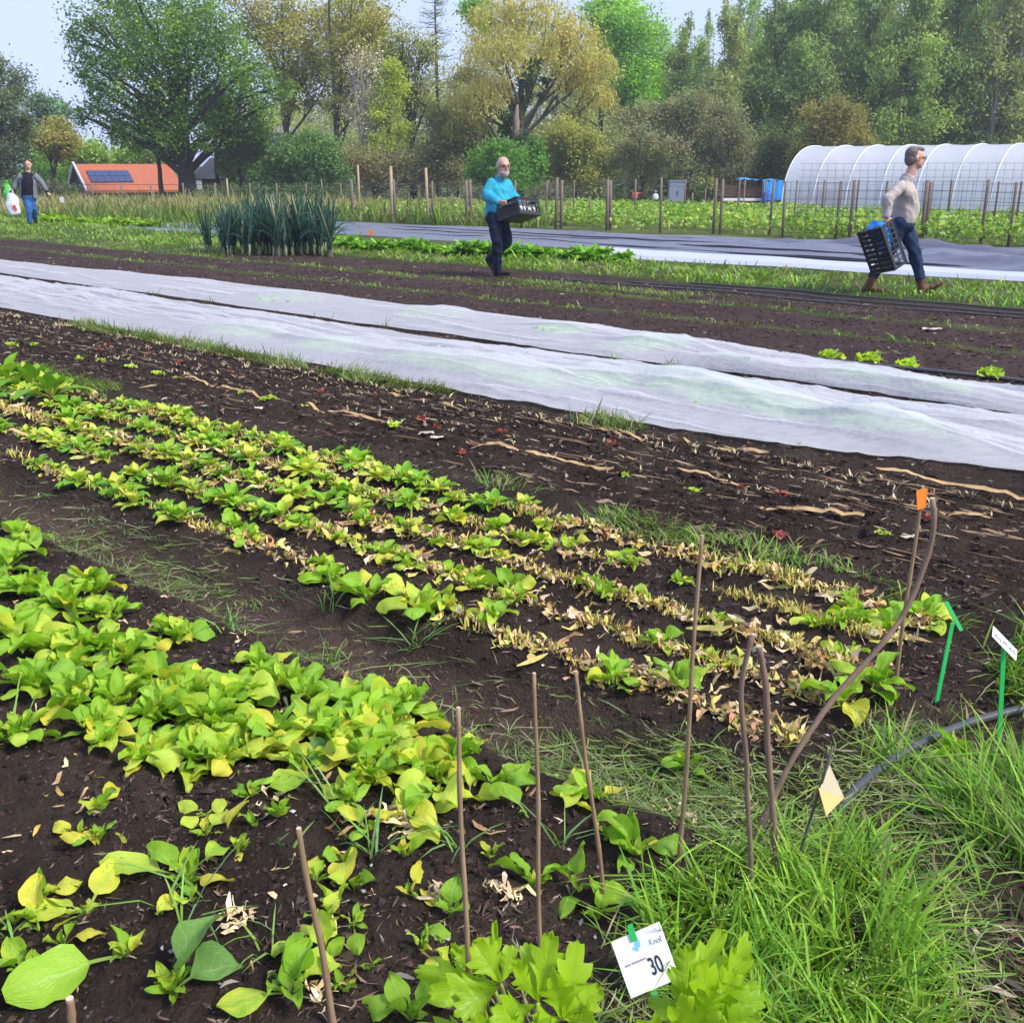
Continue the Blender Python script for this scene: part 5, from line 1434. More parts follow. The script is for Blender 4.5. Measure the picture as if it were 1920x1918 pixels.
# ------------------------------------------------------------------ leeks and leafy rows
def leek_mesh(seed):
    r = np.random.default_rng(seed); mb = MB()
    mb.tube([(0, 0, -0.02), (0, 0, 0.10), (0, 0, 0.2)], [0.022, 0.022, 0.02], 7, (0.45, 0.50, 0.30))
    k = 9
    for i in range(k):
        Pn, lc = leaf_sheet(r.uniform(0.55, 0.92), r.uniform(0.017, 0.028), 0.0, r.uniform(1.40, 1.56) - 0.008 * i, r.uniform(0.02, 0.25) if r.random() < 0.78 else r.uniform(1.4, 2.3), 0.6, 0.0, seed * 20 + i, nu=9, nv=3, twist=r.uniform(-0.6, 0.6), pucker=0.0)
        w = np.linspace(1, 0.12, 9) ** 0.7
        Pn[:, :, 0] = np.array([-1, 0, 1])[None] * (r.uniform(0.022, 0.034) * w)[:, None]
        a = (i % 2) * pi + r.normal(0, 0.55); 
        Rm_ = np.array([[cos(a), -sin(a), 0], [sin(a), cos(a), 0], [0, 0, 1]])
        Pn = Pn @ Rm_.T + np.array([0, 0, 0.04 + 0.016 * i])
        c = np.array([(0.035, 0.095, 0.085), (0.05, 0.12, 0.10), (0.03, 0.08, 0.068), (0.075, 0.155, 0.12)][r.integers(0, 4)])
        if r.random() < 0.05: c = np.array((0.35, 0.33, 0.20))
        mb.grid(Pn, c)
    return mb.data("leek_plant", "crop_leaf", True)
LEEK = [leek_mesh(600 + i) for i in range(8)]
lpos = []
for i in range(64):
    s_ = 14.55 + 1.75 * (i % 16) / 15 + random.gauss(0, 0.05); t_ = 11.95 + 0.30 * (i // 16) + random.gauss(0, 0.04)
    lpos.append((s_, t_))
cenL = np.array(G(515, 478))[:2]
k = 0
for i in range(105):
    px = 418 + 205 * random.random(); py = 468 + 12 * random.random() + (px - 418) * 0.012
    if i < 4: px, py = 388 + 3 * i, 469 + i
    gx, gy, _ = G(px, py)
    o = link("leek_plant", LEEK[i % 8]); sc_ = random.uniform(0.78, 1.08) * (0.86 if px < 450 else 1.0)
    o.location = (gx, gy, gz1(gx, gy)); o.rotation_euler = (random.gauss(0, 0.06), random.gauss(0, 0.06), random.uniform(0, 6.28)); o.scale = (sc_ * 1.15, sc_ * 1.15, sc_ * 1.08)
    tag(o, "leek standing slightly apart at the bed's left end" if i < 4 else "tall blue green leek in the dense leek bed", "leek", "leeks apart at the left" if i < 4 else "leeks in the dense bed")
def bushy(seed, r0, k, pal, hh):
    mb = MB(); rr = np.random.default_rng(seed)
    for i in range(k):
        L = r0 * rr.uniform(0.6, 1.1)
        Pn, lc = leaf_sheet(L, L * 0.17, 0.25, rr.uniform(0.5, 1.45), rr.uniform(0.6, 1.5), 0.3, 0.3, seed * 40 + i, nu=6, nv=3, pw=0.006, pucker=r0 * 0.03)
        a = i * 2.4 + rr.uniform(-0.4, 0.4); Rm_ = np.array([[cos(a), -sin(a), 0], [sin(a), cos(a), 0], [0, 0, hh]])
        mb.grid(Pn @ Rm_.T + np.array([rr.normal(0, r0 * 0.16), rr.normal(0, r0 * 0.16), 0]), np.array(pal[rr.integers(0, len(pal))]) * rr.uniform(0.8, 1.2))
    return mb.data("leafy_plant", "crop_leaf", True)
LUSH = [(0.13, 0.32, 0.025), (0.18, 0.40, 0.03), (0.24, 0.46, 0.04), (0.10, 0.25, 0.02)]
LORD = 'first second third fourth fifth sixth seventh eighth ninth tenth eleventh twelfth'.split()
BUSH = [bushy(700 + i, 0.31, 95, LUSH, 1.0) for i in range(5)]
for j, px in enumerate(np.linspace(650, 915, 9).tolist() + np.linspace(955, 1165, 7).tolist()):
    py = 462 + (px - 650) * 0.052 + random.uniform(-3, 3)
    o = place(random.choice(BUSH), px + random.uniform(-6, 6), py + 4, random.uniform(0.8, 1.2), ("leafy green plant left of the man in turquoise, " + LORD[j] + " from the leeks") if px < 930 else ("leafy green plant right of the man in turquoise, " + LORD[j - 9] + " from him"), "leafy plant", "leafy row left of the man in turquoise" if px < 930 else "leafy row right of the man in turquoise")
YGB = [bushy(720 + i, 0.38, 75, [(0.24, 0.42, 0.03), (0.32, 0.48, 0.04), (0.2, 0.38, 0.03)], 0.75) for i in range(3)]
for j in range(12):
    px = 98 + j * 17 + random.uniform(-5, 5)
    place(random.choice(YGB), px, 416 + j * 1.1, random.uniform(0.8, 1.15), "yellow green leafy plant in the row beside the left walker, " + LORD[j] + " from him", "leafy plant", "leafy row at the left by the meadow")
gx, gy, _ = G(697, 470)
m = MB(); m.tube([(0, 0, -0.05), (0.0, 0, 0.38)], 0.007, 6)
fl = empty("marker_flag", (gx, gy, gz1(gx, gy)), "small orange marker flag on a stick in the leafy row", "marker flag"); m.obj("stick", "cane_bamboo", fl)
m = MB(); m.abox(-0.045, 0.045, -0.004, 0.004, 0.30, 0.39); m.obj("flag", "orange_tag", fl)
gx, gy, _ = G(121, 412)
fl = empty("marker_flag", (gx, gy, gz1(gx, gy)), "white marker on a thin stick in the meadow near the left walker", "marker flag")
m = MB(); m.tube([(0, 0, -0.05), (0, 0, 0.62)], 0.009, 6); m.obj("stick", "cane_bamboo", fl)
m = MB(); m.abox(-0.05, 0.05, -0.005, 0.005, 0.5, 0.66); m.obj("flag", "white_card", fl)

# crop behind the stakes
mb = MB()
n_ = 52000
s = rng.uniform(2, 30, n_); t = 22.4 + 9.5 * rng.random(n_) ** 1.1
x, y = xy(s, t)
k = (x < 0.6 * y) & (x > -0.24 * y) & (rng.random(n_) < 0.25 + 0.75 * sstep(0.38, 0.55, fbm(x, y, 0.9, 110)))
k &= rng.random(n_) < np.where(x < 1, 0.5, 1.0)
x, y = x[k], y[k]; n_ = len(x)
hh = (0.28 + 0.30 * fbm(x, y, 0.7, 111)) * np.where(x < 2, 0.72, 1.0)
z = gz(x, y) + hh * rng.random(n_) ** 0.6
L = rng.uniform(0.07, 0.18, n_)
leaflets(mb, np.stack([x, y, z], 1), L, L * rng.uniform(0.4, 0.7, n_), pick([(0.15, 0.30, 0.03), (0.23, 0.38, 0.045), (0.10, 0.21, 0.03), (0.34, 0.42, 0.07), (0.30, 0.42, 0.10)], n_, 0.2), 0.6)
tag(mb.obj("field_crop", "crop_leaf"), "yellow green leafy crop in the field behind the stakes", "crop", kind="stuff")

# ------------------------------------------------------------------ stakes and wire
def stake(px, ytop, ybase, r, label, group, mat="post_wood"):
    g = np.array(G(px + (px - 960) * -0.0, ybase)); g[2] = gz1(g[0], g[1])
    top = R(px + (px - 960) * 0.022 * 0, ytop, g[1])[2]
    m = MB(); j = random.uniform(-0.015, 0.015)
    h = top - g[2]
    m.tube([(0, 0, -0.25), (j, 0, h * 0.5), (2 * j, 0, h)], [r * 1.05, r, r * 0.95], 8)
    o = m.obj("wooden_stake", mat, None, True); o.location = g
    tag(o, label, "stake", group)
    return g, h
NEAR = [(1838, 337, 459), (1890, 342, 463), (1727, 338, 455), (1733, 342, 454), (1592, 338, 450), (1566, 340, 447), (1467, 340, 446), (1442, 338, 442), (1337, 335, 440), (1350, 336, 441), (1238, 333, 437), (1138, 336, 432), (1144, 338, 431), (1042, 333, 429), (1052, 338, 429), (965, 338, 427), (876, 338, 424), (884, 338, 423), (803, 315, 421), (812, 340, 420), (735, 312, 418), (742, 337, 417), (663, 337, 413)]
FARP = [(1903, 340, 428), (1860, 340, 436), (1774, 338, 427), (1654, 340, 423), (1601, 338, 434), (1539, 338, 418), (1487, 338, 430), (1431, 336, 412), (1382, 335, 414), (1320, 352, 404), (1296, 362, 404), (1282, 337, 408), (1190, 336, 412), (1105, 368, 420), (1075, 338, 407), (1024, 340, 418), (848, 366, 408), (675, 310, 409), (606, 336, 398)]
gn = []
ORDS = "first second third fourth fifth sixth seventh eighth ninth tenth eleventh twelfth thirteenth fourteenth fifteenth".split()
def ordinal(px, lst): return ORDS[sorted(lst).index(px)]
nt = [k[0] for k in NEAR if k[1] < 320]; nr = [k[0] for k in NEAR if k[1] >= 320 and k[0] > 1460]; nl = [k[0] for k in NEAR if k[1] >= 320 and k[0] <= 1460]
for px, a, b in NEAR:
    if px in nt: lab = "tall pale wooden stake of the front line, " + ordinal(px, nt) + " tall one from the left"
    elif px in nr: lab = "weathered front line stake before the tunnel, " + ordinal(px, nr) + " from the left"
    else: lab = "weathered front line stake left of the tunnel, " + ordinal(px, nl) + " from the left"
    g, h = stake(px, a, b, random.uniform(0.030, 0.045), lab, "weathered wooden stakes of the front line", "post_pale" if px in nt else "post_wood"); gn.append((g, h, px))
fr = [k[0] for k in FARP if k[1] >= 320 and k[0] > 1460]; fl_ = [k[0] for k in FARP if k[1] >= 320 and k[0] <= 1460]
for px, a, b in FARP:
    if a < 320: lab = "tall pale thin stake of the second line near the left"
    elif px in fr: lab = "thin second line stake before the tunnel, " + ordinal(px, fr) + " from the left"
    else: lab = "thin second line stake in the leafy crop, " + ordinal(px, fl_) + " from the left"
    stake(px, a, b, random.uniform(0.022, 0.034), lab, "thin wooden stakes of the second line", "post_pale" if a < 320 else "post_wood")
simple("wire", (0.05, 0.055, 0.065), 0.6, 0.1)
gn.sort(key=lambda k: k[2])
def mesh_panel(A, B, h0, h1, label, group, rows=6, cols=9, r=0.0045):
    A = np.array(A); B = np.array(B)
    m = MB()
    for i in range(rows):
        z = h0 + (h1 - h0) * i / (rows - 1)
        m.tube([(0, 0, z), B - A + np.array([0, 0, z])], r, 4, cap=False)
    for i in range(cols):
        p_ = (B - A) * (i + 0.5) / cols
        m.tube([p_ + np.array([0, 0, h0]), p_ + np.array([0, 0, h1])], r, 4, cap=False)
    o = m.obj("wire_mesh_panel", "wire"); o.location = A
    return tag(o, label, "wire mesh", group)
line = [g for g in gn if g[2] in (1337, 1442, 1467, 1566, 1592, 1727, 1838, 1890)]
for (a, h, px), (b, h2, px2) in zip(line[:-1], line[1:]):
    L = np.linalg.norm(np.array(a) - np.array(b))
    if px < 1460: continue
    mesh_panel(a, b, 0.12, min(h, h2) * 0.98, "wire mesh stretched between front stakes before the tunnel", "wire mesh panels between front stakes", 7, max(4, int(L / 0.17)))
a = np.array(G(1890, 463)); b = a + (a - np.array(G(1838, 459))) * 2
mesh_panel(a, b, 0.12, 1.22, "wire mesh at the right frame edge", None, 7, 8)
for (xa, xb) in ((1490, 1640), (1640, 1780), (1780, 1925)):
    A = np.array(G(xa, 424 + (xa - 1490) * 0.012)); B = np.array(G(xb, 424 + (xb - 1490) * 0.012))
    A[2] = gz1(A[0], A[1]); B[2] = A[2]
    mesh_panel(A, B, 0.4, 1.62, "tall thin wire mesh in the crop close to the tunnel", "tall wire mesh panels by the tunnel", 8, int(np.linalg.norm(B - A) / 0.2), 0.0035)
# thin rail fence at the far side of the meadow and lone wires between left stakes
A = G(1137, 432); 
for (pa, pb) in ((663, 735), (735, 803), (803, 876), (876, 965), (1042, 1138), (1138, 1238), (1238, 1337)):
    ga = [g for g in gn if g[2] == pa][0]; gb = [g for g in gn if g[2] == pb][0]
    m = MB(); a0 = np.array(ga[0]); b0_ = np.array(gb[0]) - a0
    for z in (0.35, 0.75, 1.1):
        m.tube([(0, 0, z), b0_ / 2 + np.array([0, 0, z - 0.03]), b0_ + np.array([0, 0, z])], 0.004, 4, cap=False)
    o = m.obj("wire_fence", "wire"); o.location = a0; tag(o, "thin wires strung between front stakes left of the tunnel", "wire fence", "wires between front stakes")
# post and wire fence in front of the farm buildings
for i, px in enumerate((175, 230, 285, 345, 405, 428, 470, 520, 575, 640)):
    y0 = 50.0
    x0 = R(px, 370, y0)[0]; z0 = gz1(x0, y0)
    m = MB(); m.tube([(0, 0, -0.2), (0, 0, 0.95 + (0.2 if px == 428 else 0))], 0.04, 6); o = m.obj("meadow_fence_post", "post_pale" if px == 428 else "post_wood", None, True); o.location = (x0, y0, z0)
    tag(o, "pale post of the wire fence beyond the meadow" if px == 428 else "thin grey post of the wire fence beyond the meadow", "fence post", "posts of the meadow wire fence")
m = MB(); xa = R(60, 370, 50)[0]; xb = R(900, 370, 50)[0]
for z in (0.35, 0.62, 0.88):
    m.tube([(0, 0, z + gz1(xa, 50)), (xb - xa, 0, z + gz1(xb, 50))], 0.012, 4)
o = m.obj("meadow_wire_fence", "wire"); o.location = (xa, 50.04, 0); tag(o, "long wire fence along the far side of the meadow", "wire fence")

# ------------------------------------------------------------------ polytunnel
n = NT("tunnel_film")
oc = n.objc()
mp = n.a("Mapping"); mp.inputs['Scale'].default_value = (0.5, 4, 4); n.l(oc, mp.inputs['Vector'])
nz = n.noise(3, 4, mp.outputs[0])
col = n.mix(nz.outputs['Fac'], (0.76, 0.79, 0.86), (0.90, 0.91, 0.93))
nor = n.bump(nz.outputs['Fac'], 0.5, 0.05)
tr = n.a("BsdfTranslucent"); tr.inputs['Color'].default_value = (0.88, 0.90, 0.94, 1)
tp = n.a("BsdfTransparent"); tp.inputs['Color'].default_value = (0.92, 0.94, 0.97, 1)
sh = n.mixs(0.5, n.pbr(col, 0.28, nor, 0.5), tr.outputs[0])
n.done(n.mixs(n.math('MULTIPLY_ADD', nz.outputs['Fac'], 0.16, 0.08), sh, tp.outputs[0]))
simple("hoop_steel", (0.72, 0.74, 0.78), 0.45, 0.1)
TS0, TT0, TW, TH = 16.8, 34.6, 4.9, 2.22
bx, by = xy(TS0, TT0)
tun = empty("polytunnel", (bx, by, 0), "long white polythene tunnel greenhouse with hoops", "polytunnel", rz=math.atan2(-U[1], -U[0]))
# local x runs along the tunnel (to the right), local y away from the camera
SP = 1.15; NB = 19
def arch(th, k=1.0):
    c_, s_ = np.cos(th), np.sin(th)
    yv = TW / 2 - TW / 2 * np.sign(c_) * np.abs(c_) ** 0.85
    zv = TH * k * np.abs(s_) ** 0.80
    return yv, zv
for b_ in range(NB):
    xs = np.linspace(0, 1, 15); th = np.linspace(0, pi, 41)
    X_, T_ = np.meshgrid(xs, th, indexing='ij')
    sag = 1 - 0.013 * np.sin(pi * X_) ** 0.9 * np.abs(np.sin(T_)) ** 0.5
    yv, zv = arch(T_)
    yv = TW / 2 + (yv - TW / 2) * sag; zv = zv * sag
    # folds pulled between the hoops
    zv = zv + 0.012 * np.sin(T_ * 46 + X_ * 5 + b_) * np.sin(pi * X_) * np.sin(T_)
    m = MB(); m.grid(np.stack([(X_ + b_) * SP, yv, zv], -1)); m.obj("film_bay", "tunnel_film", tun, True)
for b_ in range(NB + 1):
    th = np.linspace(0, pi, 33); yv, zv = arch(th, 1.0)
    m = MB(); m.tube(np.stack([np.full(33, b_ * SP), yv, np.maximum(zv, 0) + 0.004], 1), 0.017, 6); m.obj("hoop", "hoop_steel", tun, True)
m = MB(); m.box((NB * SP / 2, -0.06, 0.06), (NB * SP / 2, 0, 0), (0, 0.06, 0), (0, 0, 0.06)); m.obj("base_board", "post_pale", tun)
th = np.linspace(0, pi, 33); yv, zv = arch(th, 0.99)
m = MB(); m.add(np.concatenate([[(0.02, TW / 2, 0)], np.stack([np.full(33, 0.02), yv, zv], 1)]), None, [(0, i + 1, i + 2) for i in range(32)]); m.obj("end_sheet", "tunnel_film", tun)
# what shows dimly inside
def inside(name, label, cat, lx, ly, hx, hy, hz, colr, extra=None):
    ca, sa = cos(tun.rotation_euler.z), sin(tun.rotation_euler.z)
    wx, wy = bx + lx * ca - ly * sa, by + lx * sa + ly * ca
    simple("mat_" + name + str(int(lx * 10)), colr, 0.7)
    root = empty(name, (wx, wy, gz1(wx, wy)), label, cat, rz=tun.rotation_euler.z)
    mt = "mat_" + name + str(int(lx * 10))
    return root, mt
rt, mt = inside("barrel", "blue barrel seen dimly through the tunnel film", "barrel", 3.3, 0.9, 0, 0, 0, (0.03, 0.06, 0.30))
m = MB(); m.rings([((0, 0, z), (r, 0, 0), (0, r, 0)) for z, r in ((0, 0.27), (0.05, 0.30), (0.3, 0.29), (0.32, 0.31), (0.34, 0.29), (0.6, 0.29), (0.62, 0.31), (0.64, 0.29), (0.88, 0.28), (0.92, 0.25))], 18); m.obj("drum", mt, rt, True)
m = MB(); m.tube([(0.1, 0, 0.92), (0.1, 0, 0.96)], 0.05, 10); m.obj("bung", "black_pipe", rt)
rt, mt = inside("barrel", "second dark blue barrel inside the tunnel", "barrel", 4.7, 1.0, 0, 0, 0, (0.05, 0.07, 0.22))
m = MB(); m.rings([((0, 0, z), (r, 0, 0), (0, r, 0)) for z, r in ((0, 0.27), (0.05, 0.30), (0.4, 0.29), (0.42, 0.31), (0.44, 0.29), (0.88, 0.28), (0.92, 0.25))], 18); m.obj("drum", mt, rt, True)
m = MB(); m.tube([(0.1, 0, 0.92), (0.1, 0, 0.96)], 0.05, 10); m.obj("bung", "black_pipe", rt)
def trestle(label, lx, top, colr):
    rt, mt = inside("work_table", label, "table", lx, 1.0, 0, 0, 0, colr)
    m = MB(); m.abox(-0.8, 0.8, -0.35, 0.35, top, top + 0.05); m.obj("table_top", mt, rt)
    for i in (-1, 1):
        for j in (-1, 1):
            m = MB(); m.abox(i * 0.72 - 0.03, i * 0.72 + 0.03, j * 0.3 - 0.03, j * 0.3 + 0.03, 0, top); m.obj("leg", "post_pale", rt)
    m = MB(); m.abox(-0.74, 0.74, -0.33, -0.30, 0.05, top * 0.9); m.obj("front_cloth", mt, rt)
trestle("table with a pink cloth inside the tunnel, left of the barrels", 1.4, 0.9, (0.50, 0.20, 0.18))
trestle("table with a red pink cloth farther along inside the tunnel", 8.6, 0.6, (0.55, 0.10, 0.14))

# ------------------------------------------------------------------ cart with blue tarpaulin
CY = 42.0
simple("blue_tarp", (0.03, 0.30, 0.75), 0.5, 0.15, 5, 0.4, 0.03, 0.4)
simple("barrel_blue", (0.02, 0.10, 0.42), 0.4, 0.1)
simple("cart_wood", (0.10, 0.06, 0.05), 0.8, 0.3, 6)
simple("red_paint", (0.45, 0.08, 0.08), 0.5, 0.15)
simple("grey_sheet", (0.22, 0.25, 0.32), 0.6, 0.15)
simple("white_paint", (0.78, 0.78, 0.77), 0.55, 0.06, 8, 0.1)
simple("rubber", (0.03, 0.03, 0.03), 0.8)
x0, x1 = R(1345, 380, CY)[0], R(1465, 380, CY)[0]
zc = gz1(x0, CY)
ct = empty("farm_cart", ((x0 + x1) / 2, CY, zc), "low dark wooden farm cart with red wheels by the tunnel's end", "cart")
w2 = (x1 - x0) / 2
for k, z in enumerate((0.42, 0.56, 0.70)):
    m = MB(); m.abox(-w2, w2 * 0.75, -0.75, -0.72, z, z + 0.125); m.obj("side_board", "cart_wood", ct)
m = MB(); m.abox(-w2, w2 * 0.75, -0.71, 0.75, 0.40, 0.46); m.obj("bed", "cart_wood", ct)
m = MB(); m.abox(-w2, w2 * 0.7, -0.80, -0.755, 0.26, 0.36); m.obj("sill_board", "white_paint", ct)
for lx in (-w2 * 0.72, -w2 * 0.15):
    m = MB(); m.tube([(lx, -0.66, 0.22), (lx, -0.56, 0.22)], 0.22, 18); wh = m.obj("wheel", "rubber", ct, False)
    m = MB(); m.tube([(lx, -0.68, 0.22), (lx, -0.655, 0.22)], 0.13, 14); m.obj("hub", "red_paint", wh)
m = MB(); m.abox(w2 * 0.2, w2 * 0.95, -0.66, 0.2, 0.72, 1.0); m.obj("load_box", "cart_wood", ct)
# tarpaulin roof on poles
xa, xb = R(1386, 345, CY)[0], R(1466, 345, CY)[0]
tp_ = empty("tarp_shelter", ((xa + xb) / 2, CY, zc), "bright blue tarpaulin hung over the cart on thin poles", "tarpaulin")
w3 = (xb - xa) / 2
sg_ = np.linspace(-1, 1, 24); tg_ = np.linspace(0, 1, 14)
A_, B_ = np.meshgrid(sg_, tg_, indexing='ij')
ztop = R(1400, 336, CY)[2] - zc
Pn = np.stack([A_ * w3, -0.9 + 1.7 * B_, ztop - 0.10 * (A_ + 1) * 0.4 - 0.05 * np.cos(A_ * 5) * B_ + 0.02 * np.sin(A_ * 17 + B_ * 9)], -1)
m = MB(); m.grid(Pn); m.obj("roof_sheet", "blue_tarp", tp_, True)
Pn = np.stack([w3 * (-0.1 + 1.1 * (A_ + 1) / 2), -0.93 - 0.015 * np.sin(A_ * 9) - 0.04 * B_, ztop - 0.08 - (0.62 + 0.06 * np.sin(A_ * 3 + 1)) * B_], -1)
m = MB(); m.grid(Pn); m.obj("hanging_flap", "blue_tarp", tp_, True)
for lx in (-w3 * 0.96, w3 * 0.96, -w3 * 0.12):
    m = MB(); m.tube([(lx, -0.88, 0), (lx, -0.88, ztop - 0.03)], 0.025, 6); m.obj("pole", "post_pale", tp_)
xb2 = R(1424, 390, CY)[0]
br = empty("barrel", (xb2, CY - 1.1, gz1(xb2, CY - 1.1)), "small blue barrel standing under the tarpaulin", "barrel")
m = MB(); m.rings([((0, 0, z), (r, 0, 0), (0, r, 0)) for z, r in ((0, 0.17), (0.04, 0.19), (0.28, 0.19), (0.30, 0.205), (0.32, 0.19), (0.55, 0.18), (0.6, 0.15))], 16); m.obj("drum", "barrel_blue", br, True)
m = MB(); m.tube([(0.05, 0, 0.6), (0.05, 0, 0.64)], 0.03, 8); m.obj("bung", "black_pipe", br)
xg = R(1268, 375, 43)[0]; zg = gz1(xg, 43)
bxs = empty("metal_cabinet", (xg, 43, zg), "grey metal box standing at the edge of the wood", "cabinet")
m = MB(); m.abox(-0.32, 0.32, -0.25, 0.25, 0.12, 0.95); m.obj("cabinet_body", "grey_sheet", bxs)
for lx in (-0.28, 0.28):
    m = MB(); m.abox(lx - 0.03, lx + 0.03, -0.2, 0.2, 0, 0.12); m.obj("leg", "cart_wood", bxs)
m = MB(); m.abox(-0.34, 0.34, -0.27, 0.27, 0.952, 0.99); m.obj("lid", "grey_sheet", bxs)
m = MB(); m.abox(-0.02, 0.02, -0.266, -0.252, 0.45, 0.6); m.obj("handle", "cart_wood", bxs)

# ------------------------------------------------------------------ farm buildings beyond the meadow
n = NT("roof_tiles_orange")
oc = n.objc()
w1 = n.a("TexWave", Scale=9.0, bands_direction='Z'); n.l(oc, w1.inputs['Vector'])
nz = n.noise(3.5, 5, oc); nq = n.noise(14, 3, oc)
col = n.mix(nz.outputs['Fac'], (0.36, 0.095, 0.045), (0.50, 0.17, 0.09))
col = n.mix(n.math('MULTIPLY', nq.outputs['Fac'], 0.5), col, (0.40, 0.14, 0.09))
n.done(n.pbr(col, 0.8, n.bump(w1.outputs['Fac'], 0.5, 0.03), 0.2))
simple("slate_roof", (0.045, 0.05, 0.065), 0.6, 0.2, 3)
simple("teal_boards", (0.035, 0.09, 0.085), 0.7, 0.2, 8)
simple("brick_wall", (0.20, 0.10, 0.07), 0.85, 0.3, 5)
simple("dark_boards", (0.05, 0.035, 0.03), 0.8, 0.3, 5)
simple("solar_glass", (0.035, 0.05, 0.13), 0.18, 0.1, 4, 0.0, spec=0.6)
simple("alu", (0.55, 0.57, 0.6), 0.4, 0.05)
simple("window_glass", (0.10, 0.12, 0.14), 0.12, 0.1, 3, 0.0, spec=0.6)
HY = 61.0
ex0, ex1 = R(166, 355, HY)[0], R(342, 356, HY)[0]
zb = -1.2
rz_ = R(150, 308, HY + 2.2)[2]; ez_ = R(166, 355, HY)[2]
k1 = ex1 / HY; hl = (k1 * HY - ex0) / (cos(radians(35)) - sin(radians(35)) * k1); dep = 4.6
hs = empty("barn", (ex0, HY, zb), "low barn with an orange tiled roof, white gable trim and solar panels", "barn", rz=radians(35))
ez = ez_ - zb; rz2 = rz_ - zb
m = MB(); m.abox(0.15, hl, 0.25, dep - 0.25, 0, ez); m.obj("wall", "brick_wall", hs)
m = MB(); m.add([(0.15, 0.25, ez), (0.15, dep - 0.25, ez), (0.15, dep / 2, rz2 - 0.1), (hl, 0.25, ez), (hl, dep - 0.25, ez), (hl, dep / 2, rz2 - 0.1)], [(0, 3, 5, 2), (1, 2, 5, 4)], [(0, 2, 1), (3, 4, 5)]); m.obj("gable", "teal_boards", hs)
for sgn in (0, 1):
    ya, yb = (-0.15, dep / 2) if sgn == 0 else (dep + 0.15, dep / 2)
    m = MB()
    m.add([(-0.1, ya, ez - 0.12), (hl + 0.1, ya, ez - 0.12), (hl + 0.1, yb, rz2), (-0.1, yb, rz2), (-0.1, ya, ez - 0.22), (hl + 0.1, ya, ez - 0.22), (hl + 0.1, yb, rz2 - 0.1), (-0.1, yb, rz2 - 0.1)],
          [(0, 1, 2, 3), (7, 6, 5, 4), (0, 4, 5, 1), (1, 5, 6, 2), (3, 2, 6, 7), (0, 3, 7, 4)])
    rf = m.obj("roof", "roof_tiles_orange", hs)
    m = MB(); a = np.array((-0.13, ya - 0.02, ez - 0.16)); b = np.array((-0.13, yb, rz2 + 0.04)); d = b - a
    m.box((a + b) / 2, d / 2, (0.04, 0, 0), np.cross(d / np.linalg.norm(d), (1, 0, 0)) * 0.10); m.obj("bargeboard", "white_paint", hs)
    if sgn == 0:
        sl = np.array((0, dep / 2 + 0.15, rz2 - ez + 0.12)); sl /= np.linalg.norm(sl); nn_ = np.cross((1, 0, 0), sl)
        for i in range(6):
            for j in range(2):
                c_ = np.array((0.55 + i * 0.40, -0.15, ez - 0.12)) + sl * (1.15 + 0.62 * j) + nn_ * 0.06
                m = MB(); m.box(c_, (0.185, 0, 0), sl * 0.29, nn_ * 0.015); pn_ = m.obj("solar_panel", "solar_glass", rf)
for i, (xw, w_) in enumerate(((1.75, 0.5), (2.75, 0.45), (3.6, 0.5), (4.6, 0.45))):
    m = MB(); m.abox(xw, xw + w_, 0.20, 0.26, 0.75, ez - 0.08); wi = m.obj("window", "white_paint", hs)
    m = MB(); m.abox(xw + 0.06, xw + w_ / 2 - 0.02, 0.18, 0.21, 0.82, ez - 0.14); m.obj("pane", "window_glass", wi)
    m = MB(); m.abox(xw + w_ / 2 + 0.02, xw + w_ - 0.06, 0.18, 0.21, 0.82, ez - 0.14); m.obj("pane", "window_glass", wi)
m = MB(); m.abox(0.5, 1.2, 0.2, 0.26, 0, ez - 0.15); m.obj("door", "dark_boards", hs)
# slate shed
SY = 60.0
xa, xb = R(357, 340, SY)[0], R(408, 340, SY)[0]
sh_ = empty("slate_shed", (xa, SY, zb), "small dark shed with a steep slate roof right of the oak trunk", "shed")
wl_ = xb - xa; ez = R(360, 334, SY)[2] - zb; tz = R(388, 296, SY)[2] - zb
m = MB(); m.abox(0.08, wl_ - 0.08, 0.1, 3, 0, ez); m.obj("wall", "dark_boards", sh_)
m = MB(); m.add([(0, 0, ez - 0.05), (wl_, 0, ez - 0.05), (wl_ * 0.62, 1.0, tz), (wl_ * 0.55, 2.2, tz), (0, 3.1, ez - 0.05), (wl_, 3.1, ez - 0.05)], [(1, 5, 3, 2), (0, 2, 3, 4)], [(0, 1, 2), (4, 3, 5)]); m.obj("roof", "slate_roof", sh_)
m = MB(); m.abox(0.25, 0.6, 0.05, 0.099, 0.4, ez - 0.1); m.obj("door", "white_paint", sh_)
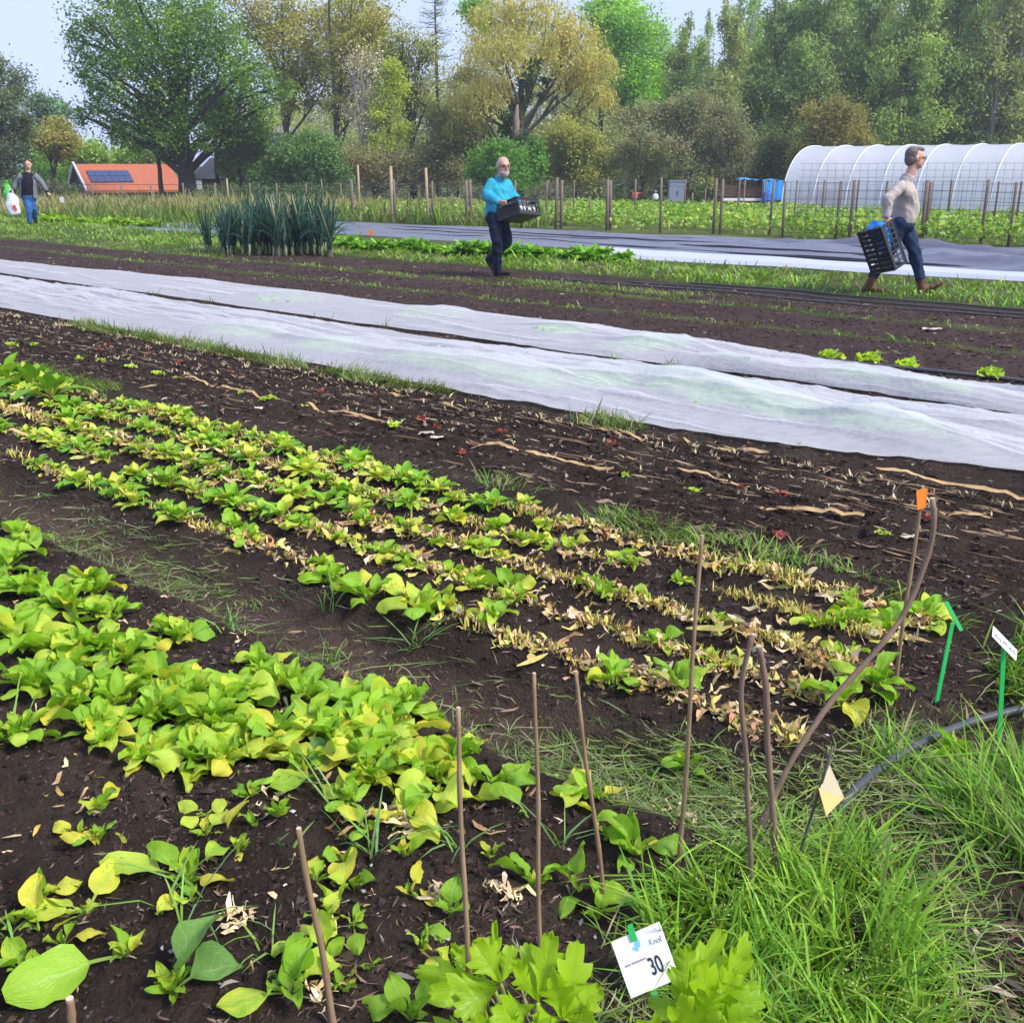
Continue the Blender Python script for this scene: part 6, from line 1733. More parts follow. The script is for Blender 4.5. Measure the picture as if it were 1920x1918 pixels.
# steep roofed house half hidden behind shrubs
BY = 66.0
xa, xb = R(440, 300, BY)[0], R(520, 300, BY)[0]
fh = empty("farmhouse", (xa, BY, zb), "farmhouse with a steep dark roof peeking above the shrubs", "house", rz=radians(-12))
wl_ = xb - xa; tz = R(478, 246, BY)[2] - zb; ez = R(455, 300, BY)[2] - zb
m = MB(); m.abox(0.2, wl_ - 0.2, 0.2, 6, 0, ez); m.obj("wall", "brick_wall", fh)
m = MB(); m.add([(0.2, 0.2, ez), (wl_ - 0.2, 0.2, ez), (wl_ / 2, 0.2, tz - 0.1)], None, [(0, 1, 2)]); m.obj("gable", "dark_boards", fh)
for sgn in (0, 1):
    xe = -0.2 if sgn == 0 else wl_ + 0.2
    a = [(xe, 0, ez - 0.3), (wl_ / 2, 0, tz), (wl_ / 2, 6.3, tz), (xe, 6.3, ez - 0.3)]
    b = [(p_[0], p_[1], p_[2] - 0.12) for p_ in a]
    m = MB(); m.add(a + b, [(0, 1, 2, 3), (7, 6, 5, 4), (0, 4, 5, 1), (1, 5, 6, 2), (2, 6, 7, 3), (3, 7, 4, 0)]); rf = m.obj("roof", "slate_roof", fh)
    a_ = np.array((xe, -0.03, ez - 0.36)); b_ = np.array((wl_ / 2, -0.03, tz - 0.06)); d = b_ - a_
    m = MB(); m.box((a_ + b_) / 2, d / 2, (0, 0.03, 0), np.cross(d / np.linalg.norm(d), (0, 1, 0)) * 0.07); m.obj("bargeboard", "white_paint", fh)
m = MB(); m.abox(wl_ * 0.42, wl_ * 0.58, 0.14, 0.19, ez + 0.2, ez + 0.8); wi = m.obj("window", "white_paint", fh)
m = MB(); m.abox(wl_ * 0.44, wl_ * 0.56, 0.12, 0.15, ez + 0.26, ez + 0.74); m.obj("pane", "window_glass", wi)
# ------------------------------------------------------------------ trees
BARK = {'grey': (0.11, 0.095, 0.08), 'dark': (0.045, 0.038, 0.032), 'pale': (0.36, 0.33, 0.29), 'brown': (0.10, 0.065, 0.05), 'birch': (0.30, 0.29, 0.27)}
def curve3(a, b, lift, k=7, wob=0.0):
    a = np.array(a, float); b = np.array(b, float); L = np.linalg.norm(b - a)
    c = (a + b) / 2 + np.array([0, 0, lift * L]) + rng.normal(0, wob * L, 3)
    t = np.linspace(0, 1, k)[:, None]
    return (1 - t) ** 2 * a + 2 * t * (1 - t) * c + t * t * b

def crown_leaves(mb, blobs, n, size, pal, droop=0.0, up=0.4, sub=26, long=1.7, fill=0.75, light=0.16):
    "leaves in uneven clumps through the crown; blobs are (x, y, z, rx, ry, rz)"
    n = int(n * 1.3); size = size * 0.76; sub = int(sub * 1.3)
    B = np.array(blobs, float)
    vol = (B[:, 3] * B[:, 4] * B[:, 5]) ** 0.72
    pal = np.asarray(pal, float)
    for b, share in zip(B, vol / vol.sum()):
        k = int(n * share)
        if k < 8: continue
        m = max(4, int(sub * (share * len(B)) ** 0.5))
        d = rng.normal(0, 1, (m, 3)); d /= np.linalg.norm(d, axis=1)[:, None]
        rad = rng.uniform(fill * 0.45, 1.0, m) ** 0.6
        cs = b[:3] + d * rad[:, None] * b[3:6] * 0.86
        sg = rng.uniform(0.17, 0.40, m)[:, None] * b[3:6]
        tone = pal[rng.integers(0, len(pal), m)] * np.clip(rng.normal(1, light, (m, 1)), 0.6, 1.45)
        w = rng.dirichlet(np.full(m, 1.6)); idx = rng.choice(m, k, p=w)
        g = rng.normal(0, 1, (k, 3)); 
        c = cs[idx] + g * sg[idx]
        L = rng.uniform(0.7, 1.35, k) * size
        leaflets(mb, c, L * long ** 0.5, L / long ** 0.5, tone[idx] * np.clip(rng.normal(1, 0.13, (k, 1)), 0.6, 1.5), up, droop)

def limbs(mb, base, top, r0, blobs, col, twigs=5, fork=0.35, tr=0.35):
    "trunk with a limb to every part of the crown and twigs inside it"
    base = np.array(base, float); top = np.array(top, float)
    k = 10; tt = np.linspace(0, 1, k)[:, None]
    tp = base + (top - base) * tt + np.cumsum(rng.normal(0, 0.012, (k, 3)) * np.linalg.norm(top - base), 0) * np.array([1, 1, 0]) * tt
    flare = 1 + 0.7 * np.exp(-tt[:, 0] * 18)
    c = np.array(col)
    mb.tube(tp, r0 * (1 - 0.78 * tt[:, 0]) * flare, 8, c, cap=False)
    Hh = np.linalg.norm(top - base)
    for b in blobs:
        cen = np.array(b[:3])
        f = np.clip((cen[2] - base[2]) / Hh * rng.uniform(0.45, 0.75), fork, 0.93)
        a = np.array([np.interp(f, tt[:, 0], tp[:, i]) for i in range(3)])
        L = np.linalg.norm(cen - a)
        if L < 0.2: continue
        rr = r0 * tr * (1.15 - f) + 0.02
        pts = curve3(a, cen, rng.uniform(-0.02, 0.16), 8, 0.07)
        mb.tube(pts, np.linspace(rr, rr * 0.35, 8), 6, c * rng.uniform(0.85, 1.1), cap=False)
        for j in range(twigs):
            q = pts[rng.integers(3, 8)]
            d = rng.normal(0, 1, 3); d[2] = abs(d[2]) * 0.6 + 0.1; d /= np.linalg.norm(d)
            e = cen + d * np.array(b[3:6]) * rng.uniform(0.6, 1.0)
            pt = curve3(q, e, rng.uniform(-0.05, 0.15), 5, 0.08)
            mb.tube(pt, np.linspace(rr * 0.32, 0.012, 5), 4, c, cap=False)

def px_blobs(lst, Y, base, depth=0.75):
    "crown lobes seen at places in the photograph, at distance Y, given real depth"
    out = []
    for (px, py, rp) in lst:
        x, y, z = R(px, py, Y)
        r = rp * Y / FPX * 1.03
        out.append((x - base[0], rng.normal(0, 1) * r * depth, z - base[2], r, r * 0.9, r * 0.85))
    return out

def make_tree(name, label, px, Y, ztop_py, lobes, nleaf, size, pal, bark, r0, cat="tree", group=None, zb=None, twigs=5, leanx=0.0, droop=0.0, long=1.7, fork=0.3, sub=26, depth=0.75, fill=0.75, trunk_top=None, light=0.16, up=0.4):
    x = R(px, 330, Y)[0]; z = gz1(x, Y) if zb is None else zb
    root = empty(name, (x, Y, z), label, cat, group)
    bl = px_blobs(lobes, Y, (x, Y, z), depth)
    zt = R(px, ztop_py, Y)[2] - z
    m = MB(); limbs(m, (0, 0, -0.15), (leanx, 0, zt if trunk_top is None else trunk_top), r0, bl, BARK[bark], twigs, fork)
    m.obj("trunk", "bark", root, True)
    m = MB(); crown_leaves(m, bl, nleaf, size, pal, droop, up, sub, long, fill, light)
    m.obj("crown", "tree_leaf", root)
    return root

OAKP = [(0.042, 0.084, 0.012), (0.060, 0.108, 0.015), (0.080, 0.130, 0.018), (0.032, 0.066, 0.012)]
OLIVEP = [(0.15, 0.155, 0.035), (0.11, 0.125, 0.03), (0.19, 0.18, 0.045), (0.13, 0.115, 0.035)]
GOLDP = [(0.19, 0.165, 0.05), (0.22, 0.19, 0.06), (0.165, 0.165, 0.05), (0.15, 0.16, 0.045)]
FRESHP = [(0.09, 0.17, 0.025), (0.12, 0.21, 0.03), (0.07, 0.135, 0.025)]
MIDP = [(0.055, 0.11, 0.028), (0.075, 0.135, 0.032), (0.045, 0.09, 0.026)]
DUSTP = [(0.06, 0.085, 0.045), (0.075, 0.10, 0.05), (0.05, 0.07, 0.04)]
BROWNP = [(0.105, 0.10, 0.06), (0.12, 0.115, 0.066), (0.095, 0.095, 0.06), (0.095, 0.12, 0.055)]

# the big oak
make_tree("oak_tree", "large dark green oak in front of the barn", 350, 55.0, 60,
    [(205, 25, 55), (275, -5, 62), (345, 15, 62), (165, 40, 36), (160, 80, 26), (175, 122, 34), (150, 138, 20), (220, 85, 60), (290, 75, 72), (365, 85, 68), (415, 60, 52), (435, 115, 55), (480, 140, 42), (520, 165, 34), (505, 200, 32),
     (240, 150, 60), (320, 150, 70), (395, 165, 62), (450, 190, 48), (190, 210, 36), (165, 222, 24), (240, 215, 46), (305, 215, 52), (370, 230, 42), (430, 235, 38), (480, 235, 28), (215, 255, 26), (265, 262, 30), (330, 268, 30), (400, 262, 26), (185, 165, 20)],
    30000, 0.165, OAKP, 'dark', 0.52, "tree", None, None, 4, 0.2, 0.0, 1.5, 0.16, 16, 0.9)
# slimmer stems beside the oak
make_tree("slim_tree", "slender leaning tree just left of the oak trunk", 300, 56.5, 200, [(300, 225, 32), (270, 240, 26), (325, 215, 26), (290, 200, 24)], 3500, 0.18, OAKP, 'brown', 0.17)
make_tree("slim_tree", "thin tree between the shed and the shrubs", 408, 58, 200, [(408, 225, 28), (420, 200, 30), (395, 205, 24), (415, 255, 18)], 3200, 0.18, OAKP, 'dark', 0.15)
# left edge
make_tree("ash_tree", "greyish sparse tree at the left frame edge", 0, 58, 110, [(5, 150, 38), (-25, 180, 50), (20, 195, 34), (0, 230, 40), (25, 250, 34), (-10, 280, 44), (35, 290, 28), (5, 120, 22), (-50, 230, 60), (10, 320, 36), (40, 225, 20)], 12000, 0.17, DUSTP, 'brown', 0.26, twigs=8)
make_tree("poplar_tree", "bluish green far poplar left of the oak", 95, 85, 185, [(80, 195, 18), (100, 200, 20), (112, 215, 18), (90, 225, 22), (75, 215, 16), (118, 240, 16), (60, 240, 22)], 7000, 0.26, [(0.06, 0.105, 0.06), (0.075, 0.12, 0.07)], 'grey', 0.25)
make_tree("flowering_shrub", "orange tinted round shrub left of the oak", 100, 64, 222, [(95, 240, 22), (110, 255, 26), (85, 262, 22), (125, 270, 22), (100, 280, 30)], 6500, 0.17, [(0.15, 0.125, 0.035), (0.14, 0.135, 0.035), (0.11, 0.13, 0.03)], 'brown', 0.12)
make_tree("round_shrub", "fresh green round shrub behind the left walker", 95, 68, 262, [(75, 290, 30), (100, 285, 32), (125, 295, 28), (60, 315, 28), (95, 320, 34), (130, 325, 30), (160, 300, 20)], 9000, 0.16, FRESHP, 'brown', 0.12)
make_tree("hazel_shrub", "fresh green shrub behind the barn roof", 205, 67, 280, [(190, 300, 30), (225, 300, 30), (255, 295, 26), (170, 285, 22), (285, 290, 26), (320, 295, 26)], 8000, 0.2, [(0.10, 0.16, 0.03), (0.13, 0.19, 0.035), (0.08, 0.13, 0.03)], 'brown', 0.12)
# dark hedge by the left fence
def hedge(name, label, px0, px1, py, Y, h, pal, n_, size):
    xa, xb = R(px0, py, Y)[0], R(px1, py, Y)[0]; z0 = gz1((xa + xb) / 2, Y)
    root = empty(name, ((xa + xb) / 2, Y, z0), label, "hedge")
    k = 26; bl = [((xa + (xb - xa) * rng.random()) - (xa + xb) / 2, rng.normal(0, 0.35), h * rng.uniform(0.3, 0.8), 0.8, 0.6, h * 0.33) for _ in range(k)]
    m = MB(); crown_leaves(m, bl, n_, size, pal, 0, 0.4, 14, 1.5); m.obj("foliage", "tree_leaf", root)
    m = MB()
    for b in bl: m.tube(curve3((b[0] * 0.95, 0, -0.1), b[:3], 0.05, 5, 0.05), np.linspace(0.03, 0.012, 5), 4, BARK['dark'], cap=False)
    m.obj("stems", "bark", root)
hedge("garden_hedge", "low dark hedge along the fence left of the barn", -20, 128, 360, 52, 1.25, [(0.035, 0.055, 0.022), (0.05, 0.07, 0.03), (0.06, 0.055, 0.035)], 7000, 0.13)
hedge("garden_hedge", "low dark hedge in front of the shed and shrubs", 370, 640, 360, 53, 1.2, [(0.035, 0.06, 0.022), (0.05, 0.075, 0.03)], 8000, 0.13)
# shrubs right of the oak
make_tree("understory_tree", "dark leafy tree hiding the farmhouse right of the oak", 450, 57, 235, [(445, 262, 26), (425, 295, 22), (470, 285, 26), (455, 310, 26), (490, 262, 22), (430, 325, 20), (475, 330, 22), (440, 240, 18), (500, 300, 20)], 7000, 0.18, [(0.055, 0.095, 0.022), (0.075, 0.12, 0.028)], 'dark', 0.12)
make_tree("willow_shrub", "big rounded grey green shrub right of the farmhouse", 570, 56, 262, [(510, 310, 32), (545, 285, 30), (580, 275, 32), (615, 290, 30), (540, 325, 38), (590, 320, 40), (630, 325, 26), (500, 340, 26), (560, 350, 30), (480, 325, 24)], 17000, 0.15, [(0.06, 0.115, 0.035), (0.08, 0.14, 0.04), (0.05, 0.09, 0.03)], 'brown', 0.12, "shrub")
# loose olive trees in the middle
tl = "trees between the oak and the willow"
make_tree("alder_tree", "tall yellow olive alder directly right of the oak", 545, 66, 10, [(520, 20, 42), (560, 40, 48), (600, 25, 42), (500, 70, 40), (545, 95, 50), (590, 90, 48), (530, 140, 40), (575, 140, 42), (615, 120, 36), (560, 190, 32), (600, 180, 30), (480, 30, 30), (455, -5, 34), (440, 40, 26)], 11500, 0.19, OLIVEP, 'grey', 0.24, group=tl, twigs=9, fill=1.0)
make_tree("alder_tree", "olive alder with bare lower branches left of the pale trunk", 640, 63, 0, [(650, 10, 44), (690, 30, 44), (640, 60, 48), (690, 80, 46), (720, 55, 32), (650, 120, 46), (700, 130, 40), (660, 175, 38), (700, 190, 34), (640, 200, 30), (670, -25, 40)], 11500, 0.18, OLIVEP, 'grey', 0.22, group=tl, twigs=9, fill=1.0)
make_tree("birch_tree", "pale barked leafless tree with upright fine branches", 690, 60, 90, [(690, 110, 36), (675, 160, 40), (705, 170, 38), (660, 210, 34), (715, 225, 30), (690, 240, 36), (670, 120, 26), (710, 280, 24)], 1500, 0.12, [(0.22, 0.20, 0.12), (0.28, 0.25, 0.16)], 'pale', 0.20, group=tl, twigs=22)
make_tree("alder_tree", "dark trunked tree with thin olive foliage left of the willow", 775, 63, 60, [(760, 90, 36), (785, 110, 34), (750, 140, 34), (790, 160, 30), (765, 190, 34), (800, 90, 24), (740, 110, 24), (800, 200, 22)], 5200, 0.16, [(0.09, 0.105, 0.04), (0.12, 0.125, 0.045)], 'dark', 0.22, group=tl, twigs=12)
make_tree("alder_tree", "fresh yellow green young tree below the alders", 735, 60, 130, [(735, 165, 30), (725, 210, 30), (745, 250, 28), (720, 270, 26), (740, 135, 22)], 5000, 0.15, [(0.19, 0.22, 0.035), (0.15, 0.19, 0.035)], 'brown', 0.10, group=tl, twigs=6)
make_tree("thicket_shrub", "brownish undergrowth at the foot of the alders", 700, 58, 280, [(640, 300, 32), (680, 310, 34), (720, 315, 36), (760, 310, 34), (800, 300, 34), (840, 300, 36), (700, 340, 30), (780, 340, 30), (860, 330, 30)], 9000, 0.15, [(0.10, 0.085, 0.05), (0.075, 0.075, 0.035), (0.11, 0.10, 0.045)], 'brown', 0.10, "shrub", twigs=14)
# larch, an airy tall spire
x0 = R(822, 330, 68)[0]; z0 = gz1(x0, 68)
lr = empty("larch_tree", (x0, 68, z0), "tall thin airy larch spire against the sky", "tree", tl)
hgt = R(822, -40, 68)[2] - z0
m = MB(); m.tube([(0, 0, -0.1), (0.05, 0, hgt * 0.5), (0, 0, hgt)], [0.2, 0.12, 0.02], 7, BARK['dark'], cap=False)
mc = MB()
for i in range(120):
    f = 0.36 + 0.62 * rng.random(); a = rng.uniform(0, 6.28); L = (1 - f) * 2.4 + 0.55
    st_ = np.array((0, 0, hgt * f)); en = st_ + np.array((cos(a) * L, sin(a) * L, L * rng.uniform(-0.15, 0.35)))
    pt = curve3(st_, en, -0.1, 5, 0.03); m.tube(pt, np.linspace(0.028, 0.01, 5), 3, BARK['grey'], cap=False)
    q = pt[rng.integers(1, 5, 26)] + rng.normal(0, 0.12, (26, 3))
    leaflets(mc, q, rng.uniform(0.08, 0.22, 26), rng.uniform(0.02, 0.05, 26), pick([(0.11, 0.14, 0.08), (0.14, 0.165, 0.09)], 26), 0.2, 0.4)
m.obj("trunk", "bark", lr, True); mc.obj("crown", "tree_leaf", lr)
# the weeping willow, golden twigs and ivy on the trunk
WX, WY = 965, 58.0
x0 = R(WX, 330, WY)[0]; z0 = gz1(x0, WY)
wr = empty("willow_tree", (x0, WY, z0), "old golden weeping willow with ivy round its broken trunk", "tree")
lob = [(930, 50, 50), (985, 25, 56), (1040, 45, 52), (1085, 80, 48), (1115, 125, 38), (1120, 180, 30), (905, 95, 44), (870, 150, 40), (865, 200, 34), (900, 190, 40), (940, 110, 50), (1000, 90, 56), (1050, 110, 50), (1085, 160, 38), (850, 235, 26), (890, 240, 30), (930, 165, 34)]
bl = px_blobs(lob, WY, (x0, WY, z0), 0.8)
m = MB(); limbs(m, (0, 0, -0.2), (0.1, 0, R(WX, 110, WY)[2] - z0), 0.42, bl, BARK['grey'], 8, 0.33, 0.42); m.obj("trunk", "bark", wr, True)
mc = MB(); crown_leaves(mc, bl, 9000, 0.17, GOLDP, 0.8, 0.1, 20, 2.6)
B = np.array(bl)
for b in B:
    k = 260
    d = rng.normal(0, 1, (k, 3)); d /= np.linalg.norm(d, axis=1)[:, None]; d[:, 2] = np.abs(d[:, 2])
    p0 = b[:3] + d * b[3:6] * rng.uniform(0.5, 1.0, (k, 1))
    L = rng.uniform(0.35, 1.15, k)
    for j in range(5):
        f = (j + 0.5) / 5
        c = p0 + d * np.array([0.22, 0.22, 0]) * f - np.stack([0 * L, 0 * L, L * f * f + 0.1 * f], 1)
        leaflets(mc, c, L / 5 * 1.35, np.full(k, 0.045), pick(GOLDP, k, 0.12), 0.0, 5.0)
mc.obj("crown", "tree_leaf", wr)
mi = MB()
ivy = [(965, 300, 20), (975, 260, 17), (960, 225, 17), (980, 190, 16), (985, 150, 17), (1000, 120, 14), (940, 215, 10), (920, 205, 8), (1010, 180, 8), (1020, 150, 8), (960, 320, 20), (945, 250, 12)]
crown_leaves(mi, px_blobs(ivy, WY, (x0, WY, z0), 0.3), 7500, 0.13, [(0.022, 0.045, 0.018), (0.03, 0.06, 0.022)], 0.0, 0.2, 14, 1.2); mi.obj("ivy", "tree_leaf", wr)
m = MB(); a = np.array(R(966, 262, WY - 0.45)) - (x0, WY, z0); b = np.array(R(970, 196, WY - 0.45)) - (x0, WY, z0)
m.tube(np.stack([a + (b - a) * q + np.array([0.03 * sin(q * 7), 0, 0]) for q in np.linspace(0, 1, 7)]), [0.16, 0.2, 0.17, 0.2, 0.15, 0.12, 0.03], 7, (0.26, 0.20, 0.17)); m.obj("bare_wood", "bark", wr, True)
make_tree("elder_shrub", "bright green elder bush under the willow behind the man in turquoise", 950, 54, 268, [(905, 305, 26), (935, 290, 26), (965, 300, 28), (995, 295, 24), (1005, 275, 18), (920, 325, 28), (960, 330, 30), (995, 325, 26), (890, 325, 18), (1012, 310, 16)], 13000, 0.14, [(0.055, 0.125, 0.02), (0.07, 0.15, 0.025), (0.045, 0.10, 0.02)], 'brown', 0.10, "shrub")
make_tree("thicket_shrub", "olive thicket right of the elder bush", 1080, 57, 220, [(1050, 250, 30), (1090, 260, 34), (1060, 290, 34), (1110, 290, 34), (1040, 320, 28), (1090, 325, 34), (1130, 310, 30), (1030, 275, 24), (1075, 225, 24)], 10000, 0.16, [(0.12, 0.13, 0.035), (0.15, 0.15, 0.04), (0.09, 0.10, 0.035)], 'brown', 0.10, "shrub", twigs=8)
make_tree("thicket_shrub", "dim undergrowth left of the willow trunk", 860, 60, 230, [(830, 260, 30), (865, 270, 30), (890, 290, 26), (840, 310, 30), (820, 225, 26), (870, 235, 24)], 7000, 0.17, [(0.10, 0.105, 0.04), (0.075, 0.085, 0.035)], 'brown', 0.10, "shrub", twigs=8)
# brown thicket and olive bush before the wood
bl_ = "brown leafless thicket along the wood"
for (px, lab, lobes) in ((1205, "brown twiggy bush at the left end of the thicket", [(1180, 225, 30), (1215, 215, 32), (1190, 260, 32), (1225, 265, 32), (1170, 290, 28), (1210, 300, 32), (1200, 330, 30)]),
                         (1290, "brown twiggy bush in the middle of the thicket", [(1260, 205, 30), (1300, 200, 32), (1275, 240, 34), (1315, 245, 32), (1260, 285, 32), (1300, 290, 34), (1290, 325, 30)]),
                         (1370, "greyish twiggy bush at the right end of the thicket", [(1345, 215, 28), (1380, 215, 28), (1360, 250, 32), (1395, 260, 28), (1350, 290, 30), (1385, 300, 30), (1370, 330, 28)])):
    make_tree("thicket_shrub", lab, px, 57.5, 195, lobes, 8500, 0.13, BROWNP, 'brown', 0.09, "shrub", bl_, twigs=16)
make_tree("hawthorn_shrub", "rounded olive brown bush behind the tunnel's end", 1570, 56, 195, [(1530, 220, 30), (1570, 208, 30), (1610, 225, 30), (1545, 255, 34), (1595, 258, 34), (1520, 275, 26), (1570, 290, 32), (1625, 275, 26), (1500, 300, 24)], 13000, 0.14, [(0.12, 0.115, 0.035), (0.09, 0.09, 0.035), (0.14, 0.125, 0.04)], 'brown', 0.12, "shrub", twigs=10)
make_tree("thicket_shrub", "dark undergrowth behind the cart", 1430, 59, 255, [(1400, 280, 30), (1440, 275, 30), (1475, 285, 28), (1420, 310, 30), (1460, 320, 30), (1390, 320, 28)], 8000, 0.16, [(0.05, 0.07, 0.028), (0.065, 0.08, 0.03)], 'dark', 0.1, "shrub", twigs=6)
# trees of the wood: light green ones behind, then rows of tall drooping birches
make_tree("maple_tree", "fresh light green tree at the left end of the wood", 1190, 70, 40, [(1180, 45, 40), (1215, 60, 38), (1160, 80, 36), (1200, 105, 46), (1240, 110, 38), (1170, 140, 40), (1215, 160, 44), (1250, 170, 34), (1150, 190, 34), (1200, 205, 40), (1145, 40, 26)], 15000, 0.2, FRESHP, 'grey', 0.28)
make_tree("maple_tree", "light green tree rising between willow and wood", 1120, 74, 0, [(1120, 30, 34), (1150, 15, 30), (1180, 20, 28), (890, 20, 26), (905, 45, 24), (900, 0, 22), (1145, 70, 32)], 7500, 0.21, FRESHP, 'grey', 0.25)
def wood_mesh(seed, H_, spread, n_, pal):
    bl = []
    zz = 1.6
    r = np.random.default_rng(seed)
    while zz < H_:
        f = zz / H_; w = spread * (0.75 + 0.5 * sin(pi * min(1, f * 0.95))) * (1.12 - 0.75 * f ** 2.2)
        for _ in range(2 if f < 0.85 else 1):
            a = r.uniform(0, 6.28); q = w * r.uniform(0.25, 0.75)
            bl.append((cos(a) * q, sin(a) * q, zz + r.normal(0, 0.3), w * 0.46, w * 0.46, 0.95))
        zz += 0.85
    m = MB(); limbs(m, (0, 0, -0.1), (0.1, 0, H_ * 0.86), 0.13, bl, BARK['birch' if seed % 2 else 'grey'], 3, 0.15, 0.22)
    t_ = m.data("trunk", "bark", True)
    m = MB(); crown_leaves(m, bl, n_, 0.19, pal, 1.6, 0.15, 13, 2.0, 0.9, 0.2)
    return t_, m.data("crown", "tree_leaf")
BIRP = [(0.10, 0.145, 0.05), (0.12, 0.165, 0.055), (0.085, 0.12, 0.048)]
BIRF = [(0.125, 0.175, 0.05), (0.145, 0.195, 0.055), (0.11, 0.155, 0.05)]
BIRO = [(0.125, 0.14, 0.055), (0.105, 0.125, 0.05), (0.11, 0.14, 0.052)]
WOOD = [wood_mesh(900, 12.5, 1.9, 15000, BIRP), wood_mesh(901, 13.5, 1.7, 15000, BIRF), wood_mesh(902, 12.0, 2.1, 15000, BIRP), wood_mesh(903, 13.0, 1.6, 13000, BIRO), wood_mesh(904, 14.0, 1.8, 15000, BIRF), wood_mesh(905, 11.0, 2.2, 15000, BIRO)]
wl_ = [(1265, 66, 0, 0.86), (1310, 72, 1, 0.83), (1352, 64, 3, 0.90), (1395, 70, 1, 0.96), (1440, 65, 0, 0.98), (1478, 72, 4, 1.0), (1520, 64, 2, 1.02), (1560, 70, 1, 1.02), (1602, 65, 0, 1.06), (1645, 72, 3, 1.1), (1680, 63, 4, 1.0), (1722, 69, 2, 1.1), (1765, 64, 0, 1.06), (1805, 71, 1, 1.12), (1845, 63, 3, 1.06), (1885, 68, 2, 1.12), (1925, 64, 0, 1.12), (1965, 67, 4, 1.15),
       (1290, 80, 5, 1.1), (1375, 82, 2, 1.15), (1460, 80, 5, 1.25), (1545, 84, 2, 1.3), (1625, 80, 5, 1.3), (1705, 83, 0, 1.25), (1790, 80, 5, 1.35), (1870, 84, 2, 1.35), (1950, 80, 5, 1.4), (1240, 78, 5, 0.95), (2010, 66, 1, 1.1), (2060, 70, 2, 1.1)]
for i, (px, Y, v, sc_) in enumerate(wl_):
    x = R(px, 330, Y)[0]; z = gz1(x, Y)
    back = Y > 76
    lab = ("tree of the back row of the wood" if back else ("tall drooping birch of the wood behind the tunnel" if px > 1480 else "tall drooping birch of the wood left of the tunnel"))
    grp = lab.replace("tree of", "trees of").replace("birch", "birches")
    same = sorted(k[0] for k in wl_ if (k[1] > 76) == back and (back or (k[0] > 1480) == (px > 1480)) and k[0] < 1930)
    ORD = "first second third fourth fifth sixth seventh eighth ninth tenth eleventh twelfth thirteenth fourteenth".split()
    if px in same: lab += ", " + ORD[same.index(px)] + " from the left"
    else: lab += ", beyond the right frame edge"
    root = empty("birch_tree", (x, Y, z), lab, "tree", grp, rz=random.uniform(0, 6.28)); root.scale = (sc_ * 1.05, sc_ * 1.05, sc_)
    link("trunk", WOOD[v][0], root); link("crown", WOOD[v][1], root)
# hazy far trees that close the gaps between the nearer ones
FARW = [wood_mesh(920, 12.0, 2.6, 9000, [(0.15, 0.16, 0.06), (0.17, 0.18, 0.065), (0.13, 0.145, 0.06)]), wood_mesh(921, 11.0, 2.9, 9000, [(0.13, 0.155, 0.06), (0.155, 0.175, 0.065)])]
FORD = "first second third fourth fifth sixth seventh eighth ninth tenth eleventh twelfth thirteenth fourteenth fifteenth".split()
for i, (px, tp) in enumerate([(470, 175), (520, 165), (565, 150), (610, 150), (655, 140), (700, 150), (745, 135), (790, 140), (835, 130), (880, 110), (925, 120), (1010, 110), (1055, 90), (1100, 70), (1145, 60)]):
    Y = 98 + 6 * (i % 3); x = R(px, 330, Y)[0]; z = gz1(x, Y); sc_ = (R(px, tp, Y)[2] - z) / 12.0
    root = empty("far_tree", (x, Y, z), "pale hazy tree of the far line behind alders and willow, " + FORD[i] + " from the left", "tree", "pale far trees behind the alders and the willow", rz=random.uniform(0, 6.28)); root.scale = (sc_ * 1.5, sc_ * 1.5, sc_)
    link("trunk", FARW[i % 2][0], root); link("crown", FARW[i % 2][1], root)
# undergrowth filling the foot of the wood
mb = MB()
n_ = 17000
x = rng.uniform(5, 48, n_); y = 62 + rng.uniform(0, 22, n_) ; z = gz(x, y) + rng.random(n_) ** 0.8 * (2.4 + 2.2 * fbm(x, y, 0.25, 130))
L = rng.uniform(0.2, 0.5, n_)
leaflets(mb, np.stack([x, y, z], 1), L, L * 0.6, pick([(0.04, 0.065, 0.025), (0.055, 0.08, 0.03), (0.07, 0.075, 0.035)], n_), 0.4)
x = rng.uniform(-40, 8, n_ // 2); y = 70 + rng.uniform(0, 18, n_ // 2); z = gz(x, y) + rng.random(n_ // 2) * (1.4 + 1.6 * fbm(x, y, 0.25, 131))
leaflets(mb, np.stack([x, y, z], 1), L[: n_ // 2], L[: n_ // 2] * 0.6, pick([(0.06, 0.075, 0.035), (0.075, 0.085, 0.04)], n_ // 2), 0.4)
tag(mb.obj("undergrowth", "tree_leaf"), "dense dark undergrowth at the foot of the wood", "undergrowth", kind="stuff")
# ------------------------------------------------------------------ people
def skin_mat():
    n = NT("skin"); nz = n.noise(40, 3, n.objc())
    n.done(n.pbr(n.mix(nz.outputs['Fac'], (0.50, 0.27, 0.20), (0.60, 0.34, 0.26)), 0.5, None, 0.35))
skin_mat()
def cloth(name, col, scale=90, crease=6, var=0.12, rough=0.85):
    n = NT(name); oc = n.objc()
    a = n.noise(crease, 3, oc); b = n.noise(scale, 2, oc)
    c = n.mix(a.outputs['Fac'], tuple(k * (1 - var) for k in col), tuple(min(1, k * (1 + var)) for k in col))
    n.done(n.pbr(c, rough, n.bump(n.math('ADD', n.math('MULTIPLY', a.outputs['Fac'], 3.0), n.math('MULTIPLY', b.outputs['Fac'], 0.25)), 0.5, 0.02), 0.15))
cloth("turquoise_knit", (0.035, 0.32, 0.45)); cloth("beige_knit", (0.42, 0.37, 0.33)); cloth("navy_cotton", (0.012, 0.018, 0.040), 120, 8, 0.3)
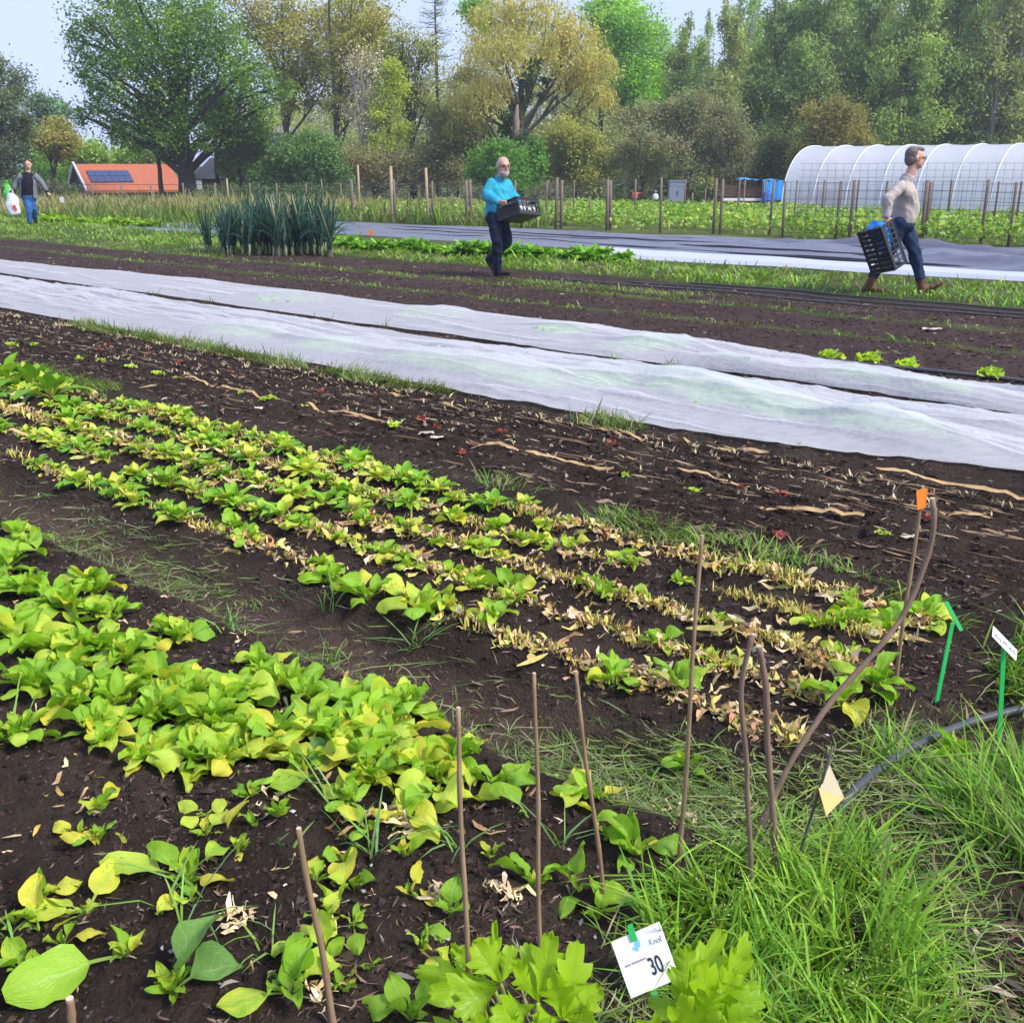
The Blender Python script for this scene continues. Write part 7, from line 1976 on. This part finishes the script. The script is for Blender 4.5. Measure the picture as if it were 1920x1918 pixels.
cloth("dark_denim", (0.018, 0.035, 0.085), 120, 8, 0.3); cloth("blue_denim", (0.04, 0.12, 0.34), 120, 8, 0.3); cloth("black_cotton", (0.012, 0.012, 0.020)); cloth("grey_knit", (0.16, 0.17, 0.20))
cloth("brown_leather", (0.13, 0.06, 0.035), 60, 9, 0.3, 0.6); cloth("black_leather", (0.02, 0.02, 0.025), 60, 9, 0.3, 0.6); cloth("hair_brown", (0.06, 0.04, 0.03), 120, 30); cloth("hair_white", (0.40, 0.36, 0.33), 120, 30); cloth("hair_grey", (0.16, 0.14, 0.125), 120, 30); cloth("red_shirt", (0.5, 0.12, 0.10)); cloth("white_cotton", (0.6, 0.6, 0.58))
simple("lens_dark", (0.05, 0.02, 0.025), 0.3); simple("eye", (0.03, 0.025, 0.02), 0.3); simple("lips", (0.40, 0.16, 0.13), 0.5); simple("sole", (0.03, 0.025, 0.02), 0.8)

def crumple(me, amp):
    "folds and slack in the cloth"
    k = len(me.vertices); co = np.zeros(k * 3); no = np.zeros(k * 3)
    me.vertices.foreach_get("co", co); me.vertex_normals.foreach_get("vector", no)
    co = co.reshape(-1, 3); no = no.reshape(-1, 3)
    a = 1 - np.abs(2 * vn(co[:, 0] * 1.5 + co[:, 1] * 1.5 + 0.7 * co[:, 2], co[:, 2] + 0.35 * co[:, 0], 9.0, 21) - 1)
    b = 1 - np.abs(2 * vn(co[:, 0] - co[:, 1] + 3, co[:, 2] * 0.9 - 0.5 * co[:, 0], 15.0, 22) - 1)
    d = (a ** 2 - 0.35) + 0.45 * (b ** 2 - 0.35)
    co = co + no * (amp * d)[:, None]
    me.vertices.foreach_set("co", co.ravel()); me.update()
    return me
def unit(v): v = np.array(v, float); return v / np.linalg.norm(v)
def person(label, J, face, fwd, mats, hair, extra=None, scale=1.0, vox=0.0145):
    """J: joints in world space. head, neck, shL, elL, wrL, haL, shR.., hipL, knL, anL, toL, hipR..; L/R = as seen in the picture.
    face: direction the face looks; fwd: direction the chest points"""
    face = unit(face); fwd = unit(fwd); upv = np.array([0, 0, 1.0])
    ground = (np.array(J['anL']) + np.array(J['anR'])) / 2
    org = np.array([ground[0], ground[1], gz1(ground[0], ground[1])])
    j = {k: np.array(v, float) - org for k, v in J.items()}
    root = empty("person", org, label, "person", None)
    S = scale
    side = unit(np.cross(fwd, upv))
    for q in 'LR': j['sh' + q] = j['sh' + q] - upv * 0.028 * S
    pel = (j['hipL'] + j['hipR']) / 2; che = (j['shL'] + j['shR']) / 2
    spine = che - pel
    def torso(mb, g, lo=-0.10, hi=1.0, belly=1.0):
        R_ = []
        for f, rx, ry, off in ((lo, 0.155, 0.115, 0.0), (0.0, 0.172, 0.125, 0.0), (0.2, 0.168, 0.128 * belly, 0.012), (0.42, 0.166, 0.132 * belly, 0.02), (0.66, 0.185, 0.128, 0.012), (0.84, 0.20, 0.118, 0.0), (0.96, 0.165, 0.095, -0.005), (1.07, 0.075, 0.07, 0.0)):
            if f > hi + 0.1: continue
            R_.append((pel + spine * f + fwd * off * S, side * (rx * S + g), fwd * (ry * S + g)))
        mb.rings(R_, 20)
    def limb(mb, a, b, c, ra, rb, rc, g):
        a, b, c = (np.array(k) for k in (a, b, c))
        m1 = (a + b) / 2; m2 = (b + c) / 2
        mb.tube([a, m1, b], np.array([ra, (ra + rb) / 2 * 1.02, rb]) * S + g, 12); mb.tube([b, b + (c - b) * 0.3, m2, c], np.array([rb, rb * 1.02, (rb + rc) / 2, rc]) * S + g, 12)
        for p_, r_ in ((a, ra), (b, rb), (c, rc)): mb.ball(p_, r_ * S + g, n=12, m=9)
    # the body: one continuous skin
    body = MB()
    torso(body, 0.0)
    S0 = S; S = S * mats.get('head', 1.08); hd = j['head']; f2 = unit(face - upv * face.dot(upv) * 0.6); sd2 = unit(np.cross(f2, upv)); up2 = unit(np.cross(sd2, f2))
    body.ell(hd + up2 * 0.022 * S - f2 * 0.012 * S, sd2 * 0.081 * S, f2 * 0.097 * S, up2 * 0.096 * S)
    body.ell(hd - up2 * 0.050 * S + f2 * 0.022 * S, sd2 * 0.066 * S, f2 * 0.070 * S, up2 * 0.066 * S)
    body.ell(hd - up2 * 0.095 * S + f2 * 0.052 * S, sd2 * 0.030 * S, f2 * 0.030 * S, up2 * 0.022 * S)
    body.ell(hd - up2 * 0.018 * S + f2 * 0.095 * S, sd2 * 0.014 * S, f2 * 0.022 * S, up2 * 0.026 * S)
    body.ell(hd + up2 * 0.026 * S + f2 * 0.076 * S, sd2 * 0.05 * S, f2 * 0.015 * S, up2 * 0.014 * S)
    for q in (-1, 1): body.ell(hd - f2 * 0.005 * S + sd2 * q * 0.086 * S - up2 * 0.008 * S, sd2 * 0.012 * S, f2 * 0.018 * S, up2 * 0.032 * S)
    body.tube([che - spine * 0.02, j['neck'], hd - up2 * 0.06 * S - f2 * 0.01 * S], np.array([0.066, 0.058, 0.056]) * S, 12)
    S = S0
    for q in 'LR':
        limb(body, j['sh' + q], j['el' + q], j['wr' + q], 0.052, 0.040, 0.028, 0)
        limb(body, j['hip' + q], j['kn' + q], j['an' + q], 0.085, 0.056, 0.040, 0)
        hq = j.get('he' + q, j['an' + q] - upv * 0.07 * S); tq = hq + (j['to' + q] - hq) * 0.42 + unit(np.array(j['an' + q]) - hq) * 0.026 * S
        body.tube([j['an' + q], (j['an' + q] + hq) / 2 + (j['to' + q] - hq) * 0.12, tq], np.array([0.032, 0.026, 0.018]) * S, 10); body.ball(tq, 0.018 * S)
        w, h = j['wr' + q], j['ha' + q]
        d = unit(h - w); acr = j.get('ac' + q, None)
        acr = unit(acr + org) if acr is not None else unit(np.cross(d, upv) + 0.01)
        acr = unit(acr - d * acr.dot(d)); pn = np.cross(d, acr)
        body.ell(w + d * 0.05 * S, d * 0.052 * S, acr * 0.042 * S, pn * 0.017 * S)
        curl = -1.0
        for i in range(4):
            b0_ = w + d * 0.085 * S + acr * (i - 1.5) * 0.021 * S
            Lf = (0.062, 0.070, 0.066, 0.052)[i] * S
            k1 = b0_ + d * Lf * 0.5 + pn * 0.012 * S; k2 = k1 + (d * 0.15 + pn * 0.9) * Lf * 0.42; k3 = k2 + (-d * 0.7 + pn * 0.5) * Lf * 0.3
            body.tube([b0_ - d * 0.01, k1, k2, k3], np.array([0.0105, 0.0098, 0.009, 0.0075]) * S, 7)
        t0 = w + d * 0.03 * S + acr * 0.036 * S
        body.tube([t0, t0 + (acr * 0.5 + d * 0.8 + pn * 0.3) * 0.035 * S, t0 + (acr * 0.35 + d * 1.5 + pn * 1.0) * 0.038 * S], np.array([0.013, 0.0115, 0.009]) * S, 7)
    me = remesh(body, vox * 0.8, 2, 0.4); me.materials.clear(); me.materials.append(M["skin"]); link("body", me, root)
    # clothes
    top = MB(); torso(top, 0.020, -0.06, 1.0, mats.get('belly', 1.0))
    for q in 'LR':
        sh = j['sh' + q]; w = j['wr' + q] - (j['wr' + q] - j['el' + q]) * 0.06
        limb(top, sh, j['el' + q], w, 0.057, 0.052, 0.042, 0.012)
    top.tube([che + spine * 0.02, j['neck'] - (j['neck'] - che) * 0.12], np.array([0.090, 0.076]) * S, 14)
    hem = pel + spine * 0.06
    me = crumple(remesh(top, vox, 4, 0.5), 0.013 * S); me.materials.clear(); me.materials.append(M[mats['top']]); link("sweater", me, root)
    tr_ = MB()
    R_ = [(pel + spine * f, side * (rx * S), fwd * (ry * S)) for f, rx, ry in ((-0.24, 0.155, 0.122), (-0.10, 0.186, 0.144), (0.08, 0.182, 0.140), (0.17, 0.172, 0.134))]
    tr_.rings(R_, 20)
    for q in 'LR':
        limb(tr_, j['hip' + q], j['kn' + q], j['an' + q] + (j['kn' + q] - j['an' + q]) * mats.get('cuff', 0.05), 0.094, 0.070, 0.056, 0.008)
    me = crumple(remesh(tr_, vox, 4, 0.5), 0.012 * S); me.materials.clear(); me.materials.append(M[mats['trousers']]); link("trousers", me, root)
    for q in 'LR':
        a, t_ = j['an' + q], j['to' + q]; kn = j['kn' + q]
        heel = j.get('he' + q, a - upv * 0.07 * S)
        fd = unit(t_ - heel); nrm_ = unit(a - heel - fd * (a - heel).dot(fd)); sdv = np.cross(fd, nrm_)
        b = MB()
        L = np.linalg.norm(t_ - heel)
        shaft = mats.get('shaft', 0.06)
        b.tube([heel + nrm_ * 0.055 * S + fd * 0.035 * S, a + unit(kn - a) * shaft * S], np.array([0.050, 0.060 if shaft > 0.1 else 0.052]) * S, 12)
        for f, wd, hh in ((0.06, 0.036, 0.036), (0.3, 0.042, 0.044), (0.55, 0.045, 0.036), (0.8, 0.048, 0.031), (0.98, 0.042, 0.026)):
            b.ell(heel + fd * L * f + nrm_ * hh * S, fd * 0.055 * S, sdv * wd * S, nrm_ * hh * S)
        me = remesh(b, 0.013, 2, 0.4); me.materials.clear(); me.materials.append(M[mats['shoe']]); bo = link("boot" if shaft > 0.1 else "shoe", me, root)
        b = MB(); b.rings([(heel + fd * L * 0.48 - nrm_ * k * 0.012 * S, fd * L * 0.58, sdv * 0.047 * S) for k in (-0.7, 0.7)], 18); b.obj("sole", "sole", bo)
    # hair, face, glasses
    S = S0 * mats.get('head', 1.08)
    if hair:
        h_ = MB()
        for (uo, fo, rs, rf, ru, so) in hair['lumps']:
            h_.ell(hd + up2 * uo * S + f2 * fo * S + sd2 * so * S, sd2 * rs * 1.14 * S, f2 * rf * 1.09 * S, up2 * ru * 1.10 * S)
        me = remesh(h_, 0.011, 2, 0.4); me.materials.clear(); me.materials.append(M[hair['mat']]); link("hair", me, root)
        if 'beard' in hair:
            b = MB(); b.ell(hd - up2 * 0.082 * S + f2 * 0.030 * S, sd2 * 0.071 * S, f2 * 0.071 * S, up2 * 0.046 * S); b.ell(hd - up2 * 0.105 * S + f2 * 0.055 * S, sd2 * 0.045 * S, f2 * 0.042 * S, up2 * 0.035 * S)
            me = remesh(b, 0.011, 2, 0.4); me.materials.clear(); me.materials.append(M[hair['mat']]); link("beard", me, root)
    for q in (-1, 1):
        b = MB(); b.ball(hd + f2 * 0.082 * S + sd2 * q * 0.031 * S + up2 * 0.004 * S, 0.011 * S); b.obj("eye", "eye", root, True)
    b = MB(); b.ell(hd + f2 * 0.088 * S - up2 * 0.060 * S, sd2 * 0.024 * S, f2 * 0.008 * S, up2 * 0.007 * S); b.obj("mouth", "lips", root, True)
    if mats.get('glasses'):
        b = MB()
        for q in (-1, 1):
            c = hd + f2 * 0.104 * S + sd2 * q * 0.034 * S + up2 * 0.002 * S
            ang = np.linspace(0, 2 * pi, 15)
            b.tube([c + sd2 * cos(t_) * 0.028 * S + up2 * sin(t_) * 0.020 * S for t_ in ang], 0.0024 * S, 6, cap=False)
            b.tube([c + sd2 * q * 0.028 * S, hd + sd2 * q * 0.084 * S + f2 * 0.01 * S + up2 * 0.004 * S], 0.003 * S, 5)
        b.tube([hd + f2 * 0.108 * S - sd2 * 0.008 * S, hd + f2 * 0.108 * S + sd2 * 0.008 * S], 0.003 * S, 5)
        b.obj("glasses", "lens_dark", root, True)
    return root, j, org

def Rz(px, py, yd): return np.array(R(px, py, yd))

# man in turquoise with a crate
Y1 = 15.45
J1 = dict(head=Rz(944, 312, Y1 - 0.05), neck=Rz(940, 330, Y1), shL=Rz(921, 340, Y1 - 0.10), shR=Rz(951, 341, Y1 + 0.12),
    elL=Rz(911, 367, Y1 - 0.16), wrL=Rz(934, 378, Y1 - 0.36), haL=Rz(945, 382, Y1 - 0.42), elR=Rz(961, 366, Y1 + 0.12), wrR=Rz(973, 378, Y1 + 0.06), haR=Rz(984, 380, Y1 + 0.04),
    hipL=Rz(925, 404, Y1 - 0.08), hipR=Rz(940, 404, Y1 + 0.09), knL=Rz(932, 452, Y1 - 0.18), anL=Rz(933, 505, Y1 - 0.08), toL=Rz(953, 516, Y1 - 0.22), heL=Rz(929, 517, Y1 - 0.06),
    knR=Rz(951, 453, Y1 + 0.05), anR=Rz(918, 489, Y1 + 0.16), toR=Rz(926, 511, Y1 + 0.1), heR=Rz(911, 488, Y1 + 0.16))
J1['toL'][2] = 0.045; J1['heL'][2] = 0.008; J1['acL'] = (0.2, 0.3, -0.9); J1['acR'] = (0.2, 0.3, -0.9)
person("elderly man in a turquoise sweater and dark trousers carrying a black crate", J1, (0.45, -0.9, -0.12), (0.55, -0.83, 0.0), dict(top="turquoise_knit", trousers="navy_cotton", shoe="black_leather", glasses=True, belly=1.22),
    dict(mat="hair_white", lumps=[(-0.005, -0.035, 0.080, 0.075, 0.060, 0), (0.02, -0.02, 0.079, 0.080, 0.055, 0)], beard=True))
# man in beige striding right
Y2 = 13.4
J2 = dict(head=Rz(1717, 297, Y2), neck=Rz(1707, 326, Y2), shL=Rz(1691, 344, Y2 - 0.20), shR=Rz(1703, 344, Y2 + 0.20), elL=Rz(1664, 374, Y2 - 0.30), wrL=Rz(1663, 405, Y2 - 0.33), haL=Rz(1664, 420, Y2 - 0.34),
    elR=Rz(1696, 374, Y2 + 0.30), wrR=Rz(1697, 400, Y2 + 0.26), haR=Rz(1698, 412, Y2 + 0.26), hipL=Rz(1690, 416, Y2 - 0.09), hipR=Rz(1694, 416, Y2 + 0.09),
    knL=Rz(1664, 478, Y2 - 0.02), anL=Rz(1633, 524, Y2 + 0.10), toL=Rz(1654, 549, Y2 + 0.12), heL=Rz(1620, 546, Y2 + 0.10), knR=Rz(1714, 470, Y2 - 0.03), anR=Rz(1727, 530, Y2 - 0.05), toR=Rz(1765, 534, Y2 - 0.06), heR=Rz(1727, 554, Y2 - 0.05))
J2['acL'] = (1, 0.1, 0); J2['acR'] = (1, 0.1, 0)
person("man in a beige quarter zip sweater, jeans and brown boots striding with a crate", J2, (1, -0.12, -0.05), (1, -0.08, 0), dict(top="beige_knit", trousers="dark_denim", shoe="brown_leather", shaft=0.16, cuff=0.16, glasses=True, belly=1.15),
    dict(mat="hair_grey", lumps=[(0.045, -0.045, 0.080, 0.075, 0.078, 0), (-0.01, -0.06, 0.080, 0.058, 0.075, 0), (0.095, 0.01, 0.055, 0.075, 0.028, 0), (0.0, 0.01, 0.082, 0.022, 0.035, 0)]))
# walker at the left
Y3 = 29.4
J3 = dict(head=Rz(53, 309, Y3), neck=Rz(53, 322, Y3), shL=Rz(42, 328, Y3), shR=Rz(64, 328, Y3), elL=Rz(31, 343, Y3 + 0.05), wrL=Rz(25, 357, Y3 - 0.05), haL=Rz(23, 363, Y3 - 0.08), elR=Rz(77, 341, Y3 + 0.05), wrR=Rz(89, 360, Y3 + 0.02), haR=Rz(93, 368, Y3),
    hipL=Rz(49, 366, Y3), hipR=Rz(59, 366, Y3), knL=Rz(55, 393, Y3 - 0.12), anL=Rz(55, 416, Y3 - 0.1), toL=Rz(54, 421, Y3 - 0.28), heL=Rz(55, 422, Y3 - 0.05), knR=Rz(63, 392, Y3 + 0.02), anR=Rz(66, 412, Y3 + 0.3), toR=Rz(68, 418, Y3 + 0.2), heR=Rz(66, 416, Y3 + 0.35))
J3['acL'] = (0, 1, 0); J3['acR'] = (0, 1, 0)
p3, j3, o3 = person("walker in a black shirt, open grey jacket and jeans carrying bags", J3, (0.1, -1, -0.1), (0.15, -1, 0), dict(top="black_cotton", trousers="blue_denim", shoe="black_leather"),
    dict(mat="hair_brown", lumps=[(0.06, -0.03, 0.080, 0.085, 0.062, 0), (0.02, -0.05, 0.080, 0.06, 0.07, 0)]))
# open jacket over the shirt
mk = MB()
pel = (j3['hipL'] + j3['hipR']) / 2; che = (j3['shL'] + j3['shR']) / 2; sp_ = che - pel
fw = unit((0.15, -1, 0)); sdv = unit(np.cross(fw, (0, 0, 1)))
Pn = np.zeros((9, 25, 3))
for i, f in enumerate(np.linspace(-0.16, 1.02, 9)):
    rx = np.interp(f, [-0.2, 0.2, 0.8, 1.02], [0.25, 0.22, 0.235, 0.12]); ry = np.interp(f, [-0.2, 0.8, 1.02], [0.20, 0.165, 0.10])
    for k, a in enumerate(np.linspace(pi * 0.5 + 0.75, pi * 2.5 - 0.75, 25)):
        Pn[i, k] = pel + sp_ * f + sdv * rx * cos(a) + fw * ry * sin(a)
mk.grid(Pn); mk.obj("jacket", "grey_knit", p3, True)
for q in 'LR':
    mk = MB(); a, b, c = j3['sh' + q], j3['el' + q], j3['wr' + q]
    mk.tube([a - (b - a) * 0.1, (a + b) / 2, b, (b + c) / 2, c - (c - b) * 0.05], [0.10, 0.086, 0.078, 0.068, 0.060], 12); mk.obj("jacket_sleeve", "grey_knit", p3, True)
# bags in his hand
def bag(label, cx, cy, w, h, Yd, mat, seed, printm=None):
    r = np.random.default_rng(seed)
    c = np.array(R(cx, cy, Yd)); sc_ = Yd / FPX * 1.04
    W, H_ = w * sc_, h * sc_
    rows = []
    for i, f in enumerate(np.linspace(-0.5, 0.5, 12)):
        wd = W * 0.5 * np.interp(f, [-0.5, -0.4, 0.0, 0.35, 0.5], [0.7, 0.95, 1.0, 0.75, 0.42]); dp = 0.10 * np.interp(f, [-0.5, 0, 0.5], [0.9, 1, 0.35])
        th = np.arange(20) * 2 * pi / 20
        wr = 1 + 0.08 * np.sin(th * 4 + i * 0.6 + seed)
        rows.append(np.stack([np.cos(th) * wd * wr + 0.02 * sin(i), np.sin(th) * dp * wr, np.full(20, f * H_)], 1))
    V = np.concatenate(rows); q = []
    for i in range(11):
        for k in range(20): q.append((i * 20 + k, i * 20 + (k + 1) % 20, (i + 1) * 20 + (k + 1) % 20, (i + 1) * 20 + k))
    V = np.concatenate([V, [(0, 0, -H_ / 2)]]); t = [(240, (k + 1) % 20, k) for k in range(20)]
    root = empty("shopping_bag", c, label, "bag", None)
    m = MB(); m.add(V, q, t); bo = m.obj("bag_body", mat, root, True)
    for s_ in (-1, 1):
        m = MB(); m.tube([(s_ * W * 0.2, -0.02, H_ * 0.48), (s_ * W * 0.12, 0, H_ * 0.62), (0, 0, H_ * 0.68)], 0.012, 6); m.obj("handle", mat, root, True)
    if printm:
        m = MB(); ring = [(0.05, -0.1), (0.28, -0.02), (0.42, -0.28), (0.46, -0.42), (0.26, -0.30), (0.14, -0.18)]
        c0 = (0.28, -0.2)
        def onbag(u_, v_):
            f = v_; wd = W * 0.5 * np.interp(f, [-0.5, -0.4, 0.0, 0.35, 0.5], [0.7, 0.95, 1.0, 0.75, 0.42]); dp = 0.10 * np.interp(f, [-0.5, 0, 0.5], [0.9, 1, 0.35])
            xx = u_ * W; yy = -dp * sqrt(max(0.02, 1 - min(0.98, (xx / wd) ** 2))) * 1.12 - 0.012
            return (xx, yy, v_ * H_)
        m.add([onbag(*c0)] + [onbag(*k) for k in ring], None, [(0, 1 + k, 1 + (k + 1) % 6) for k in range(6)]); m.obj("printed_patch", printm, bo)
cloth("green_plastic_bag", (0.10, 0.55, 0.08), 40, 8, 0.15, 0.4); cloth("white_plastic_bag", (0.74, 0.76, 0.82), 40, 8, 0.08, 0.4); cloth("red_print", (0.62, 0.07, 0.05), 40, 8, 0.1, 0.5)
bag("white carrier bag with a red print held by the left walker", 24, 383, 23, 37, Y3 - 0.16, "white_plastic_bag", 3, "red_print")
bag("bright green bag hanging behind the white carrier bag", 15, 361, 15, 29, Y3 + 0.12, "green_plastic_bag", 5)

# two small figures far off in the field
for (px, yb, yt, Yd, lab, topm, hairm, fx) in ((1190, 390, 355, 40.0, "tiny far figure in a reddish shirt stretching an arm out", "red_shirt", "hair_brown", 1), (1228, 392, 358, 40.5, "tiny far figure in a pale hat and light shirt", "white_cotton", "hair_white", -1)):
    b = np.array(R(px, yb, Yd)); zg = gz1(b[0], Yd); s_ = 0.72
    hz = R(px, yt, Yd)[2] - zg; k = hz / 1.72
    def at(x, z, y=0): return np.array([b[0] + x * k, Yd + y * k, zg + z * k])
    Jf = dict(head=at(0, 1.60), neck=at(0, 1.46), shL=at(-0.18, 1.40), shR=at(0.18, 1.40), elL=at(-0.25, 1.12), wrL=at(-0.20, 0.90, -0.1), haL=at(-0.2, 0.80, -0.12), elR=at(0.38, 1.34, -0.05) if fx > 0 else at(0.26, 1.12), wrR=at(0.62, 1.38, -0.1) if fx > 0 else at(0.2, 0.9, -0.1), haR=at(0.72, 1.4, -0.1) if fx > 0 else at(0.18, 0.8, -0.12),
        hipL=at(-0.09, 0.88), hipR=at(0.09, 0.88), knL=at(-0.1, 0.48), knR=at(0.1, 0.48), anL=at(-0.1, 0.09), anR=at(0.1, 0.09), toL=at(-0.11, 0.03, -0.2), toR=at(0.11, 0.03, -0.2), heL=at(-0.1, 0.01, 0.05), heR=at(0.1, 0.01, 0.05))
    person(lab, Jf, (0.2, -1, 0), (0.1, -1, 0), dict(top=topm, trousers="navy_cotton", shoe="black_leather"), dict(mat=hairm, lumps=[(0.06, -0.02, 0.085, 0.09, 0.065, 0)]), scale=k, vox=0.030)

# ------------------------------------------------------------------ crates
simple("black_crate", (0.016, 0.016, 0.019), 0.42, 0.2, 30, 0.1, spec=0.5)
def crate(label, corner, A, B, C, name="plastic_crate", solid=False):
    "corner of the bottom, A and B along the bottom, C up the sides"
    A = np.array(A); B = np.array(B); C = np.array(C); o_ = np.array(corner)
    root = empty(name, o_, label, "crate", "black crates carried by the walkers")
    a, b, c = unit(A), unit(B), unit(C); LA, LB, LC = (np.linalg.norm(k) for k in (A, B, C))
    t = 0.007
    def bar(m, p0, p1, w, n_, e):
        d = p1 - p0; m.box((p0 + p1) / 2, d / 2, e * w / 2, n_ * t / 2)
    m = MB()                                   # bottom: slats and frame
    for i in range(9): bar(m, A * (i + 0.5) / 9 + b * 0.01, A * (i + 0.5) / 9 + B - b * 0.01, 0.044, c, a)
    for q in (0.03, 0.5, 0.97): bar(m, B * q + c * 0.002, B * q + A + c * 0.002, 0.035, c, b)
    m.obj("bottom", "black_crate", root)
    def panel(pn, o1, E, e, L, k):
        m = MB(); nrm = np.cross(e, c)
        bar(m, o1 + c * 0.022, o1 + E + c * 0.022, 0.044, nrm, c); bar(m, o1 + c * (LC - 0.02), o1 + E + c * (LC - 0.02), 0.040, nrm, c); bar(m, o1 + c * LC * 0.52, o1 + E + c * LC * 0.52, 0.014, nrm, c)
        for i in range(k + 1): bar(m, o1 + e * (0.012 + (L - 0.024) * i / k) + c * 0.044, o1 + e * (0.012 + (L - 0.024) * i / k) + c * (LC - 0.04), 0.016 if 0 < i < k else 0.024, nrm, e)
        m.obj(pn, "black_crate", root)
    panel("side_panel", np.zeros(3), A, a, LA, 8); panel("side_panel", B, A, a, LA, 8); panel("end_panel", np.zeros(3), B, b, LB, 5); panel("end_panel", A, B, b, LB, 5)
    if solid:
        m = MB(); m.box(A / 2 + C * 0.42 + b * 0.006, A * 0.47, C * 0.36, b * 0.002); m.obj('side_plate', 'black_crate', root)
    m = MB()
    for p0, p1 in ((0 * A, A), (A, A + B), (A + B, B), (B, 0 * A)): 
        p0 = p0 + C; p1 = p1 + C; m.tube([p0, p1], 0.011, 6)
    m.obj("rim", "black_crate", root)
    return root
# crate of the man in turquoise: near corner, edges to the left-back and to the right-back, tilted
k0 = np.array(R(975, 400, Y1 - 0.42))
a1 = np.array(R(934, 416, Y1 - 0.22)) - k0; b1 = np.array(R(1015, 406, Y1 + 0.10)) - k0
a1 = unit(a1) * 0.38; b1 = b1 - unit(a1) * b1.dot(unit(a1)); b1 = unit(b1) * 0.56
c1 = np.cross(a1, b1); c1 = unit(c1) * 0.23
if c1[2] < 0: c1 = -c1
crate("black slatted crate held in front of the man in turquoise", k0, a1, b1, c1, solid=True)
# white papers in it
pm = MB(); oo = k0 + a1 * 0.15 + b1 * 0.08 + unit(c1) * 0.02
wbag = empty("paper_bundle", oo, "white crumpled paper lying in the crate of the man in turquoise", "paper")
Pn = np.zeros((14, 10, 3))
for i in range(14):
    for k in range(10): Pn[i, k] = b1 * 0.84 * i / 13 + a1 * 0.7 * k / 9 + unit(c1) * (0.06 + 0.09 * (0.5 + 0.5 * sin(i * 1.3) * cos(k * 1.1)) * min(1, min(i, 13 - i, k + 1, 9 - k + 1) / 2))
pm.grid(Pn); pm.obj("paper_sheet", "white_cotton", wbag, True)
pm = MB()
for i in range(6): pm.box(b1 * (0.08 + 0.15 * i) + a1 * 0.04 + unit(c1) * 0.08, unit(b1) * 0.026, unit(a1) * 0.006, unit(c1) * 0.07)
pm.obj("paper_sheet", "white_cotton", wbag)
# crate hanging from the hand of the man in beige
k0 = np.array(R(1651, 427, Y2 - 0.50))
a2 = np.array(R(1677, 503, Y2 - 0.50)) - k0
b2 = np.array(R(1614, 442, Y2 - 0.22)) - k0
a2 = unit(a2) * 0.56; b2 = b2 - unit(a2) * b2.dot(unit(a2)); b2 = unit(b2) * 0.37
c2 = np.cross(a2, b2); c2 = unit(c2) * 0.23
if c2[0] < 0: c2 = -c2
crate("black slatted crate with a blue bag hanging from the beige man's hand", k0, a2, b2, c2)
cloth("blue_plastic_bag", (0.03, 0.26, 0.70), 40, 10, 0.2, 0.35)
bg = empty("plastic_bag", k0 + a2 * 0.3 + b2 * 0.45 + c2 * 0.5, "crumpled bright blue bag inside the beige man's crate", "bag")
bm = MB()
for i in range(9): bm.ell(a2 * random.uniform(-0.22, 0.25) + b2 * random.uniform(-0.28, 0.25) + c2 * random.uniform(-0.22, 0.3), unit(a2) * random.uniform(0.08, 0.13), unit(b2) * random.uniform(0.06, 0.10), unit(c2) * random.uniform(0.05, 0.08))
me = remesh(bm, 0.010, 1, 0.4)
co = np.zeros(len(me.vertices) * 3); me.vertices.foreach_get("co", co); co = co.reshape(-1, 3)
co += 0.012 * np.stack([fbm(co[:, 1], co[:, 2], 14, 5) - 0.5, fbm(co[:, 0], co[:, 2], 14, 6) - 0.5, fbm(co[:, 0], co[:, 1], 14, 7) - 0.5], 1) * 2
me.vertices.foreach_set("co", co.ravel()); me.materials.clear(); me.materials.append(M["blue_plastic_bag"]); link("bag_body", me, bg)
bm = MB(); bm.tube([(0, 0, 0), a2 * 0.25 + c2 * 0.2, a2 * 0.42 + c2 * 0.42], [0.05, 0.035, 0.012], 8); bm.obj("bag_knot", "blue_plastic_bag", bg, True)
# ------------------------------------------------------------------ air
n = NT("air")
pv = n.a("VolumePrincipled", Density=0.0010, Anisotropy=0.2)
pv.inputs['Color'].default_value = (0.86, 0.92, 1.0, 1)
n.l(pv.outputs[0], n.out.inputs['Volume'])
m = MB(); m.abox(-150, 150, -40, 130, -2.5, 24)
tag(m.obj("haze", "air"), "thin pale air over the field", "haze", kind="stuff")
